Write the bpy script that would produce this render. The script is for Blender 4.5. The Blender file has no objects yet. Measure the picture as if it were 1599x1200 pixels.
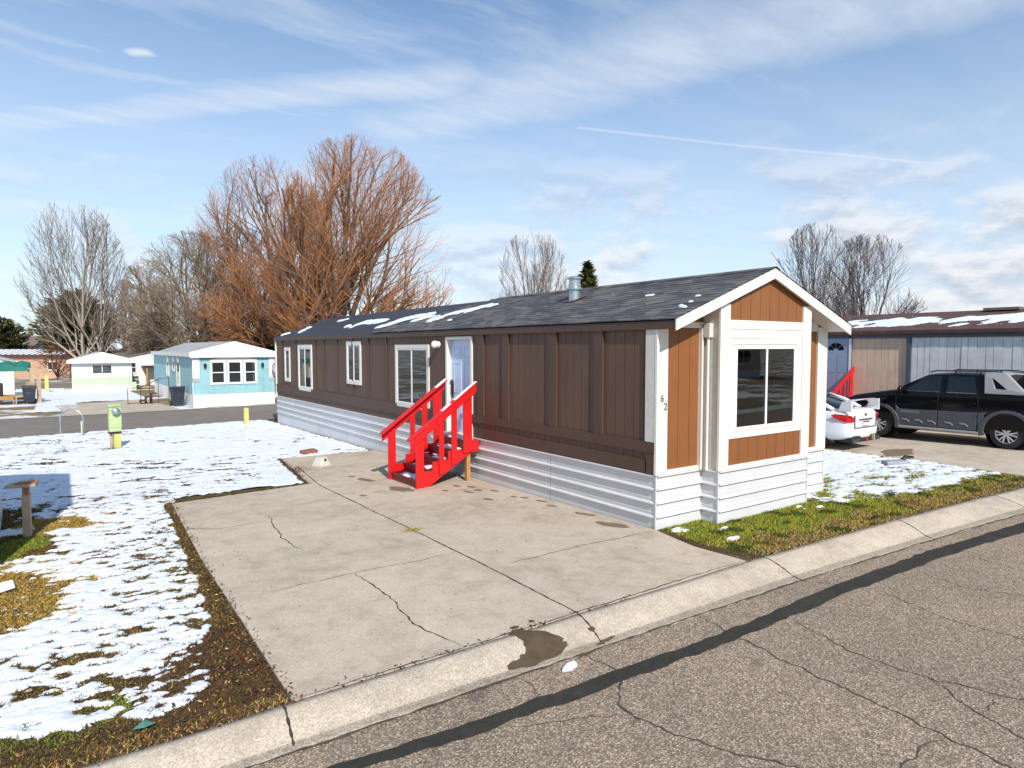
import bpy, bmesh, math, random
import numpy as np
from mathutils import Vector, Matrix, Quaternion
S = bpy.context.scene
COL = S.collection
R = math.radians
PI = math.pi
rnd = random.Random(7)

# ------------------------------------------------------------------ helpers
def link(o, parent=None):
    COL.objects.link(o)
    if parent is not None:
        o.parent = parent
    return o

def tag(o, label=None, cat=None, group=None, kind=None):
    if label: o['label'] = label
    if cat: o['category'] = cat
    if group: o['group'] = group
    if kind: o['kind'] = kind
    return o

def thing(name, label, cat, loc=(0, 0, 0), rz=0.0, group=None):
    o = bpy.data.objects.new(name, None)
    o.empty_display_size = 0.2
    COL.objects.link(o)
    o.location = loc
    o.rotation_euler = (0, 0, rz)
    return tag(o, label, cat, group)

def copy_tree(o, parent=None):
    c = o.copy()
    COL.objects.link(c)
    if parent is not None:
        c.parent = parent
    for ch in list(o.children):
        copy_tree(ch, c)
    return c

class MB:
    """collects shapes, then links them as one mesh object"""
    def __init__(self, xf=None):
        self.v = []; self.f = []; self.xf = xf; self.cuts = []
    def add(self, vs, fs):
        n = len(self.v); self.cuts.append((n, len(self.f)))
        if self.xf: vs = [self.xf(*p) for p in vs]
        self.v += [tuple(p) for p in vs]
        self.f += [tuple(i + n for i in f) for f in fs]
        return self
    def box(self, x0, x1, y0, y1, z0, z1):
        vs = [(x, y, z) for x in (x0, x1) for y in (y0, y1) for z in (z0, z1)]
        return self.add(vs, [(0, 1, 3, 2), (4, 6, 7, 5), (0, 4, 5, 1), (2, 3, 7, 6), (0, 2, 6, 4), (1, 5, 7, 3)])
    def beam(self, a, b, w, h, up=(0, 0, 1)):
        a = Vector(a); b = Vector(b); d = (b - a).normalized(); up = Vector(up)
        s = d.cross(up).normalized(); u = s.cross(d).normalized()
        vs = []
        for p in (a, b):
            for i, j in ((-1, -1), (1, -1), (1, 1), (-1, 1)):
                vs.append(p + s * (w / 2 * i) + u * (h / 2 * j))
        return self.add(vs, [(0, 1, 2, 3), (7, 6, 5, 4), (0, 4, 5, 1), (1, 5, 6, 2), (2, 6, 7, 3), (3, 7, 4, 0)])
    def prism(self, pts, lo, hi, axis='x'):
        n = len(pts)
        def m(p, t):
            a, b = p
            return {'x': (t, a, b), 'y': (a, t, b), 'z': (a, b, t)}[axis]
        vs = [m(p, lo) for p in pts] + [m(p, hi) for p in pts]
        fs = [tuple(range(n)), tuple(range(2 * n - 1, n - 1, -1))]
        fs += [(i, i + n, (i + 1) % n + n, (i + 1) % n) for i in range(n)]
        return self.add(vs, fs)
    def tube(self, pts, rad, n=8, cap=True):
        pts = [Vector(p) for p in pts]
        rs = rad if isinstance(rad, (list, tuple)) else [rad] * len(pts)
        vs = []; fs = []
        prev = None
        for i, p in enumerate(pts):
            d = (pts[min(i + 1, len(pts) - 1)] - pts[max(i - 1, 0)]).normalized()
            if prev is None:
                s = d.orthogonal().normalized()
            else:
                s = (prev - d * prev.dot(d)).normalized()
            prev = s
            t = d.cross(s)
            for k in range(n):
                a = 2 * PI * k / n
                vs.append(p + (s * math.cos(a) + t * math.sin(a)) * rs[i])
        for i in range(len(pts) - 1):
            for k in range(n):
                fs.append((i * n + k, i * n + (k + 1) % n, (i + 1) * n + (k + 1) % n, (i + 1) * n + k))
        if cap:
            fs.append(tuple(range(n - 1, -1, -1)))
            fs.append(tuple((len(pts) - 1) * n + k for k in range(n)))
        return self.add(vs, fs)
    def lathe(self, prof, n=16, c=(0, 0, 0), axis='z'):
        vs = []; fs = []
        m = len(prof)
        for k in range(n):
            a = 2 * PI * k / n
            for r, z in prof:
                x, y = r * math.cos(a), r * math.sin(a)
                p = {'z': (x, y, z), 'x': (z, x, y), 'y': (x, z, y)}[axis]
                vs.append((p[0] + c[0], p[1] + c[1], p[2] + c[2]))
        for k in range(n):
            for j in range(m - 1):
                fs.append((k * m + j, ((k + 1) % n) * m + j, ((k + 1) % n) * m + j + 1, k * m + j + 1))
        return self.add(vs, fs)
    def sphere(self, c, r, n=14, m=9, sz=1.0):
        prof = [(max(r * math.sin(PI * i / m), 1e-4), -r * sz * math.cos(PI * i / m)) for i in range(m + 1)]
        return self.lathe(prof, n, c)
    def build_each(self, name, mat, parent=None, **kw):
        """every shape added becomes an object of its own"""
        out = []
        cuts = self.cuts + [(len(self.v), len(self.f))]
        for (a, fa), (b, fb) in zip(cuts, cuts[1:]):
            m = MB(); m.v = self.v[a:b]; m.f = [tuple(i - a for i in f) for f in self.f[fa:fb]]
            out.append(m.build(name, mat, parent, **kw))
        return out
    def build(self, name, mat, parent=None, bev=0, smooth=False, loc=None, seg=2):
        me = bpy.data.meshes.new(name)
        me.from_pydata(self.v, [], self.f)
        bm = bmesh.new(); bm.from_mesh(me)
        bmesh.ops.recalc_face_normals(bm, faces=bm.faces)
        bm.to_mesh(me); bm.free()
        if mat: me.materials.append(mat)
        if smooth:
            me.polygons.foreach_set('use_smooth', [True] * len(me.polygons))
        o = link(bpy.data.objects.new(name, me), parent)
        if loc: o.location = loc
        if bev:
            b = o.modifiers.new('bevel', 'BEVEL'); b.width = bev; b.segments = seg
            b.limit_method = 'ANGLE'; b.angle_limit = R(35)
        return o

def np_mesh(name, V, F, mat, parent=None, tint=None, smooth=False):
    V = np.asarray(V, np.float32); F = np.asarray(F, np.int32)
    me = bpy.data.meshes.new(name)
    me.vertices.add(len(V)); me.vertices.foreach_set('co', V.ravel())
    k = F.shape[1]
    me.loops.add(F.size); me.loops.foreach_set('vertex_index', F.ravel())
    me.polygons.add(len(F))
    me.polygons.foreach_set('loop_start', np.arange(len(F), dtype=np.int32) * k)
    me.polygons.foreach_set('loop_total', np.full(len(F), k, np.int32))
    if smooth: me.polygons.foreach_set('use_smooth', np.ones(len(F), bool))
    me.update(calc_edges=True)
    if tint is not None:
        T = np.ones((len(V), 4), np.float32); T[:, :3] = tint
        ca = me.color_attributes.new('tint', 'FLOAT_COLOR', 'POINT')
        ca.data.foreach_set('color', T.ravel())
    if mat: me.materials.append(mat)
    return link(bpy.data.objects.new(name, me), parent)

# ------------------------------------------------------------------ noise in numpy
_NR = np.random.RandomState(11)
_LAT = _NR.rand(256, 256).astype(np.float32)
def vnoise(x, y):
    xi = np.floor(x).astype(int); yi = np.floor(y).astype(int)
    fx = x - xi; fy = y - yi
    fx = fx * fx * (3 - 2 * fx); fy = fy * fy * (3 - 2 * fy)
    a = _LAT[xi % 256, yi % 256]; b = _LAT[(xi + 1) % 256, yi % 256]
    c = _LAT[xi % 256, (yi + 1) % 256]; d = _LAT[(xi + 1) % 256, (yi + 1) % 256]
    return (a * (1 - fx) + b * fx) * (1 - fy) + (c * (1 - fx) + d * fx) * fy
def fbm(x, y, o=4, g=0.5):
    s = 0; a = 1; t = 0
    for i in range(o):
        s = s + a * vnoise(x * 2 ** i + 17.3 * i, y * 2 ** i + 31.7 * i); t += a; a *= g
    return s / t
def sstep(a, b, x):
    t = np.clip((x - a) / (b - a), 0, 1)
    return t * t * (3 - 2 * t)

# ------------------------------------------------------------------ materials
def srgb(r, g, b):
    f = lambda c: (c / 255 / 12.92) if c <= 10 else ((c / 255 + 0.055) / 1.055) ** 2.4
    return (f(r), f(g), f(b))

class NT:
    def __init__(self, name):
        self.m = bpy.data.materials.new(name); self.m.use_nodes = True
        self.t = self.m.node_tree; self.p = self.t.nodes['Principled BSDF']
        self._tc = None
    def n(self, typ, **kw):
        nd = self.t.nodes.new(typ)
        for k, v in kw.items():
            if k.startswith('i_'):
                nd.inputs[int(k[2:]) if k[2:].isdigit() else k[2:].replace('_', ' ')].default_value = v
            else: setattr(nd, k, v)
        return nd
    def l(self, a, b): self.t.links.new(a, b)
    def co(self, scale=(1, 1, 1), rot=(0, 0, 0), loc=(0, 0, 0)):
        if self._tc is None: self._tc = self.n('ShaderNodeTexCoord')
        mp = self.n('ShaderNodeMapping')
        mp.inputs['Scale'].default_value = scale; mp.inputs['Rotation'].default_value = rot; mp.inputs['Location'].default_value = loc
        self.l(self._tc.outputs['Object'], mp.inputs[0])
        return mp.outputs[0]
    def noise(self, scale, detail=4, rough=0.55, vec=None, dist=0.0):
        nd = self.n('ShaderNodeTexNoise'); nd.inputs['Scale'].default_value = scale
        nd.inputs['Detail'].default_value = detail; nd.inputs['Roughness'].default_value = rough
        nd.inputs['Distortion'].default_value = dist
        self.l(vec if vec is not None else self.co(), nd.inputs['Vector'])
        return nd.outputs['Fac']
    def vor(self, scale, vec=None, feature='F1', out='Distance', rand=1.0):
        nd = self.n('ShaderNodeTexVoronoi', feature=feature); nd.inputs['Scale'].default_value = scale
        nd.inputs['Randomness'].default_value = rand
        self.l(vec if vec is not None else self.co(), nd.inputs['Vector'])
        return nd.outputs[out]
    def ramp(self, fac, stops):
        r = self.n('ShaderNodeValToRGB'); e = r.color_ramp.elements
        while len(e) > 1: e.remove(e[-1])
        e[0].position = stops[0][0]; e[0].color = tuple(stops[0][1]) + (1,) if not isinstance(stops[0][1], float) else (stops[0][1],) * 3 + (1,)
        for p, c in stops[1:]:
            k = e.new(p); k.color = (c,) * 3 + (1,) if isinstance(c, float) else tuple(c) + (1,)
        self.l(fac, r.inputs[0])
        return r.outputs[0]
    def mix(self, fac, a, b, blend='MIX'):
        m = self.n('ShaderNodeMix', data_type='RGBA', blend_type=blend)
        for s, v in ((0, fac), (6, a), (7, b)):
            if isinstance(v, (int, float)): m.inputs[s].default_value = v
            elif isinstance(v, (tuple, list)): m.inputs[s].default_value = tuple(v) + (1,)
            else: self.l(v, m.inputs[s])
        return m.outputs[2]
    def math(self, op, a, b=None, c=None):
        m = self.n('ShaderNodeMath', operation=op)
        for i, v in enumerate((a, b, c)):
            if v is None: continue
            if isinstance(v, (int, float)): m.inputs[i].default_value = v
            else: self.l(v, m.inputs[i])
        return m.outputs[0]
    def base(self, c):
        if isinstance(c, (tuple, list)): self.p.inputs['Base Color'].default_value = tuple(c) + (1,)
        else: self.l(c, self.p.inputs['Base Color'])
    def rough(self, r):
        if isinstance(r, (int, float)): self.p.inputs['Roughness'].default_value = r
        else: self.l(r, self.p.inputs['Roughness'])
    def bump(self, h, strength=0.3, dist=0.01):
        b = self.n('ShaderNodeBump'); b.inputs['Strength'].default_value = strength; b.inputs['Distance'].default_value = dist
        self.l(h, b.inputs['Height']); self.l(b.outputs[0], self.p.inputs['Normal'])

def paint(name, c, rough=0.5, var=0.12, scale=3.0, grain=None, bump=0.0, metal=0.0, spec=0.5, dirt=0.0, dirtc=(0.12, 0.09, 0.06)):
    """painted or plain surface: mottled colour, faint grain, optional dirt"""
    t = NT(name)
    a = tuple(x * (1 - var) for x in c); b = tuple(min(1, x * (1 + var)) for x in c)
    col = t.ramp(t.noise(scale, 5, 0.6), [(0.3, a), (0.7, b)])
    if grain:
        g = t.noise(1.0, 4, 0.6, vec=t.co(scale=grain))
        col = t.mix(0.35, col, t.ramp(g, [(0.35, tuple(x * 0.8 for x in c)), (0.65, tuple(min(1, x * 1.15) for x in c))]))
        if bump: t.bump(g, bump, 0.004)
    elif bump:
        t.bump(t.noise(scale * 30, 3), bump, 0.004)
    if dirt:
        d = t.ramp(t.noise(1.7, 6, 0.7, vec=t.co(loc=(3, 1, 7))), [(0.5, 0.0), (0.75, dirt)])
        col = t.mix(d, col, dirtc)
    t.base(col); t.rough(rough)
    t.p.inputs['Metallic'].default_value = metal
    t.p.inputs['Specular IOR Level'].default_value = spec
    return t.m

def tinted(name, rough=0.8, trans=0.0, var=0.0):
    t = NT(name)
    a = t.n('ShaderNodeAttribute'); a.attribute_name = 'tint'
    t.l(a.outputs['Color'], t.p.inputs['Base Color']); t.rough(rough)
    t.p.inputs['Specular IOR Level'].default_value = 0.2
    return t.m

def glass_dark(name, c=(0.026, 0.030, 0.030), ior=1.95, rough=0.02):
    t = NT(name)
    t.base(c); t.rough(rough); t.p.inputs['IOR'].default_value = ior
    t.bump(t.noise(1.3, 2, 0.4), 0.04, 0.02)
    return t.m

M = {}
M['cream'] = paint('cream_trim', (0.74, 0.705, 0.635), 0.5, 0.04, 2.0, grain=(60, 60, 4), bump=0.12, dirt=0.10)
M['stucco'] = paint('textured_trim', (0.62, 0.60, 0.55), 0.75, 0.12, 14.0, grain=(25, 25, 160), bump=0.6)
M['white'] = paint('white_vinyl', (0.80, 0.80, 0.80), 0.35, 0.03, 2.0, dirt=0.06)
M['brown'] = paint('chocolate_paint', (0.108, 0.058, 0.036), 0.6, 0.2, 1.2, grain=(90, 90, 3), bump=0.15, dirt=0.12, dirtc=(0.11, 0.08, 0.06))
M['brown_trim'] = paint('chocolate_trim_paint', (0.082, 0.043, 0.028), 0.55, 0.10, 1.5, grain=(60, 4, 60), bump=0.12)
M['caramel'] = paint('caramel_paint', (0.235, 0.086, 0.023), 0.55, 0.08, 1.5, grain=(70, 70, 3), bump=0.12, dirt=0.15, dirtc=(0.34, 0.14, 0.05))
M['red'] = paint('red_gloss_paint', (0.62, 0.008, 0.010), 0.42, 0.14, 5.0, grain=(7, 50, 50), bump=0.22, dirt=0.35, dirtc=(0.25, 0.02, 0.015))
M['red_dark'] = paint('red_tread_paint', (0.16, 0.006, 0.008), 0.45, 0.25, 6.0)
M['wood'] = paint('raw_wood', (0.42, 0.22, 0.075), 0.7, 0.18, 4.0, grain=(50, 50, 3), bump=0.3)
M['greywood'] = paint('weathered_wood', (0.44, 0.33, 0.21), 0.8, 0.22, 6.0, grain=(60, 60, 4), bump=0.4)
M['rustwood'] = paint('reddish_board', (0.36, 0.15, 0.075), 0.75, 0.35, 9.0, grain=(8, 70, 20), bump=0.3)
M['galv'] = paint('galvanised_metal', (0.42, 0.48, 0.50), 0.33, 0.14, 5.0, metal=0.75)
M['black'] = paint('black_plastic', (0.018, 0.019, 0.021), 0.5, 0.2, 5.0)
M['binblue'] = paint('navy_bin_plastic', (0.022, 0.030, 0.048), 0.45, 0.2, 5.0)
M['iron'] = paint('rusty_iron', (0.075, 0.035, 0.025), 0.7, 0.3, 12.0)
M['glass'] = glass_dark('window_glass')
M['doorblue'] = paint('white_door_paint', (0.52, 0.64, 0.84), 0.35, 0.03, 2.0)
M['chrome'] = paint('brushed_metal', (0.5, 0.5, 0.5), 0.25, 0.05, 5.0, metal=1.0)
M['bulb'] = paint('white_globe', (0.85, 0.84, 0.80), 0.3, 0.02)
M['numeral'] = paint('numeral_metal', (0.14, 0.13, 0.12), 0.4, 0.1, metal=0.5)
M['tyre'] = paint('tyre_rubber', (0.022, 0.022, 0.023), 0.75, 0.25, 12.0)
M['rim'] = paint('alloy_wheel', (0.62, 0.62, 0.63), 0.3, 0.05, metal=0.6)
M['tint'] = tinted('plant_tint')
M['bark'] = tinted('bark_tint', 0.85)

def snow_mat():
    t = NT('snow')
    n = t.noise(9, 6, 0.65)
    t.base(t.ramp(n, [(0.3, (0.64, 0.69, 0.77)), (0.6, (0.74, 0.77, 0.82))]))
    t.rough(0.6); t.p.inputs['Specular IOR Level'].default_value = 0.3
    t.bump(t.mix(0.5, n, t.noise(70, 4, 0.6)), 0.55, 0.03)
    return t.m
M['snow'] = snow_mat()
# ------------------------------------------------------------------ camera, light, sky
CAM = Vector((-7.2907, -6.6341, 2.7320))
FW = Vector((0.5745744536, 0.8165309288, -0.0560485464))
RT = Vector((0.8177932888, -0.5755116244, -0.0007120448))
UP = Vector((0.0328379966, 0.0454270023, 0.9984277908))
FPX = 1016.97
cam = bpy.data.cameras.new('camera'); co = bpy.data.objects.new('camera', cam); COL.objects.link(co)
co.matrix_world = Matrix(((RT.x, UP.x, -FW.x, CAM.x), (RT.y, UP.y, -FW.y, CAM.y), (RT.z, UP.z, -FW.z, CAM.z), (0, 0, 0, 1)))
cam.sensor_width = 36; cam.sensor_fit = 'HORIZONTAL'; cam.lens = FPX / 1599 * 36
cam.clip_start = 0.1; cam.clip_end = 6000
S.camera = co
GS = 0.0146
def gz(y):
    """height of the gently falling ground"""
    return -GS * min(max(y, 0.0), 60.0)
def at(px, d, py=542.0):
    """a point d metres ahead along the view axis, on the photo column px"""
    D = FW + RT * ((px - 799.5) / FPX) - UP * ((py - 600) / FPX)
    return CAM + D * d
def spot(px, d):
    p = at(px, d)
    return (p.x, p.y, gz(p.y))

EL, AZ = R(39.0), R(13.0)
SUN = Vector((math.sin(AZ) * math.cos(EL), math.cos(AZ) * math.cos(EL), -math.sin(EL)))
sd = bpy.data.lights.new('sun', 'SUN'); sd.energy = 4.4; sd.angle = R(0.53); sd.color = (1.0, 0.945, 0.86)
so = bpy.data.objects.new('sun', sd); COL.objects.link(so)
so.rotation_euler = SUN.to_track_quat('-Z', 'Y').to_euler()
so.location = (-10, -30, 30)

W = bpy.data.worlds.new('World'); S.world = W; W.use_nodes = True
wt = W.node_tree; bg = wt.nodes['Background']
class WN(NT):
    def __init__(self):
        self.t = wt; self._tc = None
w = WN()
sky = w.n('ShaderNodeTexSky'); sky.sky_type = 'NISHITA'; sky.sun_disc = False
sky.sun_elevation = EL; sky.sun_rotation = PI + AZ
sky.altitude = 800; sky.air_density = 1.0; sky.dust_density = 0.6; sky.ozone_density = 1.0
tc = w.n('ShaderNodeTexCoord')
sep = w.n('ShaderNodeSeparateXYZ'); w.l(tc.outputs['Generated'], sep.inputs[0])
X, Y, Zc = sep.outputs
zc = w.math('MAXIMUM', Zc, 0.03)
PX = w.math('DIVIDE', X, zc); PY = w.math('DIVIDE', Y, zc)
def comb(a, b, c=0.0):
    n = w.n('ShaderNodeCombineXYZ')
    for i, v in enumerate((a, b, c)):
        if isinstance(v, (int, float)): n.inputs[i].default_value = v
        else: w.l(v, n.inputs[i])
    return n.outputs[0]
plane = comb(PX, PY)
def wmap(vec, scale, rot=0.0, loc=(0, 0, 0)):
    m = w.n('ShaderNodeMapping'); m.inputs['Scale'].default_value = scale; m.inputs['Rotation'].default_value = (0, 0, rot); m.inputs['Location'].default_value = loc
    w.l(vec, m.inputs[0]); return m.outputs[0]
def wramp(v, a, b, lo=0.0, hi=1.0):
    m = w.n('ShaderNodeMapRange', interpolation_type='SMOOTHSTEP')
    w.l(v, m.inputs[0])
    for i, x in enumerate((a, b, lo, hi)): m.inputs[i + 1].default_value = x
    return m.outputs[0]
# warp for wispy edges
wn = w.n('ShaderNodeTexNoise'); wn.inputs['Scale'].default_value = 2.2; wn.inputs['Detail'].default_value = 6
w.l(plane, wn.inputs['Vector'])
wc = w.n('ShaderNodeVectorMath', operation='SUBTRACT'); w.l(wn.outputs['Color'], wc.inputs[0]); wc.inputs[1].default_value = (0.5, 0.5, 0.5)
ws = w.n('ShaderNodeVectorMath', operation='SCALE'); w.l(wc.outputs[0], ws.inputs[0]); ws.inputs['Scale'].default_value = 0.22
wa = w.n('ShaderNodeVectorMath', operation='ADD'); w.l(plane, wa.inputs[0]); w.l(ws.outputs[0], wa.inputs[1])
warp = wa.outputs[0]
def segdist(vec, a, b):
    """distance on the cloud plane from the line piece a-b"""
    a = Vector((a[0], a[1], 0)); b = Vector((b[0], b[1], 0)); ab = b - a
    s1 = w.n('ShaderNodeVectorMath', operation='SUBTRACT'); w.l(vec, s1.inputs[0]); s1.inputs[1].default_value = a
    dt = w.n('ShaderNodeVectorMath', operation='DOT_PRODUCT'); w.l(s1.outputs[0], dt.inputs[0]); dt.inputs[1].default_value = ab / ab.length_squared
    cl = w.n('ShaderNodeClamp'); w.l(dt.outputs['Value'], cl.inputs[0])
    sc = w.n('ShaderNodeVectorMath', operation='SCALE'); sc.inputs[0].default_value = ab; w.l(cl.outputs[0], sc.inputs['Scale'])
    s2 = w.n('ShaderNodeVectorMath', operation='SUBTRACT'); w.l(s1.outputs[0], s2.inputs[0]); w.l(sc.outputs[0], s2.inputs[1])
    ln = w.n('ShaderNodeVectorMath', operation='LENGTH'); w.l(s2.outputs[0], ln.inputs[0])
    return ln.outputs['Value']
def band(vec, pts, wid):
    d = None
    for a, b in zip(pts, pts[1:]):
        x = segdist(vec, a, b)
        d = x if d is None else w.math('MINIMUM', d, x)
    return wramp(d, 0.0, wid, 1.0, 0.0)
b1 = band(warp, [(-0.64, 4.15), (-0.16, 3.71), (0.19, 3.40), (0.50, 2.97), (0.79, 2.65), (1.09, 2.41), (1.26, 2.20)], 0.34)
b2 = band(warp, [(1.36, 2.75), (1.47, 2.47), (1.63, 2.09), (1.73, 1.67), (1.84, 1.36), (1.96, 1.10), (2.2, 0.5)], 0.62)
b3 = band(plane, [(2.0, 2.3), (2.29, 2.21), (2.81, 2.05), (3.33, 1.85), (3.89, 1.66)], 0.028)
b4 = band(warp, [(0.29, 2.56), (0.32, 2.54)], 0.07)
streak = w.n('ShaderNodeTexNoise'); streak.inputs['Scale'].default_value = 1.0; streak.inputs['Detail'].default_value = 8; streak.inputs['Roughness'].default_value = 0.6
w.l(wmap(warp, (0.5, 2.6, 1), R(-38)), streak.inputs['Vector'])
fine = w.n('ShaderNodeTexNoise'); fine.inputs['Scale'].default_value = 1.0; fine.inputs['Detail'].default_value = 7; fine.inputs['Roughness'].default_value = 0.62
w.l(wmap(warp, (3.0, 8.0, 1), R(-38)), fine.inputs['Vector'])
fmod = wramp(fine.outputs['Fac'], 0.25, 0.75, 0.66, 1.0)
veil = w.math('MULTIPLY', wramp(streak.outputs['Fac'], 0.34, 0.76), 0.60)
c = w.math('MULTIPLY', b1, 0.74)
c = w.math('MAXIMUM', c, w.math('MULTIPLY', b2, 0.70))
c = w.math('MULTIPLY', c, fmod)
c = w.math('MAXIMUM', c, w.math('MULTIPLY', veil, fmod))
c = w.math('MAXIMUM', c, w.math('MULTIPLY', b4, 0.85))
# thin veil thickening towards the horizon
low = wramp(Zc, 0.0, 0.55, 0.76, 0.06)
lowm = w.math('MULTIPLY', low, wramp(streak.outputs['Fac'], 0.25, 0.65, 0.75, 1.0))
c = w.math('MAXIMUM', c, lowm)
c = w.math('ADD', c, w.math('MULTIPLY', b3, 0.26))
c = w.math('MINIMUM', c, 0.97)
# heaped clouds low in the sky
cu = w.n('ShaderNodeTexNoise'); cu.inputs['Scale'].default_value = 1.0; cu.inputs['Detail'].default_value = 9; cu.inputs['Roughness'].default_value = 0.56
w.l(wmap(tc.outputs['Generated'], (5.2, 5.2, 13.0), 0, (1.7, 0.4, 0.2)), cu.inputs['Vector'])
cu2 = w.n('ShaderNodeTexNoise'); cu2.inputs['Scale'].default_value = 1.0; cu2.inputs['Detail'].default_value = 9; cu2.inputs['Roughness'].default_value = 0.56
w.l(wmap(tc.outputs['Generated'], (5.2, 5.2, 13.0), 0, (1.7, 0.4, 0.38)), cu2.inputs['Vector'])
cmask = w.math('MULTIPLY', wramp(cu.outputs['Fac'], 0.43, 0.56), wramp(Zc, 0.12, 0.33, 1.0, 0.0))
side = w.n('ShaderNodeVectorMath', operation='DOT_PRODUCT'); w.l(tc.outputs['Generated'], side.inputs[0]); side.inputs[1].default_value = (0.818, -0.5755, 0)
cmask = w.math('MULTIPLY', cmask, wramp(side.outputs['Value'], -0.3, 0.45, 0.45, 1.0))
shade = wramp(w.math('SUBTRACT', cu2.outputs['Fac'], cu.outputs['Fac']), -0.08, 0.10)
cucol = w.mix(shade, (0.86, 0.87, 0.90), (0.44, 0.50, 0.61))
SKYK = 0.15
base = w.mix(1.0, sky.outputs[0], (0.71, 0.91, 1.0), 'MULTIPLY')
k = 1.0 / SKYK
veilcol = w.n('ShaderNodeVectorMath', operation='SCALE'); veilcol.inputs[0].default_value = (0.70, 0.755, 0.83); veilcol.inputs['Scale'].default_value = k
cusc = w.n('ShaderNodeVectorMath', operation='SCALE'); w.l(cucol, cusc.inputs[0]); cusc.inputs['Scale'].default_value = k * 0.92
final = w.mix(c, base, veilcol.outputs[0])
final = w.mix(w.math('MULTIPLY', cmask, 0.85), final, cusc.outputs[0])
w.l(final, bg.inputs['Color']); bg.inputs['Strength'].default_value = SKYK
S.view_settings.view_transform = 'Standard'; S.view_settings.look = 'None'
S.view_settings.exposure = 0.22; S.view_settings.gamma = 1.0
S.render.engine = 'CYCLES'; S.cycles.max_bounces = 6; S.cycles.caustics_reflective = False; S.cycles.caustics_refractive = False
S.cycles.use_denoising = True
# ------------------------------------------------------------------ ground, road, kerb, pads
KX = [-400, -7.2, -0.16, 1.0, 3.56, 5.7, 8.07, 12, 20, 60, 400]
KY = [-1.70, -1.70, -1.69, -1.73, -1.82, -1.93, -2.11, -2.5, -3.4, -9.5, -62]
def kerb(x): return np.interp(x, KX, KY)
def gwid(x): return np.interp(x, [-6, 0, 3, 7, 60], [0.46, 0.62, 0.68, 0.76, 0.8])
PAD = [(-5.87, -1.69), (-5.80, 2.5), (-5.63, 6.39), (-3.04, 6.68), (-2.55, 10.5), (-0.03, 10.36), (-0.03, -0.02), (-0.10, -0.30), (-0.22, -0.9), (-0.16, -1.69)]
NDRIVE = [(9.32, -2.27), (9.55, -0.3), (9.70, 1.0), (9.78, 14.0), (16.2, 14.0), (16.2, -2.94)]

def concrete(name, c, speck=0.5):
    t = NT(name)
    v = t.co()
    big = t.noise(0.55, 6, 0.62)
    mid = t.noise(3.5, 5, 0.65)
    col = t.ramp(t.mix(0.5, big, mid), [(0.32, tuple(x * 0.70 for x in c)), (0.5, c), (0.66, tuple(min(1, x * 1.15) for x in c))])
    sg = t.n('ShaderNodeSeparateColor'); t.l(t.vor(95, out='Color'), sg.inputs[0]); gr = sg.outputs[0]
    col = t.mix(0.30 * speck * 2, col, gr, 'SOFT_LIGHT')
    pit = t.ramp(t.vor(38), [(0.10, 1.0), (0.16, 0.0)])
    sparse = t.ramp(t.noise(2.3, 3), [(0.50, 0.0), (0.62, 0.75 * speck)])
    col = t.mix(t.math('MULTIPLY', pit, sparse), col, tuple(x * 0.35 for x in c))
    st = t.ramp(t.noise(0.9, 7, 0.7, vec=t.co(loc=(5, 2, 0))), [(0.50, 0.0), (0.70, 0.55)])
    col = t.mix(st, col, (c[0] * 0.62, c[1] * 0.56, c[2] * 0.48))
    t.base(col); t.rough(0.85); t.p.inputs['Specular IOR Level'].default_value = 0.25
    t.bump(t.mix(0.5, t.noise(120, 4, 0.7), t.vor(95)), 0.35, 0.006)
    return t.m
M['concrete'] = concrete('pad_concrete', (0.478, 0.402, 0.316), 0.45)
M['kerb'] = concrete('kerb_concrete', (0.495, 0.420, 0.330), 0.75)
M['gutter'] = concrete('gutter_concrete', (0.335, 0.285, 0.22), 0.9)
def asphalt(name, k=1.0):
    t = NT(name)
    cell = t.n('ShaderNodeTexVoronoi'); cell.inputs['Scale'].default_value = 84; t.l(t.co(), cell.inputs['Vector'])
    sepc = t.n('ShaderNodeSeparateColor'); t.l(cell.outputs['Color'], sepc.inputs[0])
    st = t.ramp(sepc.outputs[0], [(0.0, (0.088 * k, 0.076 * k, 0.064 * k)), (0.35, (0.125 * k, 0.105 * k, 0.087 * k)), (0.62, (0.19 * k, 0.158 * k, 0.126 * k)), (0.86, (0.235 * k, 0.20 * k, 0.165 * k)), (0.97, (0.33 * k, 0.29 * k, 0.25 * k))])
    edge = t.ramp(cell.outputs['Distance'], [(0.25, 1.0), (0.65, 0.62)])
    col = t.mix(1.0, st, edge, 'MULTIPLY')
    big = t.ramp(t.noise(0.5, 6, 0.65), [(0.3, (0.88, 0.82, 0.76)), (0.7, (1.24, 1.13, 0.98))])
    col = t.mix(1.0, col, big, 'MULTIPLY')
    spot_ = t.ramp(t.noise(1.9, 5, 0.6, vec=t.co(loc=(9, 4, 0))), [(0.62, 0.0), (0.76, 0.65)])
    col = t.mix(spot_, col, (0.045, 0.038, 0.035))
    t.base(col); t.rough(0.8); t.p.inputs['Specular IOR Level'].default_value = 0.3
    t.bump(cell.outputs['Distance'], 0.55, 0.008)
    return t.m
M['asphalt'] = asphalt('road_asphalt', 1.98)
M['asphalt_far'] = paint('far_asphalt', (0.185, 0.155, 0.130), 0.85, 0.15, 1.2, bump=0.2)
t = NT('tar_band')
t.base(t.ramp(t.mix(0.5, t.noise(6, 6, 0.7), t.noise(60, 4)), [(0.3, (0.020, 0.020, 0.017)), (0.7, (0.058, 0.055, 0.046))])); t.rough(0.9); t.p.inputs['Specular IOR Level'].default_value = 0.15
t.bump(t.noise(90, 4, 0.7), 0.3, 0.005); M['tar'] = t.m
M['crack'] = paint('crack_dirt', (0.040, 0.030, 0.024), 0.95, 0.4, 9)
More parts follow.
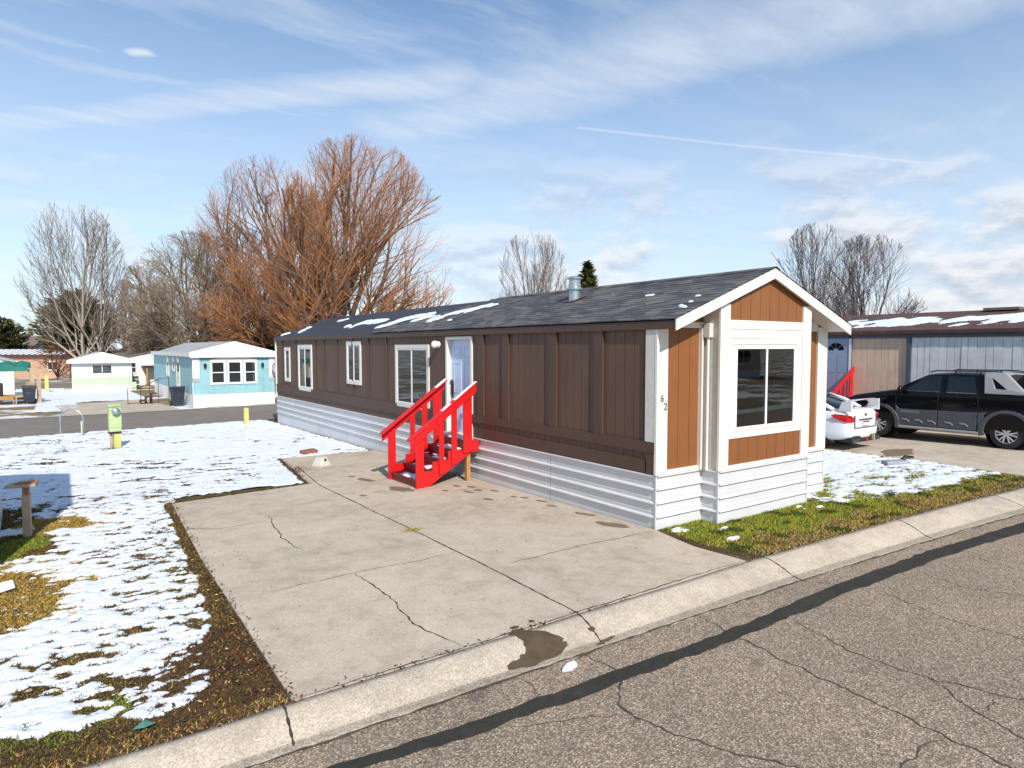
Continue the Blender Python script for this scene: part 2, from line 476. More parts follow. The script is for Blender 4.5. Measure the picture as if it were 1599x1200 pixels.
M['crackrd'] = paint('crack_tar', (0.070, 0.056, 0.048), 0.95, 0.5, 14)
M['wet'] = paint('wet_concrete', (0.095, 0.066, 0.036), 0.4, 0.25, 7)
M['damp'] = paint('damp_concrete', (0.19, 0.135, 0.085), 0.6, 0.25, 5)
def soil_mat():
    t = NT('winter_soil')
    v = t.mix(0.5, t.noise(2.1, 6, 0.7), t.noise(26, 5, 0.7))
    col = t.ramp(v, [(0.32, (0.030, 0.022, 0.013)), (0.46, (0.075, 0.055, 0.026)), (0.58, (0.15, 0.112, 0.046)), (0.72, (0.24, 0.175, 0.082))])
    t.base(col); t.rough(0.95); t.p.inputs['Specular IOR Level'].default_value = 0.1
    t.bump(t.noise(60, 5, 0.75), 0.8, 0.03)
    return t.m
M['soil'] = soil_mat()
def far_mat():
    t = NT('far_ground')
    v = t.noise(0.22, 7, 0.7)
    col = t.ramp(v, [(0.40, (0.17, 0.125, 0.055)), (0.50, (0.22, 0.17, 0.09)), (0.56, (0.72, 0.72, 0.74))])
    t.base(col); t.rough(0.95); t.bump(t.noise(6, 5, 0.7), 0.5, 0.05)
    return t.m
M['far'] = far_mat()

# the lawn side of the street: one sheet from the kerb to the back road, then out to the horizon
xs = np.array([-400, -120, -40, -20, -12, -9, -7.2, -4, -0.16, 1, 2, 3.56, 4.6, 5.7, 7, 8.07, 10, 12, 16, 20, 30, 60, 150, 400], float)
ts = np.array([0, 0.5, 1, 1.7, 3, 6, 10, 15, 21, 26])
V = []; F = []
for i, x in enumerate(xs):
    k0 = float(kerb(x))
    for t_ in ts:
        y = k0 + (24.0 - k0) * t_ / 26.0
        V.append((x, y, gz(y) - 0.004))
n = len(ts)
for i in range(len(xs) - 1):
    for j in range(n - 1):
        F.append((i * n + j, (i + 1) * n + j, (i + 1) * n + j + 1, i * n + j + 1))
tag(np_mesh('lawn_ground', V, F, M['soil']), kind='structure')
ys = [24, 30, 40, 50, 60, 90, 150, 400, 1500, 4000]
xs2 = [-4000, -1000, -300, -100, -40, 0, 40, 100, 300, 1000, 4000]
V = [(x, y, gz(y) - 0.004) for x in xs2 for y in ys]; n = len(ys)
F = [(i * n + j, (i + 1) * n + j, (i + 1) * n + j + 1, i * n + j + 1) for i in range(len(xs2) - 1) for j in range(n - 1)]
tag(np_mesh('far_ground', V, F, M['far']), kind='structure')
# street
xr = np.array([-400, -60, -20, -9, -7.2, -6, -5, -4, -3, -2, -1, 0, 1, 2, 3, 4, 5, 6, 7, 8, 10, 12, 16, 20, 30, 60, 400], float)
V = []; F = []
for x in xr:
    k0 = float(kerb(x) - gwid(x))
    V += [(x, k0 + 0.05, -0.092), (x, k0 - 3.4, -0.055), (x, k0 - 7.2, -0.10)]
for i in range(len(xr) - 1):
    for j in range(2):
        F.append((i * 3 + j, (i + 1) * 3 + j, (i + 1) * 3 + j + 1, i * 3 + j + 1))
tag(np_mesh('road', V, F, M['asphalt']), kind='structure')
def rz(x, y):
    """height of the street surface"""
    d = (float(kerb(x) - gwid(x)) + 0.05) - y
    return -0.092 + 0.037 * min(d / 3.45, 1.0)
V = []; F = []
for x in xs2:
    for y in (-9.2, -20, -60, -300, -1500, -4000):
        k0 = float(kerb(x) - gwid(x)) - 7.2 if abs(x) < 401 else -80
        V.append((x, min(y, k0 + 0.02) if y == -9.2 else y - (abs(k0) if k0 < -20 else 0), -0.03))
n = 6
F = [(i * n + j, (i + 1) * n + j, (i + 1) * n + j + 1, i * n + j + 1) for i in range(len(xs2) - 1) for j in range(n - 1)]
tag(np_mesh('verge_ground', V, F, M['far']), kind='structure')

# rolled kerb with its gutter
PROF = [(0.03, -0.12), (0.0, 0.014), (-0.16, 0.016), (-0.40, -0.006), (-0.62, -0.045), (-0.78, -0.078), (-0.9, -0.086), (-1.0, -0.084), (-1.02, -0.13)]
xk = np.unique(np.concatenate([np.arange(-30, 30.01, 0.25), [-120, -60, 45, 60, 120]]))
rk = np.random.RandomState(3)
V = []; F = []; mi = []
for x in xk:
    k0 = float(kerb(x)); w_ = float(gwid(x)); j_ = (vnoise(np.array(x * 1.7), np.array(3.3)) - 0.5) * 0.035
    for a, (o_, z_) in enumerate(PROF):
        V.append((x, k0 + o_ * w_ + (j_ if a < 2 else 0) + (j_ * 1.2 if a > 6 else 0), z_))
n = len(PROF)
for i in range(len(xk) - 1):
    for j in range(n - 1):
        F.append((i * n + j, i * n + j + 1, (i + 1) * n + j + 1, (i + 1) * n + j)); mi.append(1 if j >= 5 else 0)
ko = np_mesh('kerb', V, F, M['kerb'], smooth=True); ko.data.materials.append(M['gutter'])
ko.data.polygons.foreach_set('material_index', mi); tag(ko, kind='structure')
def kz(x, y):
    w_ = float(gwid(x)); o_ = (y - float(kerb(x))) / w_
    pr = sorted(PROF[1:8]); return float(np.interp(o_, [p[0] for p in pr], [p[1] for p in pr]))

def ribbon(mb, pts, wid, jit, zf, step=0.05, seed=1, taper=True):
    r_ = random.Random(seed)
    P_ = [Vector((p[0], p[1], 0)) for p in pts]
    out = []
    for a, b in zip(P_, P_[1:]):
        k_ = max(1, int((b - a).length / step))
        out += [a + (b - a) * (i / k_) for i in range(k_)]
    out.append(P_[-1])
    ox = 0.0; vs = []; fs = []
    for i, p in enumerate(out):
        d = (out[min(i + 1, len(out) - 1)] - out[max(i - 1, 0)]).normalized(); s = Vector((-d.y, d.x, 0))
        ox = ox * 0.7 + r_.uniform(-jit, jit)
        q_ = p + s * ox
        w_ = wid * r_.uniform(0.35, 1.25)
        if taper: w_ *= min(1, 0.3 + 4 * min(i, len(out) - 1 - i) / len(out))
        for sg in (-1, 1):
            t_ = q_ + s * (sg * w_ / 2); vs.append((t_.x, t_.y, zf(t_.x, t_.y)))
    fs = [(2 * i, 2 * i + 1, 2 * i + 3, 2 * i + 2) for i in range(len(out) - 1)]
    mb.add(vs, fs)
# tar band along the street
mb = MB()
up_ = [(-30, -2.2), (-8, -2.35), (-5.9, -2.46), (-4.68, -2.58), (-3.33, -2.63), (-2.26, -2.69), (-1, -2.67), (0.17, -2.63), (2.53, -2.69), (5.43, -2.91), (10, -3.5), (20, -5.0)]
lo_ = [(-30, -2.35), (-8, -2.49), (-5.71, -2.60), (-4.77, -2.74), (-3.5, -2.79), (-2.26, -2.86), (-1, -2.87), (-0.24, -2.85), (2.53, -2.93), (4.76, -3.12), (10, -3.75), (20, -5.3)]
xx = np.arange(-14, 20, 0.04); vs = []
ua = np.interp(xx, [p[0] for p in up_], [p[1] for p in up_]) + (fbm(xx * 5, xx * 0 + 2.2, 3) - 0.5) * 0.06
la = np.interp(xx, [p[0] for p in lo_], [p[1] for p in lo_]) + (fbm(xx * 4, xx * 0 + 8.2, 3) - 0.5) * 0.08
for x, a, b in zip(xx, ua, la):
    vs += [(x, a, rz(x, a) + 0.005), (x, b, rz(x, b) + 0.005)]
mb.add(vs, [(2 * i, 2 * i + 1, 2 * i + 3, 2 * i + 2) for i in range(len(xx) - 1)])
tag(mb.build('road_seam', M['tar']), kind='structure')
# cracks in the asphalt
zr = lambda x, y: rz(x, y) + 0.004
mb = MB()
CR = [([(-3.37, -2.2), (-3.37, -2.67), (-3.74, -3.03), (-3.79, -3.26), (-3.62, -3.77), (-3.36, -4.25), (-3.1, -4.8)], 0.028),
      ([(-3.79, -3.2), (-4.1, -3.0), (-4.6, -2.78)], 0.016),
      ([(-1.85, -2.3), (-1.93, -2.93), (-2.02, -3.48), (-2.04, -4.0), (-2.08, -4.36), (-2.13, -4.73), (-2.16, -4.98), (-2.3, -5.6)], 0.026),
      ([(-1.1, -2.9), (-1.18, -3.1), (-1.37, -3.65), (-1.33, -4.18), (-1.17, -4.73), (-1.06, -4.86), (-0.9, -5.4)], 0.022),
      ([(-2.13, -4.73), (-2.63, -4.69), (-3.1, -4.75)], 0.022), ([(-1.30, -4.3), (-1.48, -4.57), (-1.57, -4.76), (-1.73, -5.06), (-1.8, -5.5)], 0.02),
      ([(-1.2, -4.75), (-1.57, -4.76)], 0.012), ([(0.5, -2.95), (0.35, -3.26), (0.16, -3.96), (0.25, -4.47), (0.5, -5.4)], 0.016),
      ([(1.5, -3.0), (1.35, -3.6), (1.6, -4.2), (1.5, -5)], 0.014), ([(2.8, -3.05), (2.6, -3.7), (2.9, -4.5)], 0.014), ([(4.1, -3.3), (4.2, -4.1), (4.0, -5)], 0.014),
      ([(-4.3, -2.75), (-4.1, -2.4), (-4.2, -2.15)], 0.014), ([(0.0, -2.4), (0.35, -2.75)], 0.014)]
for i, (p, w_) in enumerate(CR): ribbon(mb, p, w_ * 0.72, 0.020, zr, 0.04, i + 3)
ribbon(mb, [(x, float(kerb(x) - gwid(x)) - 0.012) for x in np.arange(-9, 12, 0.4)], 0.030, 0.008, lambda x, y: -0.0795, 0.06, 77, False)
tag(mb.build('road_cracks', M['crackrd']), kind='structure')

# driveway pad and the neighbour's drive
def slab(name, poly, mat, th=0.02, zoff=0.018):
    mb = MB()
    # split long polygon edges so the slab follows the fall of the ground
    pts = []
    for (ax, ay), (bx, by_) in zip(poly, poly[1:] + poly[:1]):
        k_ = max(1, int(math.hypot(bx - ax, by_ - ay) / 2.5))
        for i in range(k_):
            pts.append((ax + (bx - ax) * i / k_, ay + (by_ - ay) * i / k_))
    n = len(pts)
    mb.add([(x, y, gz(y) + zoff) for x, y in pts] + [(x, y, gz(y) - 0.10) for x, y in pts],
           [tuple(range(n))] + [(i, (i + 1) % n, (i + 1) % n + n, i + n) for i in range(n)])
    return tag(mb.build(name, mat), kind='structure')
def zslab(y): return gz(y) + 0.018
# pad built as two flat slabs each side of y=0 so every face stays planar
def pclip(poly, y0, keep_above):
    out = []
    for (ax, ay), (bx, by_) in zip(poly, poly[1:] + poly[:1]):
        ia = (ay >= y0) == keep_above; ib = (by_ >= y0) == keep_above
        if ia: out.append((ax, ay))
        if ia != ib:
            f = (y0 - ay) / (by_ - ay); out.append((ax + (bx - ax) * f, y0))
    return out
def padmesh(name, poly, mat):
    mb = MB()
    for ab in (True, False):
        p = pclip(poly, 0.0, ab); n = len(p)
        mb.add([(x, y, zslab(y)) for x, y in p] + [(x, y, gz(y) - 0.1) for x, y in p],
               [tuple(range(n))] + [(i, (i + 1) % n, (i + 1) % n + n, i + n) for i in range(n) if not (p[i][1] == 0.0 and p[(i + 1) % n][1] == 0.0)])
    return tag(mb.build(name, mat), kind='structure')
padmesh('driveway', PAD, M['concrete'])
padmesh('neighbour_driveway', NDRIVE, M['concrete'])
zp = lambda x, y: zslab(y) + 0.004
mb = MB()
ribbon(mb, [(-2.6, 9.0), (-2.93, 6.35), (-2.95, 2.1), (-2.99, -1.69)], 0.022, 0.005, zp, 0.05, 5, False)
ribbon(mb, [(-5.86, -1.66), (-4.5, -1.68), (-2.98, -1.67), (-1.5, -1.66), (-0.2, -1.66)], 0.016, 0.008, zp, 0.05, 6)
ribbon(mb, [(-4.45, 4.4), (-4.5, 4.02), (-4.66, 2.91), (-4.6, 2.09)], 0.016, 0.018, zp, 0.06, 8)
ribbon(mb, [(-4.39, 0.78), (-4.37, -0.18), (-4.48, -1.0), (-4.34, -1.63)], 0.017, 0.016, zp, 0.05, 9)
ribbon(mb, [(-5.85, 4.45), (-5.33, 3.98), (-4.6, 4.05)], 0.012, 0.012, zp, 0.06, 10)
ribbon(mb, [(-5.5, 0.72), (-5.12, 0.78), (-4.3, 0.80), (-3.5, 0.76), (-3.0, 0.80)], 0.010, 0.010, zp, 0.05, 11)
ribbon(mb, [(-2.73, -0.01), (-1.49, 0.01), (-0.54, -0.03), (-0.15, -0.05)], 0.013, 0.012, zp, 0.05, 12)
ribbon(mb, [(-2.9, 6.35), (-5.5, 6.1)], 0.006, 0.004, zp, 0.06, 13)
tag(mb.build('driveway_cracks', M['crack']), kind='structure')
mb = MB()
for (a, b) in (((-5.94, -1.66), (-5.99, -2.10)), ((-2.99, -1.66), (-3.10, -2.20)), ((0.16, -1.72), (0.03, -2.33)), ((3.52, -1.83), (3.2, -2.50)), ((6.73, -2.0), (6.55, -2.72)), ((10, -2.3), (9.8, -3.1)), ((-9, -1.7), (-9, -2.15))):
    ribbon(mb, [a, b], 0.022, 0.002, lambda x, y: kz(x, y) + 0.004, 0.03, 4, False)
tag(mb.build('kerb_joints', M['crack']), kind='structure')

def blob(mb, cx, cy, rx, ry, zf, rot=0.0, seed=0, n=40, rough=0.25):
    r_ = random.Random(seed); ph = [r_.uniform(0, 6.28) for _ in range(5)]; am = [r_.uniform(0.4, 1) for _ in range(5)]
    vs = [(cx, cy, zf(cx, cy))]
    for i in range(n):
        a = 2 * PI * i / n
        k_ = 1 + rough * sum(am[j] * math.sin((j + 2) * a + ph[j]) for j in range(5)) / 2.5
        x, y = rx * k_ * math.cos(a), ry * k_ * math.sin(a)
        x, y = cx + x * math.cos(rot) - y * math.sin(rot), cy + x * math.sin(rot) + y * math.cos(rot)
        vs.append((x, y, zf(x, y)))
    mb.add(vs, [(0, i + 1, (i + 1) % n + 1) for i in range(n)])
# damp patches from the melting snow
mb = MB()
for i, (x, y, a, b) in enumerate([(-1.78, 5.02, .17, .30), (-1.95, 6.35, .09, .28), (-0.75, 4.6, .05, .10), (-0.55, 4.35, .06, .11), (-0.62, 4.0, .06, .10), (-0.40, 3.75, .05, .10), (-0.85, 3.95, .05, .12), (-0.9, 3.2, .05, .12), (-0.4, 3.1, .04, .07), (-0.3, 2.9, .04, .09), (-0.3, 2.1, .04, .10), (-2.6, 4.9, .05, .08), (-0.24, 1.3, .05, .2), (-2.05, 6.9, .06, .1), (-0.22, 2.5, .04, .12), (-1.15, 4.35, .04, .08), (-0.35, 0.55, .10, .3)]):
    blob(mb, x, y, a, b, lambda x, y: zslab(y) + 0.005, 0.3, i, 30)
tag(mb.build('damp_patches', M['damp']), kind='structure')
mb = MB()
def zk(x, y): return (kz(x, y) if y < -1.7 else zslab(y)) + 0.006
out = [(-3.77, -1.62), (-3.70, -1.66), (-3.52, -1.83), (-3.42, -1.98), (-3.46, -2.00), (-3.42, -2.03), (-3.44, -2.07), (-3.62, -2.13), (-3.90, -2.15), (-4.12, -2.10), (-4.14, -2.06), (-4.0, -2.03), (-3.86, -1.98), (-3.80, -1.82), (-3.83, -1.68)]
r_ = random.Random(4)
pp = []
for (a, b), (c_, d_) in zip(out, out[1:] + out[:1]):
    for i in range(4):
        f = i / 4; pp.append((a + (c_ - a) * f + r_.uniform(-.012, .012), b + (d_ - b) * f + r_.uniform(-.012, .012)))
mb.add([(x, y, zk(x, y)) for x, y in pp], [tuple(range(len(pp)))])
for i, (x, y, a, b) in enumerate([(-3.72, -1.60, .05, .03), (-3.5, -1.58, .03, .03), (-3.0, -2.15, .10, .02), (-3.12, -2.17, .06, .015), (-3.06, -1.98, .04, .03), (-3.35, -2.25, .12, .02)]):
    blob(mb, x, y, a, b, zk, 0.1, i + 50, 18)
tag(mb.build('meltwater_stain', M['wet']), kind='structure')
mb = MB(); blob(mb, 10.6, 1.35, 0.75, 0.35, lambda x, y: zslab(y) + 0.005, 0.2, 3)
tag(mb.build('dirt_patch', M['damp']), kind='structure')

# back road, its kerb and the drives beyond it
def strip(name, pts, mat, z0=0.012):
    return tag(np_mesh(name, [(x, y, gz(y) + z0) for x, y in pts], [tuple(range(len(pts)))], mat), kind='structure')
def bandmesh(name, near, far, mat, z0):
    V = []; F = []
    for x in np.linspace(-60, 60, 25):
        a = near(x); b = far(x); V += [(x, a, gz(a) + z0), (x, b, gz(b) + z0)]
    F = [(2 * i, 2 * i + 2, 2 * i + 3, 2 * i + 1) for i in range(24)]
    return tag(np_mesh(name, V, F, mat), kind='structure')
yn = lambda x: 21.03 + 0.085 * (x + 8.85)
yf = lambda x: 29.3 + 0.08 * (x + 9.28)
bandmesh('back_road', yn, yf, M['asphalt_far'], 0.012)
bandmesh('back_road_kerb', yf, lambda x: yf(x) + 0.55, M['concrete'], 0.03)
strip('far_driveway', [(-6.9, yf(-6.9) + 0.55), (-2.0, yf(-2.0) + 0.55), (-2.6, 41.5), (-7.3, 38.2)], M['concrete'], 0.02)
bandmesh('side_road', lambda x: 64 + 0.1 * x, lambda x: 73 + 0.1 * x, M['asphalt_far'], 0.015)
# ------------------------------------------------------------------ snow, grass and litter
def inpoly(x, y, poly):
    r_ = np.zeros(x.shape, bool)
    for (ax, ay), (bx, by_) in zip(poly, poly[1:] + poly[:1]):
        if ay == by_: continue
        c_ = ((ay > y) != (by_ > y)) & (x < (bx - ax) * (y - ay) / (by_ - ay) + ax)
        r_ ^= c_
    return r_
def pdist(x, y, poly):
    d = np.full(x.shape, 1e9)
    for (ax, ay), (bx, by_) in zip(poly, poly[1:] + poly[:1]):
        vx, vy = bx - ax, by_ - ay
        t_ = np.clip(((x - ax) * vx + (y - ay) * vy) / (vx * vx + vy * vy), 0, 1)
        d = np.minimum(d, np.hypot(x - ax - t_ * vx, y - ay - t_ * vy))
    return np.where(inpoly(x, y, poly), -d, d)
def ell(x, y, cx, cy, rx, ry): return np.sqrt(((x - cx) / rx) ** 2 + ((y - cy) / ry) ** 2)
def tufts(x, y):
    """streaky tuft pattern: hollows drawn out across the sun"""
    wx = x + 0.25 * (fbm(x * 1.3, y * 1.3, 3) - 0.5); wy = y + 0.20 * (fbm(x * 1.1 + 9, y * 1.1 + 4, 3) - 0.5)
    u_ = wx * 0.98 - wy * 0.2; v_ = wx * 0.2 + wy * 0.98
    c_ = fbm(x * 0.55 + 3, y * 0.55, 3); nr_ = 1 - sstep(5.0, 10.0, y)
    a = nr_ * fbm(u_ * 6.3, v_ * 13.0, 3, 0.55) + (1 - nr_) * fbm(u_ * 3.6, v_ * 8.0, 3, 0.55)
    b = fbm(u_ * 15 + 5, v_ * 26 + 3, 2)
    return 0.62 * a + 0.28 * b + 0.22 * (c_ - 0.5)
def left_cover(x, y):
    n_ = fbm(x * 1.6 + 2, y * 1.6 + 7, 4)
    h = tufts(x, y) - 0.396 + 0.16 * (fbm(x * 24 + 3, y * 27 + 9, 2) - 0.5) * (1 - sstep(6, 11, y)) + 0.5 * (fbm(x * 3 + 8, y * 3 + 2, 3) - 0.5) * (1 - sstep(0.8, 1.5, ell(x, y, -6.6, -0.8, 0.9, 0.8)))
    dp = pdist(x, y, PAD)
    edge = np.interp(y, [-1.7, -0.9, 0.2, 1.5, 6, 7, 30], [0.60, 0.55, 0.26, 0.19, 0.13, 0.09, 0.09]) * (0.6 + 0.8 * n_)
    h = h - 0.40 * (1 - sstep(edge * 0.65, edge * 1.15, dp))
    kd = y - kerb(x)
    ke = np.interp(x, [-9, -7.7, -7.0, -6.4, -5.9], [0.75, 0.72, 0.52, 0.50, 0.85]) * (0.55 + 0.9 * n_)
    h = h - 0.40 * (1 - sstep(ke * 0.8, ke * 1.25, kd))
    # half melted corner by the drive
    h = h - 0.11 * (1 - sstep(0.55, 1.0, ell(x, y, -6.35, -0.75, 0.62, 0.75)))
    h = h - 0.13 * (1 - sstep(0.5, 1.0, ell(x, y, -7.0, -0.75, 0.6, 0.42)))
    for cx, cy, rx, ry, s_ in ((-7.85, 2.45, 0.75, 1.35, 0.34), (-7.32, 1.5, 0.25, 0.3, 0.10), (-7.15, 2.6, 0.3, 0.25, 0.10), (-7.85, 4.9, 0.65, 0.9, 0.34), (-7.30, 5.95, 0.42, 0.62, 0.26), (-7.0, 5.6, 0.35, 0.22, 0.14), (-7.95, 6.8, 0.5, 1.2, 0.2), (-6.7, 0.55, 0.22, 0.16, 0.2), (-7.2, 0.15, 0.2, 0.14, 0.2), (-5.95, 15.6, 0.3, 0.3, 0.2), (-7.6, 13.6, 0.9, 0.22, 0.10), (-6.55, 2.2, 0.2, 0.15, 0.12)):
        e_ = ell(x, y, cx, cy, rx, ry) + (n_ - 0.5) * 0.9
        h = h - s_ * (1 - sstep(0.55, 1.05, e_))
    # smoother snow towards the back of the lot
    sm = sstep(7.0, 12.0, y) * sstep(-5.6, -3.8, x)
    h = h + 0.06 * sm
    return h
def lay_snow(name, x0, x1, y0, y1, st, cover, ok, hk=0.2, top=0.042, off=0.0):
    xs_ = np.arange(x0, x1 + st / 2, st); ys_ = np.arange(y0, y1 + st / 2, st)
    Xg, Yg = np.meshgrid(xs_, ys_, indexing='ij')
    h = cover(Xg, Yg)
    h = np.where(h > 0, top * (1 - np.exp(-h * hk / top)), h * 0.12)
    h = np.where(ok(Xg, Yg), h, -0.03)
    Z = -GS * np.clip(Yg, 0, 60) + h + off
    n0, n1 = Xg.shape
    idx = np.arange(n0 * n1).reshape(n0, n1)
    F = np.stack([idx[:-1, :-1], idx[1:, :-1], idx[1:, 1:], idx[:-1, 1:]], -1).reshape(-1, 4)
    keep = (h.ravel()[F] > 0).any(1)
    F = F[keep]
    used = np.unique(F); mp = np.full(n0 * n1, -1); mp[used] = np.arange(len(used))
    V = np.stack([Xg.ravel(), Yg.ravel(), Z.ravel()], -1)[used]
    return tag(np_mesh(name, V, mp[F], M['snow'], smooth=True), kind='stuff')
def okL(x, y):
    return (pdist(x, y, PAD) > 0.03) & (y > kerb(x) + 0.05) & (y < yn(x) - 0.04 + 0.12 * (fbm(x * 2, x * 0 + 5, 3) - 0.5)) & ~((x > -0.06) & (y > -0.1))
lay_snow('lawn_snow', -8.6, -5.55, -1.72, 7.0, 0.022, left_cover, lambda x, y: okL(x, y) & (y < 6.999))
lay_snow('lawn_snow', -9.4, 0.0, 6.95, 21.9, 0.045, left_cover, okL)
lay_snow('lawn_snow', -26, -8.55, -1.7, 7.0, 0.09, left_cover, okL)
lay_snow('lawn_snow', -26, -9.35, 7.0, 21.9, 0.12, left_cover, okL)

def right_cover(x, y):
    n_ = fbm(x * 1.5 + 12, y * 1.5 + 3, 4)
    h = tufts(x + 31, y + 17) - 0.40
    kd = y - kerb(x)
    # only the shaded inner part keeps its snow
    lim = np.interp(x, [0, 3.0, 3.9, 4.7, 6.0, 8.0, 9.3], [9, 2.4, 1.35, 0.95, 0.85, 0.95, 0.95]) + (n_ - 0.5) * 0.6
    h = h - 0.35 * (1 - sstep(lim - 0.22, lim + 0.22, kd))
    h = h + 0.05 * sstep(0.6, 1.6, kd - lim + 1)
    for cx, cy, rx, ry, s_ in ((0.35, -0.2, 0.28, 0.16, 0.5), (0.9, -0.55, 0.22, 0.08, 0.42), (0.55, -0.95, 0.22, 0.07, 0.42), (3.35, -0.62, 0.12, 0.12, 0.45), (3.05, -0.5, 0.12, 0.14, 0.45), (7.1, -0.95, 0.3, 0.1, 0.42), (1.25, -0.95, 0.1, 0.05, 0.4)):
        h = h + s_ * (1 - sstep(0.45, 1.1, ell(x, y, cx, cy, rx, ry) + (n_ - 0.5) * 0.6))
    h = h - 0.25 * (1 - sstep(0.05, 0.3, np.abs(x - 4.62) + 3 * np.clip(-y, 0, 1) ))
    return h
def okR(x, y):
    return (y > kerb(x) + 0.12) & (pdist(x, y, NDRIVE) > 0.02) & ~((x < 4.62) & (y > -0.02)) & ~((x > 0.98) & (x < 3.58) & (y > -0.36)) & (x > -0.02) & (y < yn(x))
lay_snow('lawn_snow', -0.02, 9.8, -2.0, 3.4, 0.028, right_cover, okR)
lay_snow('lawn_snow', 4.6, 9.8, 3.4, 22, 0.09, right_cover, okR)
def far_cover(x, y):
    return tufts(x * 0.6, y * 0.6) - 0.36
lay_snow('far_snow', -6.8, 0.5, 41.0, 58, 0.16, far_cover, lambda x, y: (y > 41.5 + 0.35 * (x + 2)) & ~((x > -2.2) & (y < 60) & (x > -2.2 + (y - 31) * 0.0)), top=0.06)
lay_snow('far_snow', -8.2, -6.3, 33.2, 58, 0.16, lambda x, y: tufts(x, y) - 0.42, lambda x, y: (y > yf(x) + 1.2) & (x > -8.5 + 0.0 * y), top=0.06)
lay_snow('far_snow', -6.9, -4.2, 32, 58, 0.2, far_cover, lambda x, y: (y > 42), top=0.07)
lay_snow('far_snow', -10, -6.6, 45, 64, 0.2, far_cover, lambda x, y: y > 45 - (x + 10) * 0.5, top=0.07)
# a last lump of ploughed snow in the gutter
lp = MB(); lp.sphere((0, 0, 0), 0.5, 20, 10, 0.3)
o = lp.build('snow_lump', M['snow'], smooth=True)
for v in o.data.vertices:
    k_ = 1 + 0.5 * (float(fbm(np.array(v.co.x * 4 + 5), np.array(v.co.y * 4 + 3), 3)) - 0.5)
    v.co = Vector((v.co.x * 0.19 * k_, v.co.y * 0.07 * k_, max(v.co.z * 0.30 * k_, -0.01)))
o.location = (-3.66, -2.36, -0.082); o.rotation_euler = (0, 0, 0.15)
tag(o, 'small lump of leftover white snow lying in the gutter by the wet stain', 'snow lump')

# grass blades
def blades(name, x, y, h, wd, tints, lean=0.5, kind='stuff', seed=1, z0=0.0):
    rr = np.random.RandomState(seed); n_ = len(x)
    a = rr.rand(n_) * 2 * PI; b = rr.rand(n_) * 2 * PI
    hh = h * (0.5 + rr.rand(n_)); le = lean * rr.rand(n_) * hh * 1.6
    z = -GS * np.clip(y, 0, 60) - 0.004 + z0
    dx, dy = np.cos(a) * wd / 2, np.sin(a) * wd / 2
    V = np.empty((n_, 3, 3), np.float32)
    V[:, 0] = np.stack([x - dx, y - dy, z], -1); V[:, 1] = np.stack([x + dx, y + dy, z], -1)
    V[:, 2] = np.stack([x + np.cos(b) * le, y + np.sin(b) * le, z + hh * np.sqrt(np.clip(1 - lean * 0.6, 0.1, 1))], -1)
    T = np.repeat(tints[:, None, :], 3, 1).reshape(-1, 3)
    return tag(np_mesh(name, V.reshape(-1, 3), np.arange(n_ * 3).reshape(-1, 3), M['tint'], tint=T), kind=kind)
def pick(pal, wts, n_, rr):
    p = np.array(pal)[rr.choice(len(pal), n_, p=np.array(wts) / sum(wts))]
    return p * (0.75 + 0.5 * rr.rand(n_, 1))
GOLD = (0.50, 0.31, 0.05); OLIVE = (0.17, 0.15, 0.035); GREEN = (0.15, 0.24, 0.025); DARK = (0.055, 0.036, 0.018); STRAW = (0.46, 0.36, 0.17); RUST = (0.20, 0.085, 0.035); LIME = (0.40, 0.37, 0.035); BROWN = (0.13, 0.075, 0.035)
rr = np.random.RandomState(5)
# left lawn: only where the snow has gone
n_ = 150000
x = rr.uniform(-8.6, -5.5, n_); y = rr.uniform(-1.7, 8.0, n_)
ok = (left_cover(x, y) < 0.03) & (pdist(x, y, PAD) > 0.02) & (y > kerb(x) + 0.02)
x, y = x[ok], y[ok]; n_ = len(x)
T = pick([DARK, OLIVE, BROWN, GOLD], [5, 3, 4, 1.5], n_, rr)
g_ = np.maximum(1 - ell(x, y, -7.85, 2.4, 0.95, 1.7), 1 - ell(x, y, -7.2, 5.95, 0.7, 0.8)) > 0
T[g_] = pick([GOLD, STRAW, OLIVE, RUST], [6, 2, 2, 1], int(g_.sum()), rr)
g_ = np.minimum(ell(x, y, -7.72, 4.85, 0.32, 0.42), ell(x, y, -8.0, 4.4, 0.3, 0.5)) < 1
T[g_] = pick([GREEN, LIME, OLIVE], [5, 2, 2], int(g_.sum()), rr)
g_ = ell(x, y, -6.9, -0.95, 0.22, 0.14) < 1
T[g_] = pick([GREEN, LIME], [5, 3], int(g_.sum()), rr)
g_ = (ell(x, y, -7.35, -1.1, 0.35, 0.22) < 1)
T[g_] = pick([GREEN, OLIVE, DARK], [3, 4, 3], int(g_.sum()), rr)
g_ = (ell(x, y, -6.15, -0.9, 0.75, 0.95) < 1) & (rr.rand(n_) < 0.9)
T[g_] = pick([(0.14, 0.055, 0.028), (0.08, 0.042, 0.022), DARK, GOLD, STRAW], [5, 5, 5, 0.5, 0.4], int(g_.sum()), rr)
g_ = (y - kerb(x) < 0.22)
T[g_] = pick([STRAW, BROWN, GOLD, RUST], [2, 4, 2, 2], int(g_.sum()), rr)
blades('lawn_grass', x, y, 0.026, 0.010, T, 0.85, seed=2)
n_ = 40000
x = rr.uniform(-9.3, 0, n_); y = rr.uniform(8, 21, n_)
ok = (left_cover(x, y) < 0.012) & okL(x, y); x, y = x[ok], y[ok]
blades('lawn_grass', x, y, 0.03, 0.02, pick([DARK, OLIVE, BROWN, GOLD], [4, 3, 3, 1], len(x), rr), 0.8, seed=3)
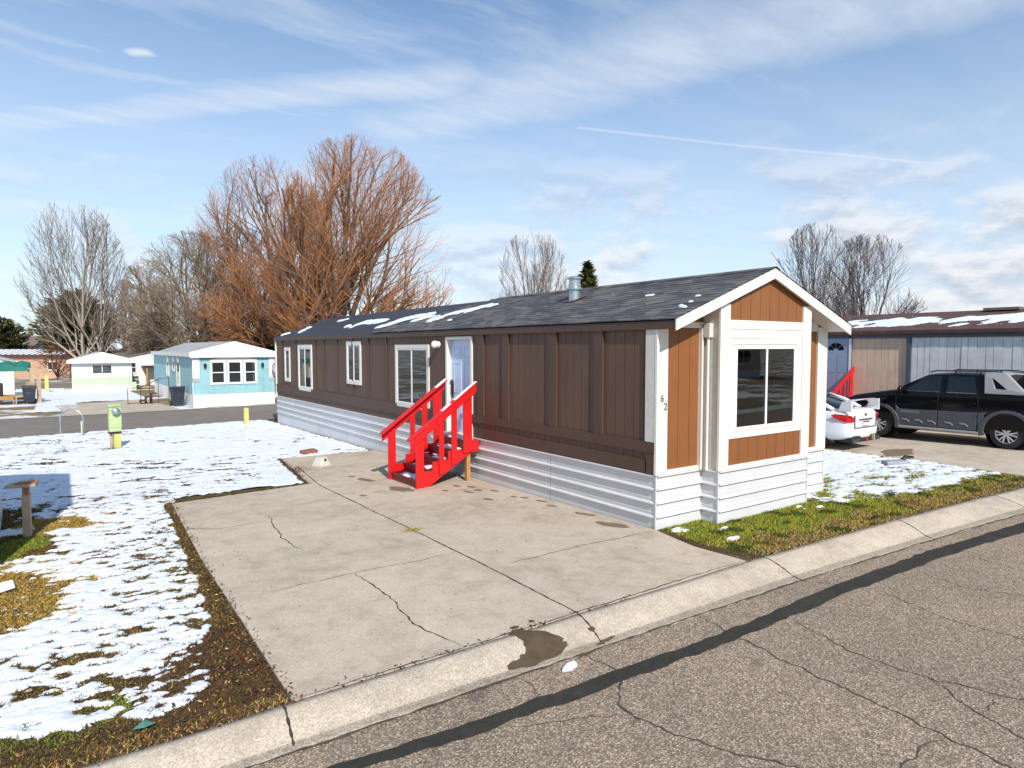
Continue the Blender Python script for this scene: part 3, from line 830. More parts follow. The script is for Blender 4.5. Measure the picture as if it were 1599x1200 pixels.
# right lawn: green by the house, tan and brown towards the kerb
n_ = 120000
x = rr.uniform(-0.18, 9.4, n_); y = rr.uniform(-2.2, 1.0, n_)
kd = y - kerb(x)
left_edge = np.interp(y, [-1.75, -1.3, -0.9, -0.3, 0], [0.25, 0.1, 0.0, 0.05, 0.1])
ok = (kd > 0.03) & (right_cover(x, y) < 0.015) & ~((x < 4.6) & (y > -0.02)) & ~((x > 1.02) & (x < 3.54) & (y > -0.33)) & (x > left_edge) & (pdist(x, y, NDRIVE) > 0.0)
ok &= rr.rand(n_) < np.interp(x, [0, 4, 9], [1, 0.9, 0.6])
x, y, kd = x[ok], y[ok], kd[ok]; n_ = len(x)
pn = fbm(x * 2.3, y * 2.3, 3)
gr = sstep(0.25, 0.75, kd + (pn - 0.5) * 1.1) * np.interp(x, [0, 4, 6, 9], [1, 1, 0.75, 0.6])
s_ = rr.rand(n_) < gr
T = pick([STRAW, GOLD, BROWN, OLIVE], [3, 3, 3, 2], n_, rr)
T[s_] = pick([LIME, GREEN, OLIVE, GOLD], [4.5, 6, 1.5, 1.2], int(s_.sum()), rr)
dk = (fbm(x * 3.1 + 4, y * 3.1 + 8, 2) > 0.66); T[dk] = pick([GREEN, DARK], [3, 2], int(dk.sum()), rr) * 0.6
blades('lawn_grass', x, y, 0.040, 0.011, T, 0.7, seed=4)
# leaf litter along the edge of the drive and in the corner
def litter(name, x, y, size, tints, seed, lift=0.03):
    rr = np.random.RandomState(seed); n_ = len(x)
    a = rr.rand(n_) * 2 * PI; s1 = size * (0.4 + rr.rand(n_)); s2 = s1 * (0.25 + 0.4 * rr.rand(n_))
    u_ = np.stack([np.cos(a) * s1, np.sin(a) * s1, rr.uniform(-.6, .6, n_) * s1], -1); v_ = np.stack([-np.sin(a) * s2, np.cos(a) * s2, rr.uniform(-.6, .6, n_) * s2], -1)
    c_ = np.stack([x, y, -GS * np.clip(y, 0, 60) + 0.006 + rr.rand(n_) * lift], -1)
    V = np.stack([c_ - u_, c_ - v_ * 0.9, c_ + u_, c_ + v_], 1).reshape(-1, 3)
    T = np.repeat(tints[:, None, :], 4, 1).reshape(-1, 3)
    return tag(np_mesh(name, V, np.arange(n_ * 4).reshape(-1, 4), M['tint'], tint=T), kind='stuff')
n_ = 60000
x = rr.uniform(-7.8, -2.2, n_); y = rr.uniform(-1.75, 11.2, n_)
dp = pdist(x, y, PAD); kd = y - kerb(x)
wE = np.interp(y, [-1.7, 0, 1.5, 6, 8], [0.70, 0.38, 0.17, 0.13, 0.09])
ok = (dp > -0.03 - 0.05 * rr.rand(n_)) & (kd > -0.03) & (left_cover(x, y) < 0.0) & ((dp < wE * (0.5 + rr.rand(n_))) | ((kd < 0.55) & (x < -5.9) & (rr.rand(n_) < 0.45)))
x, y = x[ok], y[ok]
litter('leaf_litter', x, y, 0.017, pick([(0.15, 0.058, 0.030), (0.085, 0.045, 0.024), (0.045, 0.026, 0.015), STRAW, (0.26, 0.14, 0.05)], [5, 5, 4, 0.5, 1.2], len(x), rr), 6)
n_ = 2600
x = rr.uniform(-0.3, 9.3, n_); y = kerb(x) + rr.exponential(0.07, n_) - 0.03
litter('leaf_litter', x, y, 0.014, pick([RUST, BROWN, STRAW, DARK], [3, 4, 3, 2], n_, rr), 7, 0.015)
x = rr.normal(-0.08, 0.16, 500); y = rr.normal(-0.75, 0.45, 500); ok = (y > -1.7)
litter('leaf_litter', x[ok], y[ok], 0.013, pick([RUST, BROWN, DARK], [3, 4, 3], int(ok.sum()), rr), 8, 0.012)
# grit scattered over the drive and gutter
x = rr.uniform(-5.8, -0.3, 420); y = rr.uniform(-1.6, 9, 420); ok = pdist(x, y, PAD) < -0.05
o = litter('grit', x[ok], y[ok], 0.010, pick([BROWN, DARK, RUST], [3, 4, 2], int(ok.sum()), rr), 9, 0.004); o.location.z = 0.016
# weed growing from the joint, and clumps of dead stalks
def weed(name, x, y, z, r_, n_, h, pal, wts, label, seed):
    rr = np.random.RandomState(seed)
    px_ = x + rr.normal(0, r_ * 0.5, n_); py_ = y + rr.normal(0, r_ * 0.35, n_)
    o = blades(name, px_ - x, py_ - y, h, 0.008, pick(pal, wts, n_, rr), 1.0, None, seed)
    o.location = (x, y, z); return tag(o, label, 'weed')
weed('weed_tuft', -2.95, 2.13, zslab(2.1), 0.13, 260, 0.05, [LIME, GOLD, OLIVE], [2, 3, 3], 'dry yellow green weed tuft sprouting from the long joint in the driveway', 3)
x = rr.normal(-2.72, 0.16, 260); y = rr.normal(8.5, 0.22, 260); o = litter('weed_scraps', x, y, 0.02, pick([RUST, BROWN, DARK], [2, 3, 3], 260, rr), 12, 0.02); o.location.z = 0.016
# ------------------------------------------------------------------ the brown home
L_, W_ = 20.06, 4.56
SK = 0.82                       # top of the skirting
WT = 3.00                       # underside of the fascia
KR = 0.369                      # roof slope
XR = 2.28; ZR = 4.0             # ridge
def roofz(x): return ZR - KR * abs(x - XR)
house = thing('mobile_home', 'long dark brown single wide mobile home with caramel front, white trim and corrugated skirting', 'mobile home')

def siding(mb, a0, a1, z0, z1, n, off, pitch=0.203, depth=0.008, gw=0.012, axis='x', phase=0.0, top=None):
    """grooved boards: profile along one axis, pulled up in z; n = outward sign; off = plane position"""
    ps = [(a0, 0.0)]
    k_ = math.floor((a0 - phase) / pitch)
    a = phase + k_ * pitch
    while a < a1:
        if a - gw / 2 > a0 + 0.004 and a + gw / 2 < a1 - 0.004:
            ps += [(a - gw / 2, 0), (a - gw / 2 + 0.002, -depth), (a + gw / 2 - 0.002, -depth), (a + gw / 2, 0)]
        a += pitch
    ps.append((a1, 0.0))
    vs = []
    for u_, d in ps:
        for zt in (z0, z1 if top is None else top(u_)):
            p = off + n * d
            vs.append((p, u_, zt) if axis == 'x' else (u_, p, zt))
    mb.add(vs, [(2 * i, 2 * i + 2, 2 * i + 3, 2 * i + 1) for i in range(len(ps) - 1)])

# side wall (faces -x), with the door opening left free
D0, D1, DT = 5.24, 6.24, 2.90
mb = MB()
siding(mb, 0.0, D0, SK - 0.02, WT + 0.12, -1, 0.0, phase=0.06)
siding(mb, D1, L_, SK - 0.02, WT + 0.12, -1, 0.0, phase=0.06)
siding(mb, D0, D1, DT, WT + 0.12, -1, 0.0, phase=0.06)
mb.build('side_wall', M['brown'], house)
mb = MB(); mb.box(W_ - 0.01, W_, 0, L_, SK - 0.02, 3.1); mb.box(0.01, W_ - 0.01, L_ - 0.02, L_, SK - 0.02, 3.1)
mb.prism([(0, 3.1), (W_, 3.1), (XR, 3.93)], L_ - 0.02, L_, 'y')
mb.build('rear_wall', M['brown'], house)
# battens and belly band on the side
mb = MB()
for y0, y1 in ((4.70, 4.94), (3.80, 4.02), (2.32, 2.54), (1.13, 1.34)):
    mb.box(-0.042, -0.001, y0, y1, 1.315, WT + 0.1)
for y in (9.54, 10.75, 11.95, 13.23, 14.47, 15.3, 17.5, 19.2):
    mb.box(-0.030, -0.001, y - 0.035, y + 0.035, 1.285, WT + 0.1)
mb.box(-0.040, -0.001, 0.0, D0 - 0.09, 1.155, 1.315)
mb.box(-0.034, -0.001, D1 + 0.09, L_, 1.00, 1.285)
mb.box(-0.030, -0.001, 0.0, 0.17, SK + 0.004, 1.154)
mb.box(-0.018, -0.001, 0.20, 5.0, SK + 0.02, SK + 0.22)
mb.build_each('batten', M['brown_trim'], house, bev=0.003, seg=1)
# corner boards: stucco on the side, cream on the front
mb = MB(); mb.box(-0.036, -0.001, 0.012, 0.20, 1.317, WT + 0.02); mb.build('corner_board', M['stucco'], house, bev=0.003, seg=1)
mb = MB(); mb.box(-0.040, 0.20, -0.036, 0.010, SK + 0.003, WT + 0.06); mb.build('corner_board', M['cream'], house, bev=0.003, seg=1)
mb = MB(); mb.box(-0.05, 0.03, L_ - 0.02, L_ + 0.03, SK, WT + 0.02); mb.build('corner_board', M['cream'], house)

# front wall (faces -y)
mb = MB()
siding(mb, 0.20, 1.06, SK, 3.3, -1, 0.0, 0.256, axis='y', phase=0.47, top=lambda x: roofz(x) - 0.12)
siding(mb, 3.50, W_, SK, 3.3, -1, 0.0, 0.256, axis='y', phase=0.47, top=lambda x: roofz(x) - 0.12)
mb.build_each('front_wall', M['caramel'], house)
BY = -0.32; B0, B1 = 1.04, 3.47
mb = MB()
siding(mb, 1.24, 3.26, SK + 0.06, 1.31, -1, BY, 0.256, axis='y', phase=1.24 + 0.29)
siding(mb, 1.24, 3.26, 3.15, 3.9, -1, BY, 0.256, axis='y', phase=1.24 + 0.29, top=lambda x: roofz(x) - 0.10)
mb.build_each('bay_panel', M['caramel'], house)
mb = MB()   # returns of the bay
mb.box(B0, B0 + 0.02, BY + 0.005, 0.0, SK, 3.42); mb.box(B1 - 0.02, B1, BY + 0.005, 0.0, SK, 3.42)
mb.build_each('bay_return', M['stucco'], house)
mb = MB()
mb.box(1.01, 1.245, BY - 0.03, BY + 0.012, SK + 0.003, roofz(1.01) - 0.13)
mb.box(3.245, 3.49, BY - 0.03, BY + 0.012, SK + 0.003, roofz(3.49) - 0.13)
mb.box(1.247, 3.243, BY - 0.026, BY + 0.010, SK + 0.003, 0.885)
mb.box(1.247, 3.243, BY - 0.026, BY + 0.010, 3.015, 3.155)
mb.box(1.247, 3.243, BY - 0.020, BY + 0.010, 2.87, 3.010)
mb.box(1.247, 3.243, BY - 0.016, BY + 0.010, 2.78, 2.867)
mb.box(1.247, 1.375, BY - 0.016, BY + 0.010, 1.30, 2.778)
mb.box(3.075, 3.243, BY - 0.016, BY + 0.010, 1.30, 2.778)
mb.box(1.377, 3.073, BY - 0.016, BY + 0.010, 1.30, 1.40)
mb.build_each('bay_trim', M['cream'], house, bev=0.003, seg=1)
mb = MB(); mb.box(4.27, W_ + 0.03, -0.036, 0.01, SK + 0.003, 3.1); mb.box(3.475, 4.269, -0.03, 0.01, SK + 0.003, 0.88); mb.box(3.475, 4.269, -0.03, 0.01, 3.02, 3.2)
mb.box(0.201, 1.03, -0.03, 0.01, SK + 0.003, 0.885); mb.box(0.201, 1.03, -0.030, 0.01, 3.03, 3.12)
mb.build_each('corner_board', M['cream'], house, bev=0.003, seg=1)
# the conduit beside the bay
mb = MB(); mb.tube([(0.985, -0.14, SK), (0.985, -0.14, 2.95)], 0.022, 10); mb.box(0.93, 0.965, -0.07, 0.0, SK, 3.05)
o = mb.build('conduit', M['cream'], house)
mb = MB(); mb.box(0.94, 1.035, -0.20, -0.08, 2.88, 3.10); mb.build('junction_box', M['stucco'], o, bev=0.012)
def window(parent, ax, off, u0, u1, v0, v1, tw=0.09, mull=True, label=None, glass=None, lights=2, tp=0.03):
    """ax 'x': wall faces -x, u runs along y; ax 'y': wall faces -y, u runs along x"""
    f = (lambda u_, v_, n_: (off - n_, u_, v_)) if ax == 'x' else (lambda u_, v_, n_: (u_, off - n_, v_))
    def bx(mb, a0, a1, b0, b1, n0, n1):
        mb.add([f(u_, v_, n_) for u_ in (a0, a1) for v_ in (b0, b1) for n_ in (n0, n1)], [(0, 1, 3, 2), (4, 6, 7, 5), (0, 4, 5, 1), (2, 3, 7, 6), (0, 2, 6, 4), (1, 5, 7, 3)])
    mb = MB()
    if tw > 0:
        bx(mb, u0, u0 + tw, v0, v1, -0.01, tp); bx(mb, u1 - tw, u1, v0, v1, -0.01, tp)
        bx(mb, u0 + tw, u1 - tw, v1 - tw, v1, -0.01, tp - 0.002); bx(mb, u0 + tw, u1 - tw, v0, v0 + tw, -0.01, tp + 0.006)
    a0, a1, b0, b1 = u0 + tw, u1 - tw, v0 + tw, v1 - tw
    s_ = 0.035
    root = mb.build('window', M['cream'], parent, bev=0.003, seg=1) if tw > 0 else None
    sb = MB()
    bx(sb, a0 + 0.001, a0 + s_, b0 + 0.001, b1 - 0.001, 0.0, 0.022); bx(sb, a1 - s_, a1 - 0.001, b0 + 0.001, b1 - 0.001, 0.0, 0.022)
    bx(sb, a0 + s_, a1 - s_, b1 - s_, b1 - 0.001, 0.0, 0.021); bx(sb, a0 + s_, a1 - s_, b0 + 0.001, b0 + s_, 0.0, 0.021)
    for i in range(1, lights):
        c_ = a0 + (a1 - a0) * i / lights
        bx(sb, c_ - s_ * 0.65, c_ + s_ * 0.65, b0 + s_, b1 - s_, 0.0, 0.023)
    if root is None:
        root = sb.build('window', M['white'], parent, bev=0.002, seg=1)
    else:
        sb.build('sash', M['white'], root, bev=0.002, seg=1)
    gb = MB(); bx(gb, a0 + s_ * 0.5, a1 - s_ * 0.5, b0 + s_ * 0.5, b1 - s_ * 0.5, 0.002, 0.009)
    gb.build('pane', glass or M['glass'], root)
    return root
window(house, 'x', 0.0, 7.12, 8.98, 1.22, 2.80, 0.10)
window(house, 'x', 0.0, 11.30, 12.42, 1.64, 2.92, 0.10)
window(house, 'x', 0.0, 15.68, 17.22, 1.20, 2.83, 0.12)
window(house, 'x', 0.0, 18.22, 18.90, 1.45, 2.74, 0.10, lights=1)
def clear_glass():
    t = NT('clear_glass'); t.t.nodes.remove(t.p)
    out_ = [n for n in t.t.nodes if n.type == 'OUTPUT_MATERIAL'][0]
    fr = t.n('ShaderNodeFresnel'); fr.inputs['IOR'].default_value = 2.0
    tr = t.n('ShaderNodeBsdfTransparent'); tr.inputs['Color'].default_value = (0.82, 0.86, 0.84, 1)
    gl = t.n('ShaderNodeBsdfGlossy'); gl.inputs['Roughness'].default_value = 0.015
    b_ = t.n('ShaderNodeBump'); b_.inputs['Strength'].default_value = 0.05; b_.inputs['Distance'].default_value = 0.02; t.l(t.noise(1.6, 2), b_.inputs['Height']); t.l(b_.outputs[0], gl.inputs['Normal'])
    mx = t.n('ShaderNodeMixShader'); t.l(fr.outputs[0], mx.inputs[0]); t.l(tr.outputs[0], mx.inputs[1]); t.l(gl.outputs[0], mx.inputs[2]); t.l(mx.outputs[0], out_.inputs[0])
    return t.m
M['clear'] = clear_glass()
bw = window(house, 'y', BY, 1.378, 3.072, 1.405, 2.775, 0.035, lights=2, tp=0.012, glass=M['clear'])
# the room behind the bay window
M['room'] = paint('room_wall', (0.60, 0.55, 0.46), 0.8, 0.05); M['carpet'] = paint('carpet', (0.20, 0.15, 0.11), 0.95, 0.15, 9)
mb = MB(); mb.box(0.06, W_ - 0.06, 3.6, 3.65, 0.9, 2.95); mb.box(0.03, 0.06, 0.02, 3.6, 0.9, 2.95); mb.box(W_ - 0.06, W_ - 0.03, 0.02, 3.6, 0.9, 2.95); mb.box(0.06, W_ - 0.06, 0.02, 3.6, 2.95, 2.98)
mb.build_each('room_wall', M['room'], house)
mb = MB(); mb.prism([(0.06, 0.02), (B0 + 0.03, 0.02), (B0 + 0.03, BY + 0.02), (B1 - 0.03, BY + 0.02), (B1 - 0.03, 0.02), (W_ - 0.06, 0.02), (W_ - 0.06, 3.6), (0.06, 3.6)], 0.86, 0.90, 'z'); mb.build('room_floor', M['carpet'], house)
M['curtain'] = paint('curtain_cloth', (0.62, 0.60, 0.54), 0.8, 0.05)
mb = MB(); vs = []
for i in range(13):
    x = 2.76 + 0.024 * i; vs += [(x, BY + 0.09 + 0.022 * (i % 2), 1.42), (x, BY + 0.09 + 0.022 * (i % 2), 2.76)]
mb.add(vs, [(2 * i, 2 * i + 2, 2 * i + 3, 2 * i + 1) for i in range(12)]); mb.build('curtain', M['curtain'], bw)
# skirting: ribbed metal sheets
def ribbed(mb, pts, side):
    """horizontal ribs along a run of plan points; side = +1 when outward is to the right of travel"""
    ribs = [0.60, 0.39, 0.18]
    prof = [(SK, 0.0), (SK, 0.036), (SK - 0.02, 0.038), (SK - 0.024, 0.004)]
    for rz_ in ribs:
        prof += [(rz_ + 0.085, 0.003), (rz_ + 0.080, 0.008), (rz_ + 0.05, 0.004), (rz_ + 0.030, 0.004), (rz_ + 0.016, 0.034), (rz_, 0.038), (rz_ - 0.004, 0.001)]
    prof.append((0.06, 0.004))
    for (ax, ay), (bx_, by_) in zip(pts, pts[1:]):
        d = Vector((bx_ - ax, by_ - ay)); ln = d.length; d /= ln; nr = Vector((d.y, -d.x)) * side
        k_ = max(1, round(ln / 2.45))
        for i in range(k_):
            e0 = 0.0 if i == 0 else 0.003; e1 = 0.0 if i == k_ - 1 else 0.003
            vs = []
            for s_ in (ln * i / k_ + e0, ln * (i + 1) / k_ - e1):
                px_, py_ = ax + d.x * s_, ay + d.y * s_
                for z, o_ in prof + [(-9, 0.004)]:
                    zz = gz(py_) - 0.05 if z == -9 else z
                    vs.append((px_ + nr.x * o_, py_ + nr.y * o_, zz))
            m = len(prof) + 1
            mb.add(vs, [(j, j + 1, m + j + 1, m + j) for j in range(m - 1)])
M['skirt'] = paint('white_ribbed_metal', (0.62, 0.62, 0.625), 0.36, 0.05, 1.3, dirt=0.2, dirtc=(0.42, 0.40, 0.37), metal=0.0)
mb = MB()
ribbed(mb, [(-0.004, L_), (-0.004, 0.0)], 1)
sk = mb
ribbed(sk, [(0.0, -0.004), (B0, -0.004), (B0, BY - 0.004), (B1, BY - 0.004), (B1, -0.004), (W_, -0.004), (W_, L_), (0, L_)], 1)
so_ = sk.build('skirting', M['skirt'], house)
cm = MB()
for x, y in ((-0.012, -0.012), (B0 - 0.012, BY - 0.012), (B1 + 0.012, BY - 0.012), (W_ + 0.012, -0.012)):
    cm.box(x - 0.012, x + 0.012, y - 0.012, y + 0.012, gz(0) - 0.05, SK + 0.002)
cm.build_each('skirting_corner', M['skirt'], so_)

# roof: deck, dark old covering, newer shingles over the front part
OF = 0.42
mb = MB()
th = 0.07
for sx in (-1, 1):
    xe = -0.055 if sx < 0 else W_ + 0.10
    ze = roofz(xe)
    vs = [(XR, -OF + 0.02, ZR - 0.02), (XR, L_ + 0.15, ZR - 0.02), (xe, L_ + 0.15, ze - 0.02), (xe, -OF + 0.02, ze - 0.02),
          (XR, -OF + 0.02, ZR - 0.02 - th), (XR, L_ + 0.15, ZR - 0.02 - th), (xe, L_ + 0.15, ze - 0.02 - th), (xe, -OF + 0.02, ze - 0.02 - th)]
    mb.add(vs, [(0, 1, 2, 3), (4, 7, 6, 5), (3, 2, 6, 7), (0, 3, 7, 4), (1, 5, 6, 2)])
t = NT('old_roofing'); nz = t.noise(0.8, 6, 0.65, vec=t.co(scale=(1, 0.25, 1)))
t.base(t.ramp(nz, [(0.35, (0.012, 0.013, 0.017)), (0.62, (0.036, 0.040, 0.047))])); t.rough(t.ramp(nz, [(0.3, 0.35), (0.7, 0.7)])); t.bump(t.noise(30, 4), 0.3, 0.01)
M['oldroof'] = t.m
roof = mb.build('roof', M['oldroof'], house)
t = NT('shingles')
br = t.n('ShaderNodeTexBrick'); t.l(t.co(), br.inputs['Vector'])
# shingle tabs are separate real courses; only the tab to tab colour varies
vz = t.n('ShaderNodeTexVoronoi'); vz.inputs['Scale'].default_value = 1.0; t.l(t.co(scale=(7.3, 3.6, 0.01)), vz.inputs['Vector'])
sc_ = t.n('ShaderNodeSeparateColor'); t.l(vz.outputs['Color'], sc_.inputs[0])
cb = t.ramp(sc_.outputs[0], [(0.0, (0.050, 0.050, 0.057)), (0.5, (0.090, 0.087, 0.092)), (1.0, (0.150, 0.140, 0.136))])
cb = t.mix(1.0, cb, t.ramp(t.noise(0.9, 5, 0.6), [(0.3, (0.75, 0.76, 0.8)), (0.7, (1.25, 1.2, 1.14))]), 'MULTIPLY')
t.base(cb); t.rough(0.8); t.bump(t.noise(160, 3, 0.7), 0.5, 0.006); M['shingle'] = t.m
def courses(side):
    mb = MB(); e = 0.135; r_ = random.Random(8)
    xe = -0.075 if side < 0 else W_ + 0.12
    n_ = int(abs(XR - xe) / e) + 1
    for i in range(n_):
        xa = xe - side * i * e; xb = xa - side * (e + 0.03)
        if side < 0: xb = min(xb, XR)
        else: xb = max(xb, XR)
        f_ = (xa - xe) / (XR - xe)
        yend = (10.5 - 2.9 * f_) if side < 0 else 8
        yy = -OF - 0.015
        while yy < yend:
            y2 = min(yy + 0.92, yend)
            dz = r_.uniform(0, 0.004)
            za, zb = roofz(xa) + 0.020 + dz, roofz(xb) + 0.012
            mb.add([(xa, yy, za), (xa, y2 - 0.004, za), (xb, y2 - 0.004, zb), (xb, yy, zb), (xa, yy, za - 0.016), (xa, y2 - 0.004, za - 0.016)],
                   [(0, 1, 2, 3), (0, 4, 5, 1)])
            yy = y2
    return mb
courses(-1).build('shingles', M['shingle'], roof)
courses(1).build('shingles', M['shingle'], roof)
mb = MB()
mb.add([(XR - 0.13, -OF - 0.02, roofz(XR - 0.13) + 0.028), (XR - 0.13, 7.6, roofz(XR - 0.13) + 0.028), (XR, 7.6, ZR + 0.034), (XR, -OF - 0.02, ZR + 0.034), (XR + 0.13, 7.6, roofz(XR + .13) + 0.028), (XR + 0.13, -OF - 0.02, roofz(XR + .13) + 0.028)], [(0, 1, 2, 3), (3, 2, 4, 5)])
mb.build('ridge_cap', M['shingle'], roof)
# fascia, rake boards, soffit
mb = MB(); mb.box(-0.060, -0.036, -OF + 0.03, L_ + 0.13, WT - 0.005, 3.115); mb.box(W_ + 0.085, W_ + 0.11, -OF + 0.03, L_ + 0.13, WT, 3.10)
mb.build_each('fascia', M['brown_trim'], house, bev=0.003, seg=1)
mb = MB()
for sx in (-1, 1):
    xe = -0.075 if sx < 0 else W_ + 0.12
    zt = roofz(xe)
    top = 0.005; dep = 0.165
    vs = []
    for y in (-OF - 0.005, -OF + 0.025):
        vs += [(xe, y, zt + top), (XR, y, ZR + top), (XR, y, ZR + top - dep), (xe, y, zt + top - dep)]
    mb.add(vs, [(0, 1, 2, 3), (7, 6, 5, 4), (0, 4, 5, 1), (3, 2, 6, 7), (0, 3, 7, 4)])
mb.build_each('rake_board', M['cream'], house, bev=0.003, seg=1)
mb = MB()
for sx in (-1, 1):
    xe = -0.034 if sx < 0 else W_ + 0.083
    vs = []
    for d in (0.10, 0.115):
        vs += [(xe, -OF + 0.027, roofz(xe) - d), (XR, -OF + 0.027, ZR - d), (XR, -0.002, ZR - d), (xe, -0.002, roofz(xe) - d)]
    mb.add(vs, [(0, 1, 2, 3), (7, 6, 5, 4), (0, 4, 5, 1), (2, 6, 7, 3), (0, 3, 7, 4)])
mb.build_each('soffit', M['cream'], house)
# roof vent
vx, vy = 1.42, 3.53; vz_ = roofz(vx)
mb = MB()
mb.lathe([(0.0, 0.47), (0.10, 0.485), (0.155, 0.455), (0.155, 0.435), (0.115, 0.43), (0.115, 0.33), (0.125, 0.325), (0.125, 0.27), (0.16, 0.255), (0.16, 0.215), (0.12, 0.205), (0.12, -0.12)], 20, (vx, vy, vz_))
vo = mb.build('roof_vent', M['galv'], house, smooth=True)
vo.modifiers.new('e', 'EDGE_SPLIT').split_angle = R(40)
mb = MB(); mb.add([(vx - 0.2, vy - 0.2, roofz(vx - .2) + 0.042), (vx - 0.2, vy + 0.2, roofz(vx - .2) + 0.042), (vx + 0.2, vy + 0.2, roofz(vx + .2) + 0.042), (vx + 0.2, vy - 0.2, roofz(vx + .2) + 0.042)], [(0, 1, 2, 3)])
mb.build('flashing', M['shingle'], vo)
# snow left on the roof
def roof_snow(strokes, name='roof_snow'):
    st = 0.026; xs_ = np.arange(-0.05, 2.2, st); ys_ = np.arange(-0.6, 20.2, st)
    Xg, Yg = np.meshgrid(xs_, ys_, indexing='ij')
    h = np.full(Xg.shape, -5.0)
    nz_ = fbm(Xg * 5, Yg * 3, 4) - 0.5
    for pts, w_ in strokes:
        for a, b in zip(pts, pts[1:] if len(pts) > 1 else pts):
            vx_, vy_ = b[0] - a[0], b[1] - a[1]; l2 = vx_ ** 2 + vy_ ** 2 + 1e-9
            t_ = np.clip(((Xg - a[0]) * vx_ + (Yg - a[1]) * vy_) / l2, 0, 1)
            d = np.hypot(Xg - a[0] - t_ * vx_, (Yg - a[1] - t_ * vy_) * 0.75)
            h = np.maximum(h, 1 - d / w_)
    h = h + nz_ * 2.6
    hh = np.where(h > 0, np.where(Yg < 3, 0.011, 0.034) * (1 - np.exp(-h * 2)), -0.02)
    Z = ZR - KR * np.abs(Xg - XR) + 0.006 + hh + np.where(Yg < 10.5 - 2.9 * (Xg / 2.3), 0.018, 0)
    n0, n1 = Xg.shape; idx = np.arange(n0 * n1).reshape(n0, n1)
    F = np.stack([idx[:-1, :-1], idx[1:, :-1], idx[1:, 1:], idx[:-1, 1:]], -1).reshape(-1, 4)
    F = F[(h.ravel()[F] > 0).any(1)]
    used = np.unique(F); mp = np.full(n0 * n1, -1); mp[used] = np.arange(len(used))
    o = np_mesh(name, np.stack([Xg.ravel(), Yg.ravel(), Z.ravel()], -1)[used], mp[F], M['snow'], house, smooth=True)
    o['kind'] = 'stuff'; o['label'] = 'patches of old snow on the dark roof'
roof_snow([([(1.62, 7.0), (1.36, 7.46), (1.2, 7.91), (1.02, 8.18), (0.80, 8.3)], 0.17), ([(1.37, 9.72), (1.21, 10.39), (1.07, 10.76), (0.78, 10.81), (0.60, 11.0)], 0.15), ([(1.1, 12.24), (1.09, 13.23), (1.04, 13.71), (0.85, 13.85)], 0.16),
           ([(1.06, 8.57), (1.01, 9.13), (0.76, 9.4)], 0.09), ([(0.96, 19.07), (0.41, 18.41)], 0.09), ([(0.39, 19.84), (0.29, 19.97)], 0.1), ([(1.69, 16.96), (1.6, 17.1)], 0.13), ([(0.79, 14.27), (0.8, 14.4)], 0.09), ([(0.57, 7.14), (0.56, 7.2)], 0.05), ([(0.59, 8.17), (0.6, 8.3)], 0.05),
           ([(1.26, 1.28), (1.25, 1.40)], 0.024), ([(0.40, -0.16), (0.52, 0.02)], 0.028), ([(0.68, -0.05), (0.69, -0.02)], 0.022), ([(0.97, 0.05), (0.975, 0.09)], 0.02)])
# door: frame, leaf set back in the opening
mb = MB()
mb.box(-0.032, 0.10, D0 - 0.07, D0, SK, DT + 0.07); mb.box(-0.032, 0.10, D1, D1 + 0.07, SK, DT + 0.07); mb.box(-0.032, 0.10, D0, D1, DT, DT + 0.07)
mb.box(-0.05, 0.12, D0, D1, SK - 0.02, SK + 0.015)
door = mb.build('door', M['cream'], house, bev=0.003, seg=1)
mb = MB()
lf0, lf1 = D0 + 0.004, D1 - 0.004
mb.box(0.085, 0.12, lf0, lf1, SK + 0.017, DT - 0.003)
def panel(mb, y0, y1, z0, z1):
    for a0, a1, b0, b1 in ((y0, y1, z0, z0 + 0.02), (y0, y1, z1 - 0.02, z1), (y0, y0 + 0.02, z0 + 0.02, z1 - 0.02), (y1 - 0.02, y1, z0 + 0.02, z1 - 0.02)):
        mb.box(0.076, 0.086, a0, a1, b0, b1)
    mb.box(0.079, 0.086, y0 + 0.05, y1 - 0.05, z0 + 0.05, z1 - 0.05)
for y0, y1 in ((lf0 + 0.12, lf0 + 0.44), (lf1 - 0.44, lf1 - 0.12)):
    panel(mb, y0, y1, 2.50, 2.76); panel(mb, y0, y1, 1.72, 2.40); panel(mb, y0, y1, 0.98, 1.56)
leaf = mb.build('door_leaf', M['doorblue'], door, bev=0.002, seg=1)
mb = MB(); hy = lf1 - 0.07
mb.tube([(0.05, hy, 1.70), (0.05, hy, 1.90)], 0.012, 8); mb.box(0.06, 0.086, hy - 0.03, hy + 0.03, 1.60, 1.96); mb.sphere((0.045, hy, 1.98), 0.03)
mb.build('handle', M['black'], door)
# porch light
mb = MB(); mb.lathe([(0.0, 0.0), (0.075, 0.0), (0.075, 0.03), (0.05, 0.05), (0.0, 0.05)], 16, (-0.052, 6.62, 2.80), 'x')
pl_ = mb.build('porch_light', M['white'], house, smooth=False)
mb = MB(); mb.sphere((-0.125, 6.62, 2.80), 0.088, 20, 12); mb.build('globe', M['bulb'], pl_, smooth=True)
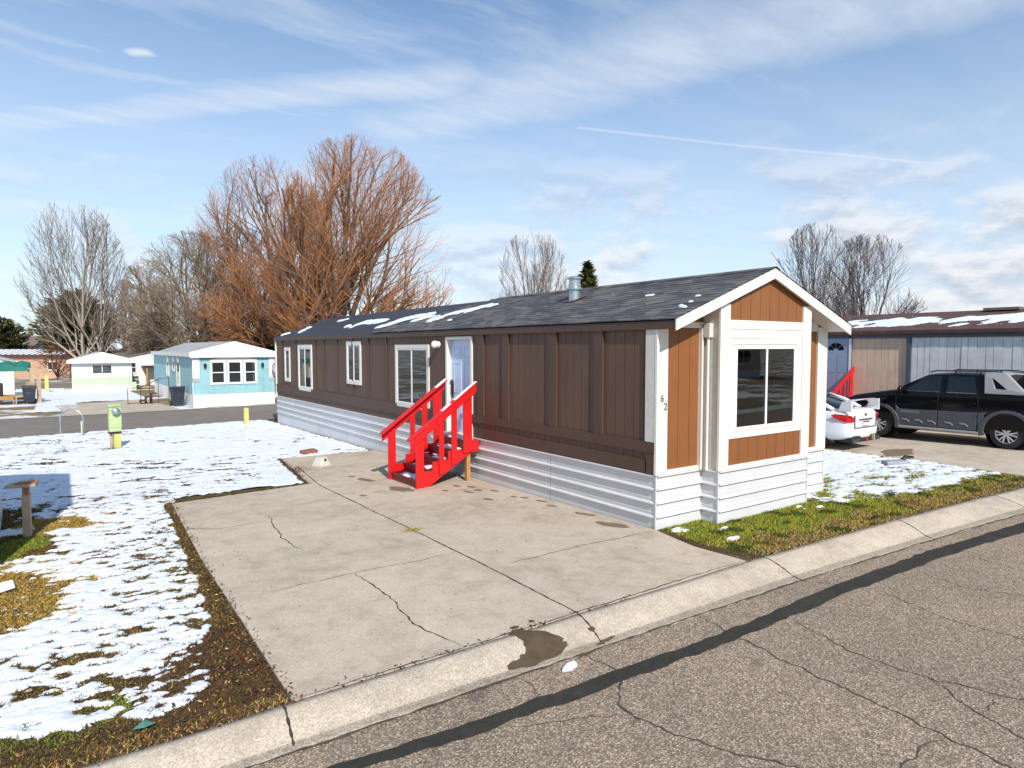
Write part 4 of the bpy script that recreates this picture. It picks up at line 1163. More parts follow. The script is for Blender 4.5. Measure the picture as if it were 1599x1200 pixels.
# house number
def text_mesh(name, body, size, ext, mat, parent, mtx, font=None):
    cu_ = bpy.data.curves.new(name, 'FONT'); cu_.body = body; cu_.size = size; cu_.extrude = ext; cu_.align_x = 'CENTER'
    tmp = bpy.data.objects.new(name, cu_); COL.objects.link(tmp)
    dg = bpy.context.evaluated_depsgraph_get()
    me = bpy.data.meshes.new_from_object(tmp.evaluated_get(dg))
    bpy.data.objects.remove(tmp); bpy.data.curves.remove(cu_)
    me.name = name; me.materials.clear(); me.materials.append(mat)
    me.transform(mtx)
    return link(bpy.data.objects.new(name, me), parent)
fy = Matrix(((1, 0, 0, 0), (0, 0, -1, 0), (0, 1, 0, 0), (0, 0, 0, 1)))   # text upright on a wall facing -y
text_mesh('house_number', '6', 0.155, 0.004, M['numeral'], house, Matrix.Translation((0.075, -0.040, 1.925)) @ fy)
text_mesh('house_number', '2', 0.155, 0.004, M['numeral'], house, Matrix.Translation((0.150, -0.040, 1.80)) @ fy)

# ------------------------------------------------------------------ red stairs
YN, YFa = 4.86, 6.11
st = thing('wooden_steps', 'bright red wooden entry steps with handrails and snow on the treads below the door', 'steps', (-0.8, 5.48, 0))
def loc(v): return (v[0] + 0.8, v[1] - 5.48, v[2])
class LB(MB):
    def __init__(self): super().__init__(lambda x, y, z: (x + 0.8, y - 5.48, z))
ang = math.atan2(1.95 - 0.89, 1.5)
for k_, y in ((0, YN), (1, YFa - 0.045)):
    ya, yb = y, y + 0.045
    b = LB()   # stringer with stepped top
    pts = [(-1.52, -0.085), (-1.28, -0.085), (-0.22, 0.56), (-0.05, 0.56), (-0.05, 0.80), (-0.42, 0.80), (-0.42, 0.62), (-0.78, 0.62), (-0.78, 0.44), (-1.14, 0.44), (-1.14, 0.26), (-1.50, 0.26), (-1.52, 0.10)]
    b.prism([(p[0], p[1]) for p in pts], ya, yb, 'y')
    b.build('stringer', M['red'], st, bev=0.004, seg=1)
    yo0, yo1 = (ya - 0.04, ya - 0.001) if k_ == 0 else (yb + 0.001, yb + 0.04)
    for x0, x1, zb in ((-1.53, -1.36, -0.08), (-1.01, -0.90, 0.16), (-0.72, -0.60, 0.34), (-0.44, -0.24, 0.55)):
        b = LB()
        zt = lambda x: 0.77 + (x + 1.65) * 0.70
        if x1 - x0 > 0.15 or True:
            b.prism([(x0, zb), (x1, zb + (0.03 if zb > 0 else 0)), (x1, zt(x1) + 0.02), (x0, zt(x0) + 0.02)], yo0, yo1, 'y')
        b.build('post', M['red'], st, bev=0.004, seg=1)
    b = LB()
    y2a, y2b = (yo0 - 0.022, yo0 - 0.001) if k_ == 0 else (yo1 + 0.001, yo1 + 0.022)
    lowz = 0.74
    b.prism([(-1.66, lowz), (-0.15, lowz + 1.51 * 0.70), (-0.15, lowz + 1.51 * 0.70 + 0.19), (-1.66, lowz + 0.17)], y2a, y2b, 'y')
    rail = b.build('handrail', M['red'], st, bev=0.004, seg=1)
    b = LB()
    ca, cb_ = (y2a - 0.015, ya + 0.05) if k_ == 0 else (ya - 0.03, y2b + 0.015)
    b.prism([(-1.69, lowz + 0.155), (-0.13, lowz + 0.155 + 1.56 * 0.705), (-0.13, lowz + 0.195 + 1.56 * 0.705), (-1.69, lowz + 0.195)], ca, cb_, 'y')
    b.build('rail_cap', M['red'], rail, bev=0.004, seg=1)
    b = LB()
    for a0, a1 in ((-0.66, -0.14), (-0.95, -0.75)) if k_ == 0 else ((-0.40, -0.13),):
        zf_ = lambda x: lowz + 0.197 + (x + 1.69) * 0.705
        n_ = 12; vs = []
        for i in range(n_ + 1):
            x = a0 + (a1 - a0) * i / n_; hh = 0.028 * (0.5 + rnd.random()) * min(1, 4 * min(i, n_ - i) / n_ + 0.05)
            for yy, h_ in ((ca + 0.004, 0), (ca + 0.02, hh), ((ca + cb_) / 2, hh), (cb_ - 0.004, 0)):
                vs.append((x, yy, zf_(x) + h_))
        b.add(vs, [(i * 4 + j, i * 4 + j + 1, i * 4 + j + 5, i * 4 + j + 4) for i in range(n_) for j in range(3)])
    b.build('rail_snow', M['snow'], rail, smooth=True)
treads = [(-1.50, 0.10), (-1.22, 0.27), (-0.90, 0.45), (-0.62, 0.625), (-0.36, 0.80)]
for i, (x, z) in enumerate(treads):
    b = LB()
    x1 = treads[i + 1][0] + 0.03 if i < 4 else -0.05
    b.box(x, x1, YN + 0.047, YFa - 0.047, z - 0.038, z)
    if i: b.box(x + 0.02, x + 0.035, YN + 0.047, YFa - 0.047, treads[i - 1][1] + 0.001, z - 0.039)
    else: b.box(x + 0.02, x + 0.035, YN + 0.047, YFa - 0.047, -0.07, z - 0.039)
    tr = b.build('tread', M['red_dark'], st, bev=0.004, seg=1)
    # snow lying on it
    ns, nt = 10, 34; vs = []; fs = []
    b = LB()
    y0_, y1_ = YN + 0.08, YFa - 0.07
    for a in range(ns + 1):
        for c_ in range(nt + 1):
            xx = x + 0.02 + (x1 - x - 0.04) * a / ns; yy = y0_ + (y1_ - y0_) * c_ / nt
            hgt = 0.05 * (float(fbm(np.array(xx * 6 + i * 9), np.array(yy * 4), 3)) - 0.30 - (0.12 if yy > 5.75 else 0)) - 0.004
            edge_ = min(a, ns - a, c_ / 2, (nt - c_) / 2) / 1.5
            vs.append((xx, yy, z + min(hgt * 2.5, 0.035) * min(1, edge_) - (0.006 if edge_ <= 0 else 0)))
    w_ = nt + 1
    b.add(vs, [(a * w_ + c_, (a + 1) * w_ + c_, (a + 1) * w_ + c_ + 1, a * w_ + c_ + 1) for a in range(ns) for c_ in range(nt)])
    b.build('tread_snow', M['snow'], tr, smooth=True)
b = LB(); b.box(-0.32, -0.23, YN + 0.05, YN + 0.14, -0.09, 0.60); b.build('post', M['wood'], st, bev=0.004)['label'] = 'bare orange brown timber post'
b = LB(); b.box(-0.32, -0.23, YFa - 0.14, YFa - 0.05, -0.11, 0.60); b.build('post', M['wood'], st, bev=0.004)
# ------------------------------------------------------------------ vehicles
M['pearl'] = paint('white_car_paint', (0.72, 0.73, 0.73), 0.22, 0.02, 1.0)
M['pearl'].node_tree.nodes['Principled BSDF'].inputs['Coat Weight'].default_value = 0.6
M['carblack'] = paint('black_car_paint', (0.0045, 0.0045, 0.006), 0.14, 0.05, 1.0)
M['carblack'].node_tree.nodes['Principled BSDF'].inputs['IOR'].default_value = 1.33
M['clad'] = paint('grey_cladding', (0.066, 0.072, 0.084), 0.5, 0.08, 4.0, bump=0.1)
M['sail'] = paint('silver_plastic', (0.34, 0.33, 0.34), 0.5, 0.05, 3.0)
M['tail'] = paint('tail_lamp_red', (0.42, 0.006, 0.010), 0.12, 0.25, 12.0)
M['carglass'] = glass_dark('car_glass', (0.006, 0.008, 0.014), 1.55)
M['lid_grey'] = paint('step_grey', (0.25, 0.25, 0.25), 0.5, 0.1)
M['tonneau'] = paint('blue_black_cover', (0.020, 0.035, 0.085), 0.35, 0.2, 3.0)
M['silver'] = paint('silver_car_paint', (0.48, 0.50, 0.53), 0.28, 0.03, 1.0, metal=0.35)
M['palecar'] = paint('pale_car_paint', (0.42, 0.47, 0.52), 0.3, 0.03, 1.0)
M['plate'] = paint('plate_white', (0.62, 0.60, 0.60), 0.5, 0.1, 20.0)
M['plate_red'] = paint('plate_red', (0.30, 0.03, 0.04), 0.5, 0.1, 20.0)

def carve(o, cutters):
    """cut shapes out of a mesh for good (the cutters are removed again)"""
    cs = []
    for mb in cutters:
        c_ = mb.build('cutter', None)
        m = o.modifiers.new('cut', 'BOOLEAN'); m.operation = 'DIFFERENCE'; m.object = c_; m.solver = 'EXACT'
        cs.append(c_)
    dg = bpy.context.evaluated_depsgraph_get()
    me = bpy.data.meshes.new_from_object(o.evaluated_get(dg))
    old = o.data; o.modifiers.clear(); o.data = me; me.name = old.name
    bpy.data.meshes.remove(old)
    for c_ in cs:
        d = c_.data; bpy.data.objects.remove(c_); bpy.data.meshes.remove(d)
    return o

def wheel(parent, x, y, r_, w_, spokes=6, out=-1, z=None):
    """tyre with its rim; out = -1 shows its face towards -x"""
    z = r_ if z is None else z
    mb = MB()
    mb.lathe([(r_ * 0.62, -w_ / 2), (r_ * 0.88, -w_ / 2), (r_ * 0.97, -w_ / 2 + 0.03), (r_, -w_ / 4), (r_, w_ / 4), (r_ * 0.97, w_ / 2 - 0.03), (r_ * 0.88, w_ / 2), (r_ * 0.62, w_ / 2)], 32, (0, 0, 0), 'x')
    t_ = mb.build('wheel', M['tyre'], parent, smooth=True, loc=(x, y, z))
    rb = MB(); ri = r_ * 0.64; f_ = out * w_ / 2
    rb.lathe([(ri * 1.0, f_ * 1.0), (ri * 0.93, f_ * 0.95), (ri * 0.90, f_ * 0.3)], 28, (0, 0, 0), 'x')
    for i in range(spokes):
        a = 2 * PI * i / spokes
        for da in (-0.13, 0.13):
            c0 = (f_ * 0.92, math.cos(a + da * 0.5) * ri * 0.16, math.sin(a + da * 0.5) * ri * 0.16)
            c1 = (f_ * 0.88, math.cos(a + da * 1.6) * ri * 0.95, math.sin(a + da * 1.6) * ri * 0.95)
            rb.beam(c0, c1, 0.02, ri * 0.13, up=(out, 0, 0)) if False else rb.beam(c0, c1, ri * 0.13, 0.03, up=(1, 0, 0))
    rb.lathe([(0.0, f_ * 0.96), (ri * 0.2, f_ * 0.95), (ri * 0.22, f_ * 0.7)], 16, (0, 0, 0), 'x')
    rb.build('rim', M['rim'], t_)
    db = MB(); db.lathe([(0.0, f_ * 0.3), (ri * 0.9, f_ * 0.3)], 24, (0, 0, 0), 'x'); db.build('brake_disc', M['black'], t_)
    return t_

def loft(mb, stations):
    """stations: (y, [(x,z) half outline from the bottom centre up to the top centre])"""
    m = len(stations[0][1]); vs = []; n = 2 * m - 2
    for y, h in stations:
        full = [(x, z) for x, z in h] + [(-x, z) for x, z in h[-2:0:-1]]
        vs += [(x, y, z) for x, z in full]
    fs = []
    for i in range(len(stations) - 1):
        for j in range(n):
            fs.append((i * n + j, i * n + (j + 1) % n, (i + 1) * n + (j + 1) % n, (i + 1) * n + j))
    fs.append(tuple(range(n))); fs.append(tuple((len(stations) - 1) * n + j for j in range(n - 1, -1, -1)))
    mb.add(vs, fs)
def subsurf(o, n=2):
    s_ = o.modifiers.new('sub', 'SUBSURF'); s_.levels = n; s_.render_levels = n; return o

def sedan(name, label, loc_, rz_, paintm, wing=True, detail=True):
    c_ = thing(name, label, 'car', loc_, rz_)
    # lower body with hood and boot; y = 0 rear bumper, y = 4.55 nose
    mb = MB()
    def sec(y, w, zb, zbelt, zdeck, wd):
        return (y, [(0, zb), (w * 0.84, zb), (w * 0.97, zb + 0.12), (w, zb + 0.28), (w * 0.995, (zb + zbelt) / 2 + 0.1), (w * 0.965, zbelt - 0.04), (wd, zdeck), (wd * 0.5, zdeck + 0.015), (0, zdeck + 0.02)])
    st_ = [sec(0.00, 0.66, 0.34, 0.86, 0.98, 0.55), sec(0.03, 0.74, 0.30, 0.92, 1.07, 0.60), sec(0.16, 0.84, 0.26, 0.97, 1.11, 0.66), sec(0.45, 0.895, 0.24, 0.99, 1.10, 0.72), sec(0.95, 0.90, 0.22, 0.98, 1.03, 0.76),
           sec(1.8, 0.895, 0.20, 0.95, 0.98, 0.78), sec(2.8, 0.89, 0.20, 0.92, 0.96, 0.78), sec(3.35, 0.895, 0.22, 0.90, 0.98, 0.74), sec(3.9, 0.88, 0.24, 0.82, 0.90, 0.70), sec(4.3, 0.80, 0.28, 0.70, 0.78, 0.62), sec(4.52, 0.66, 0.34, 0.58, 0.64, 0.52)]
    loft(mb, st_)
    body = mb.build('body', paintm, c_, smooth=True); subsurf(body)
    cut = []
    for y in (0.95, 3.60):
        for s_ in (-1, 1):
            m2 = MB(); m2.lathe([(0.0, s_ * 0.62), (0.365, s_ * 0.62), (0.365, s_ * 1.1), (0.0, s_ * 1.1)], 28, (0, y, 0.325), 'x'); cut.append(m2)
    carve(body, cut)
    body.data.polygons.foreach_set('use_smooth', [True] * len(body.data.polygons))
    es = body.modifiers.new('e', 'EDGE_SPLIT'); es.split_angle = R(42)
    wl = MB()
    for y in (0.95, 3.60):
        for s_ in (-1, 1): wl.lathe([(0.0, s_ * 0.625), (0.36, s_ * 0.625), (0.36, s_ * 0.84)], 24, (0, y, 0.325), 'x')
    wl.build_each('wheel_arch', M['black'], c_)
    # cabin: glass all round under a painted roof with pillars
    mb = MB()
    def cab(y, wb, zb, wt, zt): return (y, [(0, zb), (wb, zb), ((wb + wt) / 2 + 0.02, (zb + zt) / 2), (wt, zt - 0.03), (wt * 0.8, zt), (0, zt + 0.015)])
    loft(mb, [cab(0.46, 0.62, 1.08, 0.58, 1.12), cab(0.95, 0.72, 1.0, 0.60, 1.33), cab(1.45, 0.76, 0.96, 0.57, 1.455), cab(2.2, 0.77, 0.95, 0.57, 1.475), cab(2.75, 0.76, 0.95, 0.55, 1.42), cab(3.35, 0.72, 0.95, 0.58, 1.02)])
    g = mb.build('glasshouse', M['carglass'], c_, smooth=True); subsurf(g, 1)
    mb = MB()
    vs = []
    for y, w_, z in ((1.28, 0.585, 1.435), (1.5, 0.60, 1.468), (2.0, 0.605, 1.488), (2.5, 0.59, 1.472), (2.72, 0.575, 1.435)):
        vs += [(-w_, y, z - 0.028), (-w_ * 0.8, y, z + 0.004), (0, y, z + 0.02), (w_ * 0.8, y, z + 0.004), (w_, y, z - 0.028)]
    mb.add(vs, [(i * 5 + j, i * 5 + j + 1, i * 5 + j + 6, i * 5 + j + 5) for i in range(4) for j in range(4)])
    mb.build('roof', paintm, c_, smooth=True)
    mb = MB()
    for s_ in (-1, 1):
        mb.tube([(s_ * 0.70, 0.50, 1.08), (s_ * 0.66, 0.95, 1.285), (s_ * 0.605, 1.35, 1.42)], [0.055, 0.06, 0.045], 8)
        mb.tube([(s_ * 0.74, 3.28, 1.0), (s_ * 0.61, 2.7, 1.42)], 0.035, 8)
        mb.beam((s_ * 0.785, 2.05, 0.97), (s_ * 0.625, 2.0, 1.42), 0.02, 0.09)
    mb.build_each('pillar', paintm, c_, smooth=True)
    for y in (0.95, 3.60):
        for s_ in (-1, 1): wheel(c_, s_ * 0.79, y, 0.325, 0.215, 5, s_)
    for s_ in (-1, 1):
        mb = MB()
        # almond tail lamp wrapped round the corner
        P_ = [(-0.02, 0.30), (0.08, 0.415), (0.26, 0.45), (0.42, 0.40), (0.50, 0.30)]
        pts3 = []
        out = [(0.585, 0.005, 0.79), (0.69, 0.02, 0.775), (0.80, 0.115, 0.78), (0.882, 0.33, 0.85), (0.895, 0.48, 0.945), (0.875, 0.40, 0.985), (0.84, 0.20, 0.985), (0.72, 0.035, 0.965), (0.60, 0.0, 0.90)]
        o1 = [(s_ * (x + 0.022), y - 0.022, z) for x, y, z in out]; ic = (s_ * 0.60, 0.30, 0.88)
        mb.add(o1 + [ic, (s_ * 0.80, 0.085, 0.885)], [(i, (i + 1) % 9, 10) for i in range(9)] + [(i, (i + 1) % 9, 9) for i in range(9)])
        mb.build('tail_light', M['tail'], c_, smooth=False)
        mb = MB(); mb.box(s_ * 0.93 - 0.09, s_ * 0.93 + 0.09, 2.72, 2.84, 0.97, 1.09); mb.build('mirror', paintm, c_, bev=0.03)
    if detail:
        mb = MB(); mb.prism([(-0.74, 0.235), (0.74, 0.235), (0.72, 0.36), (0.55, 0.41), (0.30, 0.40), (0.26, 0.345), (-0.26, 0.345), (-0.30, 0.40), (-0.55, 0.41), (-0.72, 0.36)], -0.035, 0.30, 'y')
        df = mb.build('diffuser', M['black'], c_, bev=0.012)
        for x in (-0.62, -0.47, 0.47, 0.62):
            mb = MB(); mb.lathe([(0.034, 0.1), (0.034, -0.075), (0.045, -0.075), (0.045, 0.1)], 14, (x, 0, 0.285), 'y'); mb.build('exhaust', M['chrome'], df)
        mb = MB(); mb.box(-0.045, 0.045, -0.055, -0.034, 0.27, 0.335); mb.build('fog_light', M['tail'], df)
        mb = MB(); mb.box(0.29, 0.33, -0.10, 0.0, 0.26, 0.42); mb.build('tow_hook', M['greywood'], df)
        mb = MB(); mb.box(-0.16, 0.16, -0.030, -0.004, 0.66, 0.80); pl = mb.build('licence_plate', M['plate'], c_, bev=0.004)
        mb = MB(); mb.box(-0.15, 0.15, -0.034, -0.029, 0.755, 0.79); mb.build('plate_band', M['plate_red'], pl)
        mb = MB(); mb.box(-0.34, 0.34, -0.034, 0.0, 0.825, 0.85); mb.build('boot_handle', M['clad'], c_, bev=0.006)
        mb = MB(); mb.sphere((0, 0.0, 0.955), 0.035, 12, 8); o_ = mb.build('badge', M['black'], c_)
        mb = MB(); mb.box(-0.56, 0.56, -0.022, 0.02, 0.615, 0.628); mb.box(-0.57, -0.558, -0.02, 0.02, 0.63, 0.95); mb.box(0.558, 0.57, -0.02, 0.02, 0.63, 0.95); mb.build_each('boot_seam', M['clad'], c_)
    if wing:
        mb = MB(); pts = []
        vs = []
        for i in range(17):
            x = -0.74 + 1.48 * i / 16; k_ = 1 - (abs(x) / 0.74) ** 4
            zt = 1.155 + 0.20 * k_ ** 0.4 if abs(x) < 0.739 else 1.15
            vs += [(x, -0.02, zt + 0.035), (x, 0.02, zt - 0.005), (x, 0.27, zt - 0.03), (x, 0.25, zt + 0.0)]
        mb.add(vs, [(i * 4 + j, i * 4 + (j + 1) % 4, i * 4 + 4 + (j + 1) % 4, i * 4 + 4 + j) for i in range(16) for j in range(4)])
        for s_ in (-1, 1):
            mb.prism([(0.00, 1.05), (0.36, 1.05), (0.26, 1.31), (0.0, 1.36)], s_ * 0.735 - 0.018, s_ * 0.735 + 0.018, 'x')
        mb.build('spoiler', paintm, c_, bev=0.006)
    return c_
sedan('sedan', 'white saloon car with a raised boot spoiler, parked nose away beside the caramel front', (10.53, 2.16, gz(2)), 0.0, M['pearl'])

# ---- black pickup with grey cladding; x = -1 is the side towards us, y as measured along it
tk = thing('pickup_truck', 'black four door pickup with grey lower cladding and a silver sail panel behind the cab', 'pickup truck', (14.32, 0.0, 0.02))
HW = 1.0
def arch(cy, r_, z0, n=12, a0=0.0, a1=PI):
    return [(cy + r_ * math.cos(a0 + (a1 - a0) * i / n), 0.41 + r_ * math.sin(a0 + (a1 - a0) * i / n)) for i in range(n + 1)]
RW, FW_ = -0.13, 3.17
mb = MB()
def tsec(y, w, zb, zt, rt=0.06):
    return (y, [(0, zb), (w * 0.93, zb), (w, zb + 0.10), (w, zt - 0.35), (w * 0.985, zt - 0.16), (w * 0.955, zt - 0.03), (w * 0.90, zt), (0, zt + 0.01)])
loft(mb, [tsec(-1.55, 0.90, 0.55, 1.44), tsec(-1.50, 0.97, 0.48, 1.47), tsec(-0.9, 1.0, 0.42, 1.47), tsec(0.4, 1.0, 0.40, 1.46), tsec(2.2, 1.0, 0.40, 1.45), tsec(2.75, 1.0, 0.40, 1.44), tsec(3.3, 0.995, 0.42, 1.34), tsec(3.9, 0.985, 0.45, 1.22), tsec(4.15, 0.93, 0.45, 1.12), tsec(4.25, 0.85, 0.5, 1.0)])
body = mb.build('body', M['carblack'], tk, smooth=True)
cut = []
for y in (RW, FW_):
    for s_ in (-1, 1):
        m2 = MB(); m2.lathe([(0.0, s_ * 0.66), (0.51, s_ * 0.66), (0.51, s_ * 1.2), (0.0, s_ * 1.2)], 28, (0, y, 0.43), 'x'); cut.append(m2)
m2 = MB(); m2.box(-0.84, 0.84, -1.44, -0.30, 0.95, 1.8); cut.append(m2)
carve(body, cut)
body.modifiers.new('e', 'EDGE_SPLIT').split_angle = R(35)
body.data.polygons.foreach_set('use_smooth', [True] * len(body.data.polygons))
mb = MB()
for y in (RW, FW_):
    for s_ in (-1, 1): mb.lathe([(0.0, s_ * 0.665), (0.505, s_ * 0.665), (0.505, s_ * 0.93)], 24, (0, y, 0.43), 'x')
mb.build_each('wheel_arch', M['black'], tk)
mb = MB()
def tcab(y, wb, zb, wt, zt): return (y, [(0, zb), (wb, zb), (wb * 0.5 + wt * 0.5 + 0.025, (zb + zt) / 2), (wt, zt - 0.05), (wt - 0.08, zt), (0, zt + 0.03)])
loft(mb, [tcab(-0.02, 0.94, 1.40, 0.80, 1.93), tcab(0.36, 0.945, 1.40, 0.80, 1.955), tcab(1.2, 0.945, 1.40, 0.80, 1.965), tcab(1.86, 0.94, 1.40, 0.78, 1.925), tcab(2.72, 0.90, 1.40, 0.80, 1.47)])
cab = mb.build('cab', M['carblack'], tk, smooth=True); cab.modifiers.new('e', 'EDGE_SPLIT').split_angle = R(50)
def tumble(z): return 0.945 - (z - 1.40) * 0.235 + 0.045 * math.sin(PI * min(max((z - 1.4) / 0.53, 0), 1))
def sidepoly(name, pts, mat, parent, out=0.012, inn=-0.02, both=True, fx=tumble, bev=0.004):
    for s_ in ((-1, 1) if both else (-1,)):
        n = len(pts); mb = MB()
        mb.add([(s_ * (fx(z) + out), y, z) for y, z in pts] + [(s_ * (fx(z) + inn), y, z) for y, z in pts],
               [tuple(range(n)), tuple(range(2 * n - 1, n - 1, -1))] + [(i, (i + 1) % n, (i + 1) % n + n, i + n) for i in range(n)])
        o_ = mb.build(name, mat, parent, bev=bev, seg=1)
    return o_
sidepoly('window', [(2.42, 1.455), (1.92, 1.83), (1.80, 1.875), (1.50, 1.885), (1.50, 1.455)], M['carglass'], tk)
sidepoly('window', [(1.34, 1.455), (1.33, 1.86), (1.28, 1.885), (0.70, 1.885), (0.60, 1.455)], M['carglass'], tk)
fl = lambda z: 1.0
sidepoly('window_strip', [(2.45, 1.425), (2.45, 1.445), (1.50, 1.445), (1.50, 1.425)], M['chrome'], tk, out=-0.045, inn=-0.07, fx=fl, bev=0)
sidepoly('window_strip', [(1.34, 1.425), (1.34, 1.445), (0.60, 1.445), (0.60, 1.425)], M['chrome'], tk, out=-0.045, inn=-0.07, fx=fl, bev=0)
# windscreen
mb = MB(); mb.add([(-0.76, 2.60, 1.545), (0.76, 2.60, 1.545), (0.68, 1.93, 1.905), (-0.68, 1.93, 1.905)], [(0, 1, 2, 3)]); mb.build('windscreen', M['carglass'], tk)
# cladding on the doors and round the arches
for pts in ([(2.66, 0.42), (2.66, 0.98), (2.55, 0.885), (1.535, 0.90), (1.535, 0.42)], [(1.515, 0.42), (1.515, 0.90), (0.555, 0.92), (0.555, 0.42)], [(0.535, 0.42), (0.535, 0.92), (0.32, 0.95), (0.40, 0.85), (0.405, 0.42)]):
    sidepoly('cladding', pts, M['clad'], tk, out=0.030, inn=-0.02, fx=fl, bev=0.012)
for cy in (RW, FW_):
    pts = [(cy + 0.515 * math.cos(a), 0.43 + 0.515 * math.sin(a)) for a in [PI * i / 14 for i in range(-1, 16)]] + [(cy + 0.64 * math.cos(a), 0.43 + 0.60 * math.sin(a)) for a in [PI * i / 14 for i in range(15, -2, -1)]]
    sidepoly('wheel_flare', pts, M['clad'], tk, out=0.045, inn=-0.03, fx=fl, bev=0.012)
sidepoly('cladding', [(-0.76, 0.50), (-0.76, 0.95), (-1.45, 1.0), (-1.45, 0.5)], M['clad'], tk, out=0.02, inn=-0.03, fx=fl, bev=0.012)
for y in (2.36, 2.0, 1.66, 1.22, 0.85):
    mb = MB(); mb.prism([(y + 0.12, 0.60), (y - 0.02, 0.60), (y - 0.10, 0.54), (y - 0.10, 0.50), (y - 0.03, 0.565), (y + 0.10, 0.575)], -1.042, -1.02, 'x'); mb.build('cladding_rib', M['sail'], tk)
mb = MB(); mb.tube([(-1.02, 2.55, 0.36), (-1.02, 0.5, 0.36)], 0.045, 10); mb.tube([(1.02, 2.55, 0.36), (1.02, 0.5, 0.36)], 0.045, 10); mb.build_each('side_step', M['lid_grey'], tk)
mb = MB(); mb.box(-0.9, 0.9, -1.4, 4.0, 0.36, 0.46); mb.build('underside', M['black'], tk)
# door gaps and handles
mb = MB()
for y in (2.66, 1.525, 0.545): mb.box(-1.006, -0.99, y - 0.006, y + 0.006, 0.92, 1.41)
mb.build_each('door_gap', M['black'], tk)
for y in (1.66, 0.70):
    mb = MB(); mb.tube([(-1.0, y + 0.10, 1.16), (-1.035, y + 0.07, 1.17), (-1.035, y - 0.07, 1.17), (-1.0, y - 0.10, 1.16)], 0.016, 8); mb.build('door_handle', M['carblack'], tk)
for s_ in (-1, 1):
    mb = MB(); mb.sphere((0, 0, 0), 0.12, 14, 9); o_ = mb.build('mirror', M['carblack'], tk, smooth=True, loc=(s_ * 1.10, 2.50, 1.46)); o_.scale = (1.0, 0.65, 0.95)
    mb = MB(); mb.tube([(s_ * 0.72, 1.86, 1.985), (s_ * 0.73, 1.70, 2.035), (s_ * 0.74, 0.2, 2.045), (s_ * 0.73, -0.05, 1.98)], 0.018, 8)
    for y in (1.2, 0.6): mb.tube([(s_ * 0.73, y, 1.95), (s_ * 0.735, y, 2.04)], 0.022, 6)
    mb.build('roof_rail', M['black'], tk)
    # sail panel with its three cornered opening
    fo = [(0.40, 1.455), (0.46, 1.99), (0.30, 2.03), (-0.02, 2.02), (-0.52, 1.50), (-0.52, 1.455)]
    fi = [(0.17, 1.585), (0.27, 1.86), (0.25, 1.87), (0.235, 1.86), (-0.10, 1.585), (-0.09, 1.575)]
    mb = MB(); fx = lambda z: tumble(z) + 0.02
    n = 6; vs = []
    for d in (0.03, -0.10):
        vs += [(s_ * (fx(z) + d), y, z) for y, z in fo] + [(s_ * (fx(z) + d), y, z) for y, z in fi]
    fs = []
    for i in range(6):
        j = (i + 1) % 6
        fs += [(i, j, 6 + j, 6 + i), (12 + i, 18 + i, 18 + j, 12 + j), (i, 12 + i, 12 + j, j), (6 + i, 6 + j, 18 + j, 18 + i)]
    mb.add(vs, fs); mb.build('sail_panel', M['sail'], tk, bev=0.015)
mb = MB(); mb.prism([(0.02, 1.96), (0.38, 2.0), (0.38, 1.94), (0.02, 1.90)], -0.72, 0.72, 'x'); mb.build('cab_hoop', M['sail'], tk, bev=0.015)
mb = MB(); mb.box(-0.86, 0.86, -1.45, -0.50, 1.40, 1.485); mb.build('bed_cover', M['tonneau'], tk, bev=0.02)
mb = MB()
for y in (3.05, 2.97): mb.box(-1.004, -0.99, y - 0.02, y + 0.02, 1.155, 1.18)
mb.build_each('badge', M['chrome'], tk)
# the script word on the front door, mirrored so it reads from the side we see
fxm = Matrix(((0, 0, -1, 0), (-1, 0, 0, 0), (0, 1, 0, 0), (0, 0, 0, 1)))
text_mesh('lettering', 'AVALANCHE', 0.088, 0.003, M['rim'], tk, Matrix.Translation((-1.034, 2.26, 0.785)) @ fxm)
for y in (RW, FW_):
    for s_ in (-1, 1): wheel(tk, s_ * 0.86, y, 0.405, 0.27, 6, s_)
# snow scraps under the sill
# ------------------------------------------------------------------ the other homes
M['teal'] = paint('teal_siding', (0.27, 0.485, 0.53), 0.6, 0.12, 1.5, grain=(14, 14, 0.6), dirt=0.35, dirtc=(0.10, 0.22, 0.26))
M['whitewall'] = paint('white_siding', (0.74, 0.74, 0.72), 0.5, 0.04, 1.5, dirt=0.08)
M['mint'] = paint('mint_band', (0.50, 0.63, 0.42), 0.5, 0.06, 2.0)
M['lightroof'] = paint('grey_white_metal_roof', (0.42, 0.42, 0.42), 0.4, 0.25, 0.9, dirt=0.3)
M['tan'] = paint('tan_board', (0.64, 0.48, 0.355), 0.8, 0.16, 1.5, grain=(30, 10, 1.5), bump=0.2)
M['bluegrey'] = paint('blue_grey_board', (0.64, 0.655, 0.665), 0.75, 0.20, 2.0, grain=(30, 9, 1.2), bump=0.2)
M['slate'] = paint('slate_trim', (0.075, 0.095, 0.13), 0.6, 0.1, 2.0)
M['brownroof'] = paint('brown_shingle', (0.085, 0.045, 0.038), 0.85, 0.35, 2.5, grain=(4, 14, 1), bump=0.4)
M['peach'] = paint('peach_siding', (0.52, 0.32, 0.22), 0.7, 0.10, 2.0)
M['cedar'] = paint('yellow_tan_siding', (0.50, 0.36, 0.17), 0.7, 0.12, 1.0)
M['greyroof'] = paint('grey_brown_shingle', (0.16, 0.125, 0.10), 0.9, 0.15, 1.0)
M['green'] = paint('green_awning', (0.010, 0.17, 0.115), 0.6, 0.15, 2.0)
M['dishgrey'] = paint('dish_grey', (0.42, 0.44, 0.46), 0.5, 0.05)
class XB(MB):
    pass
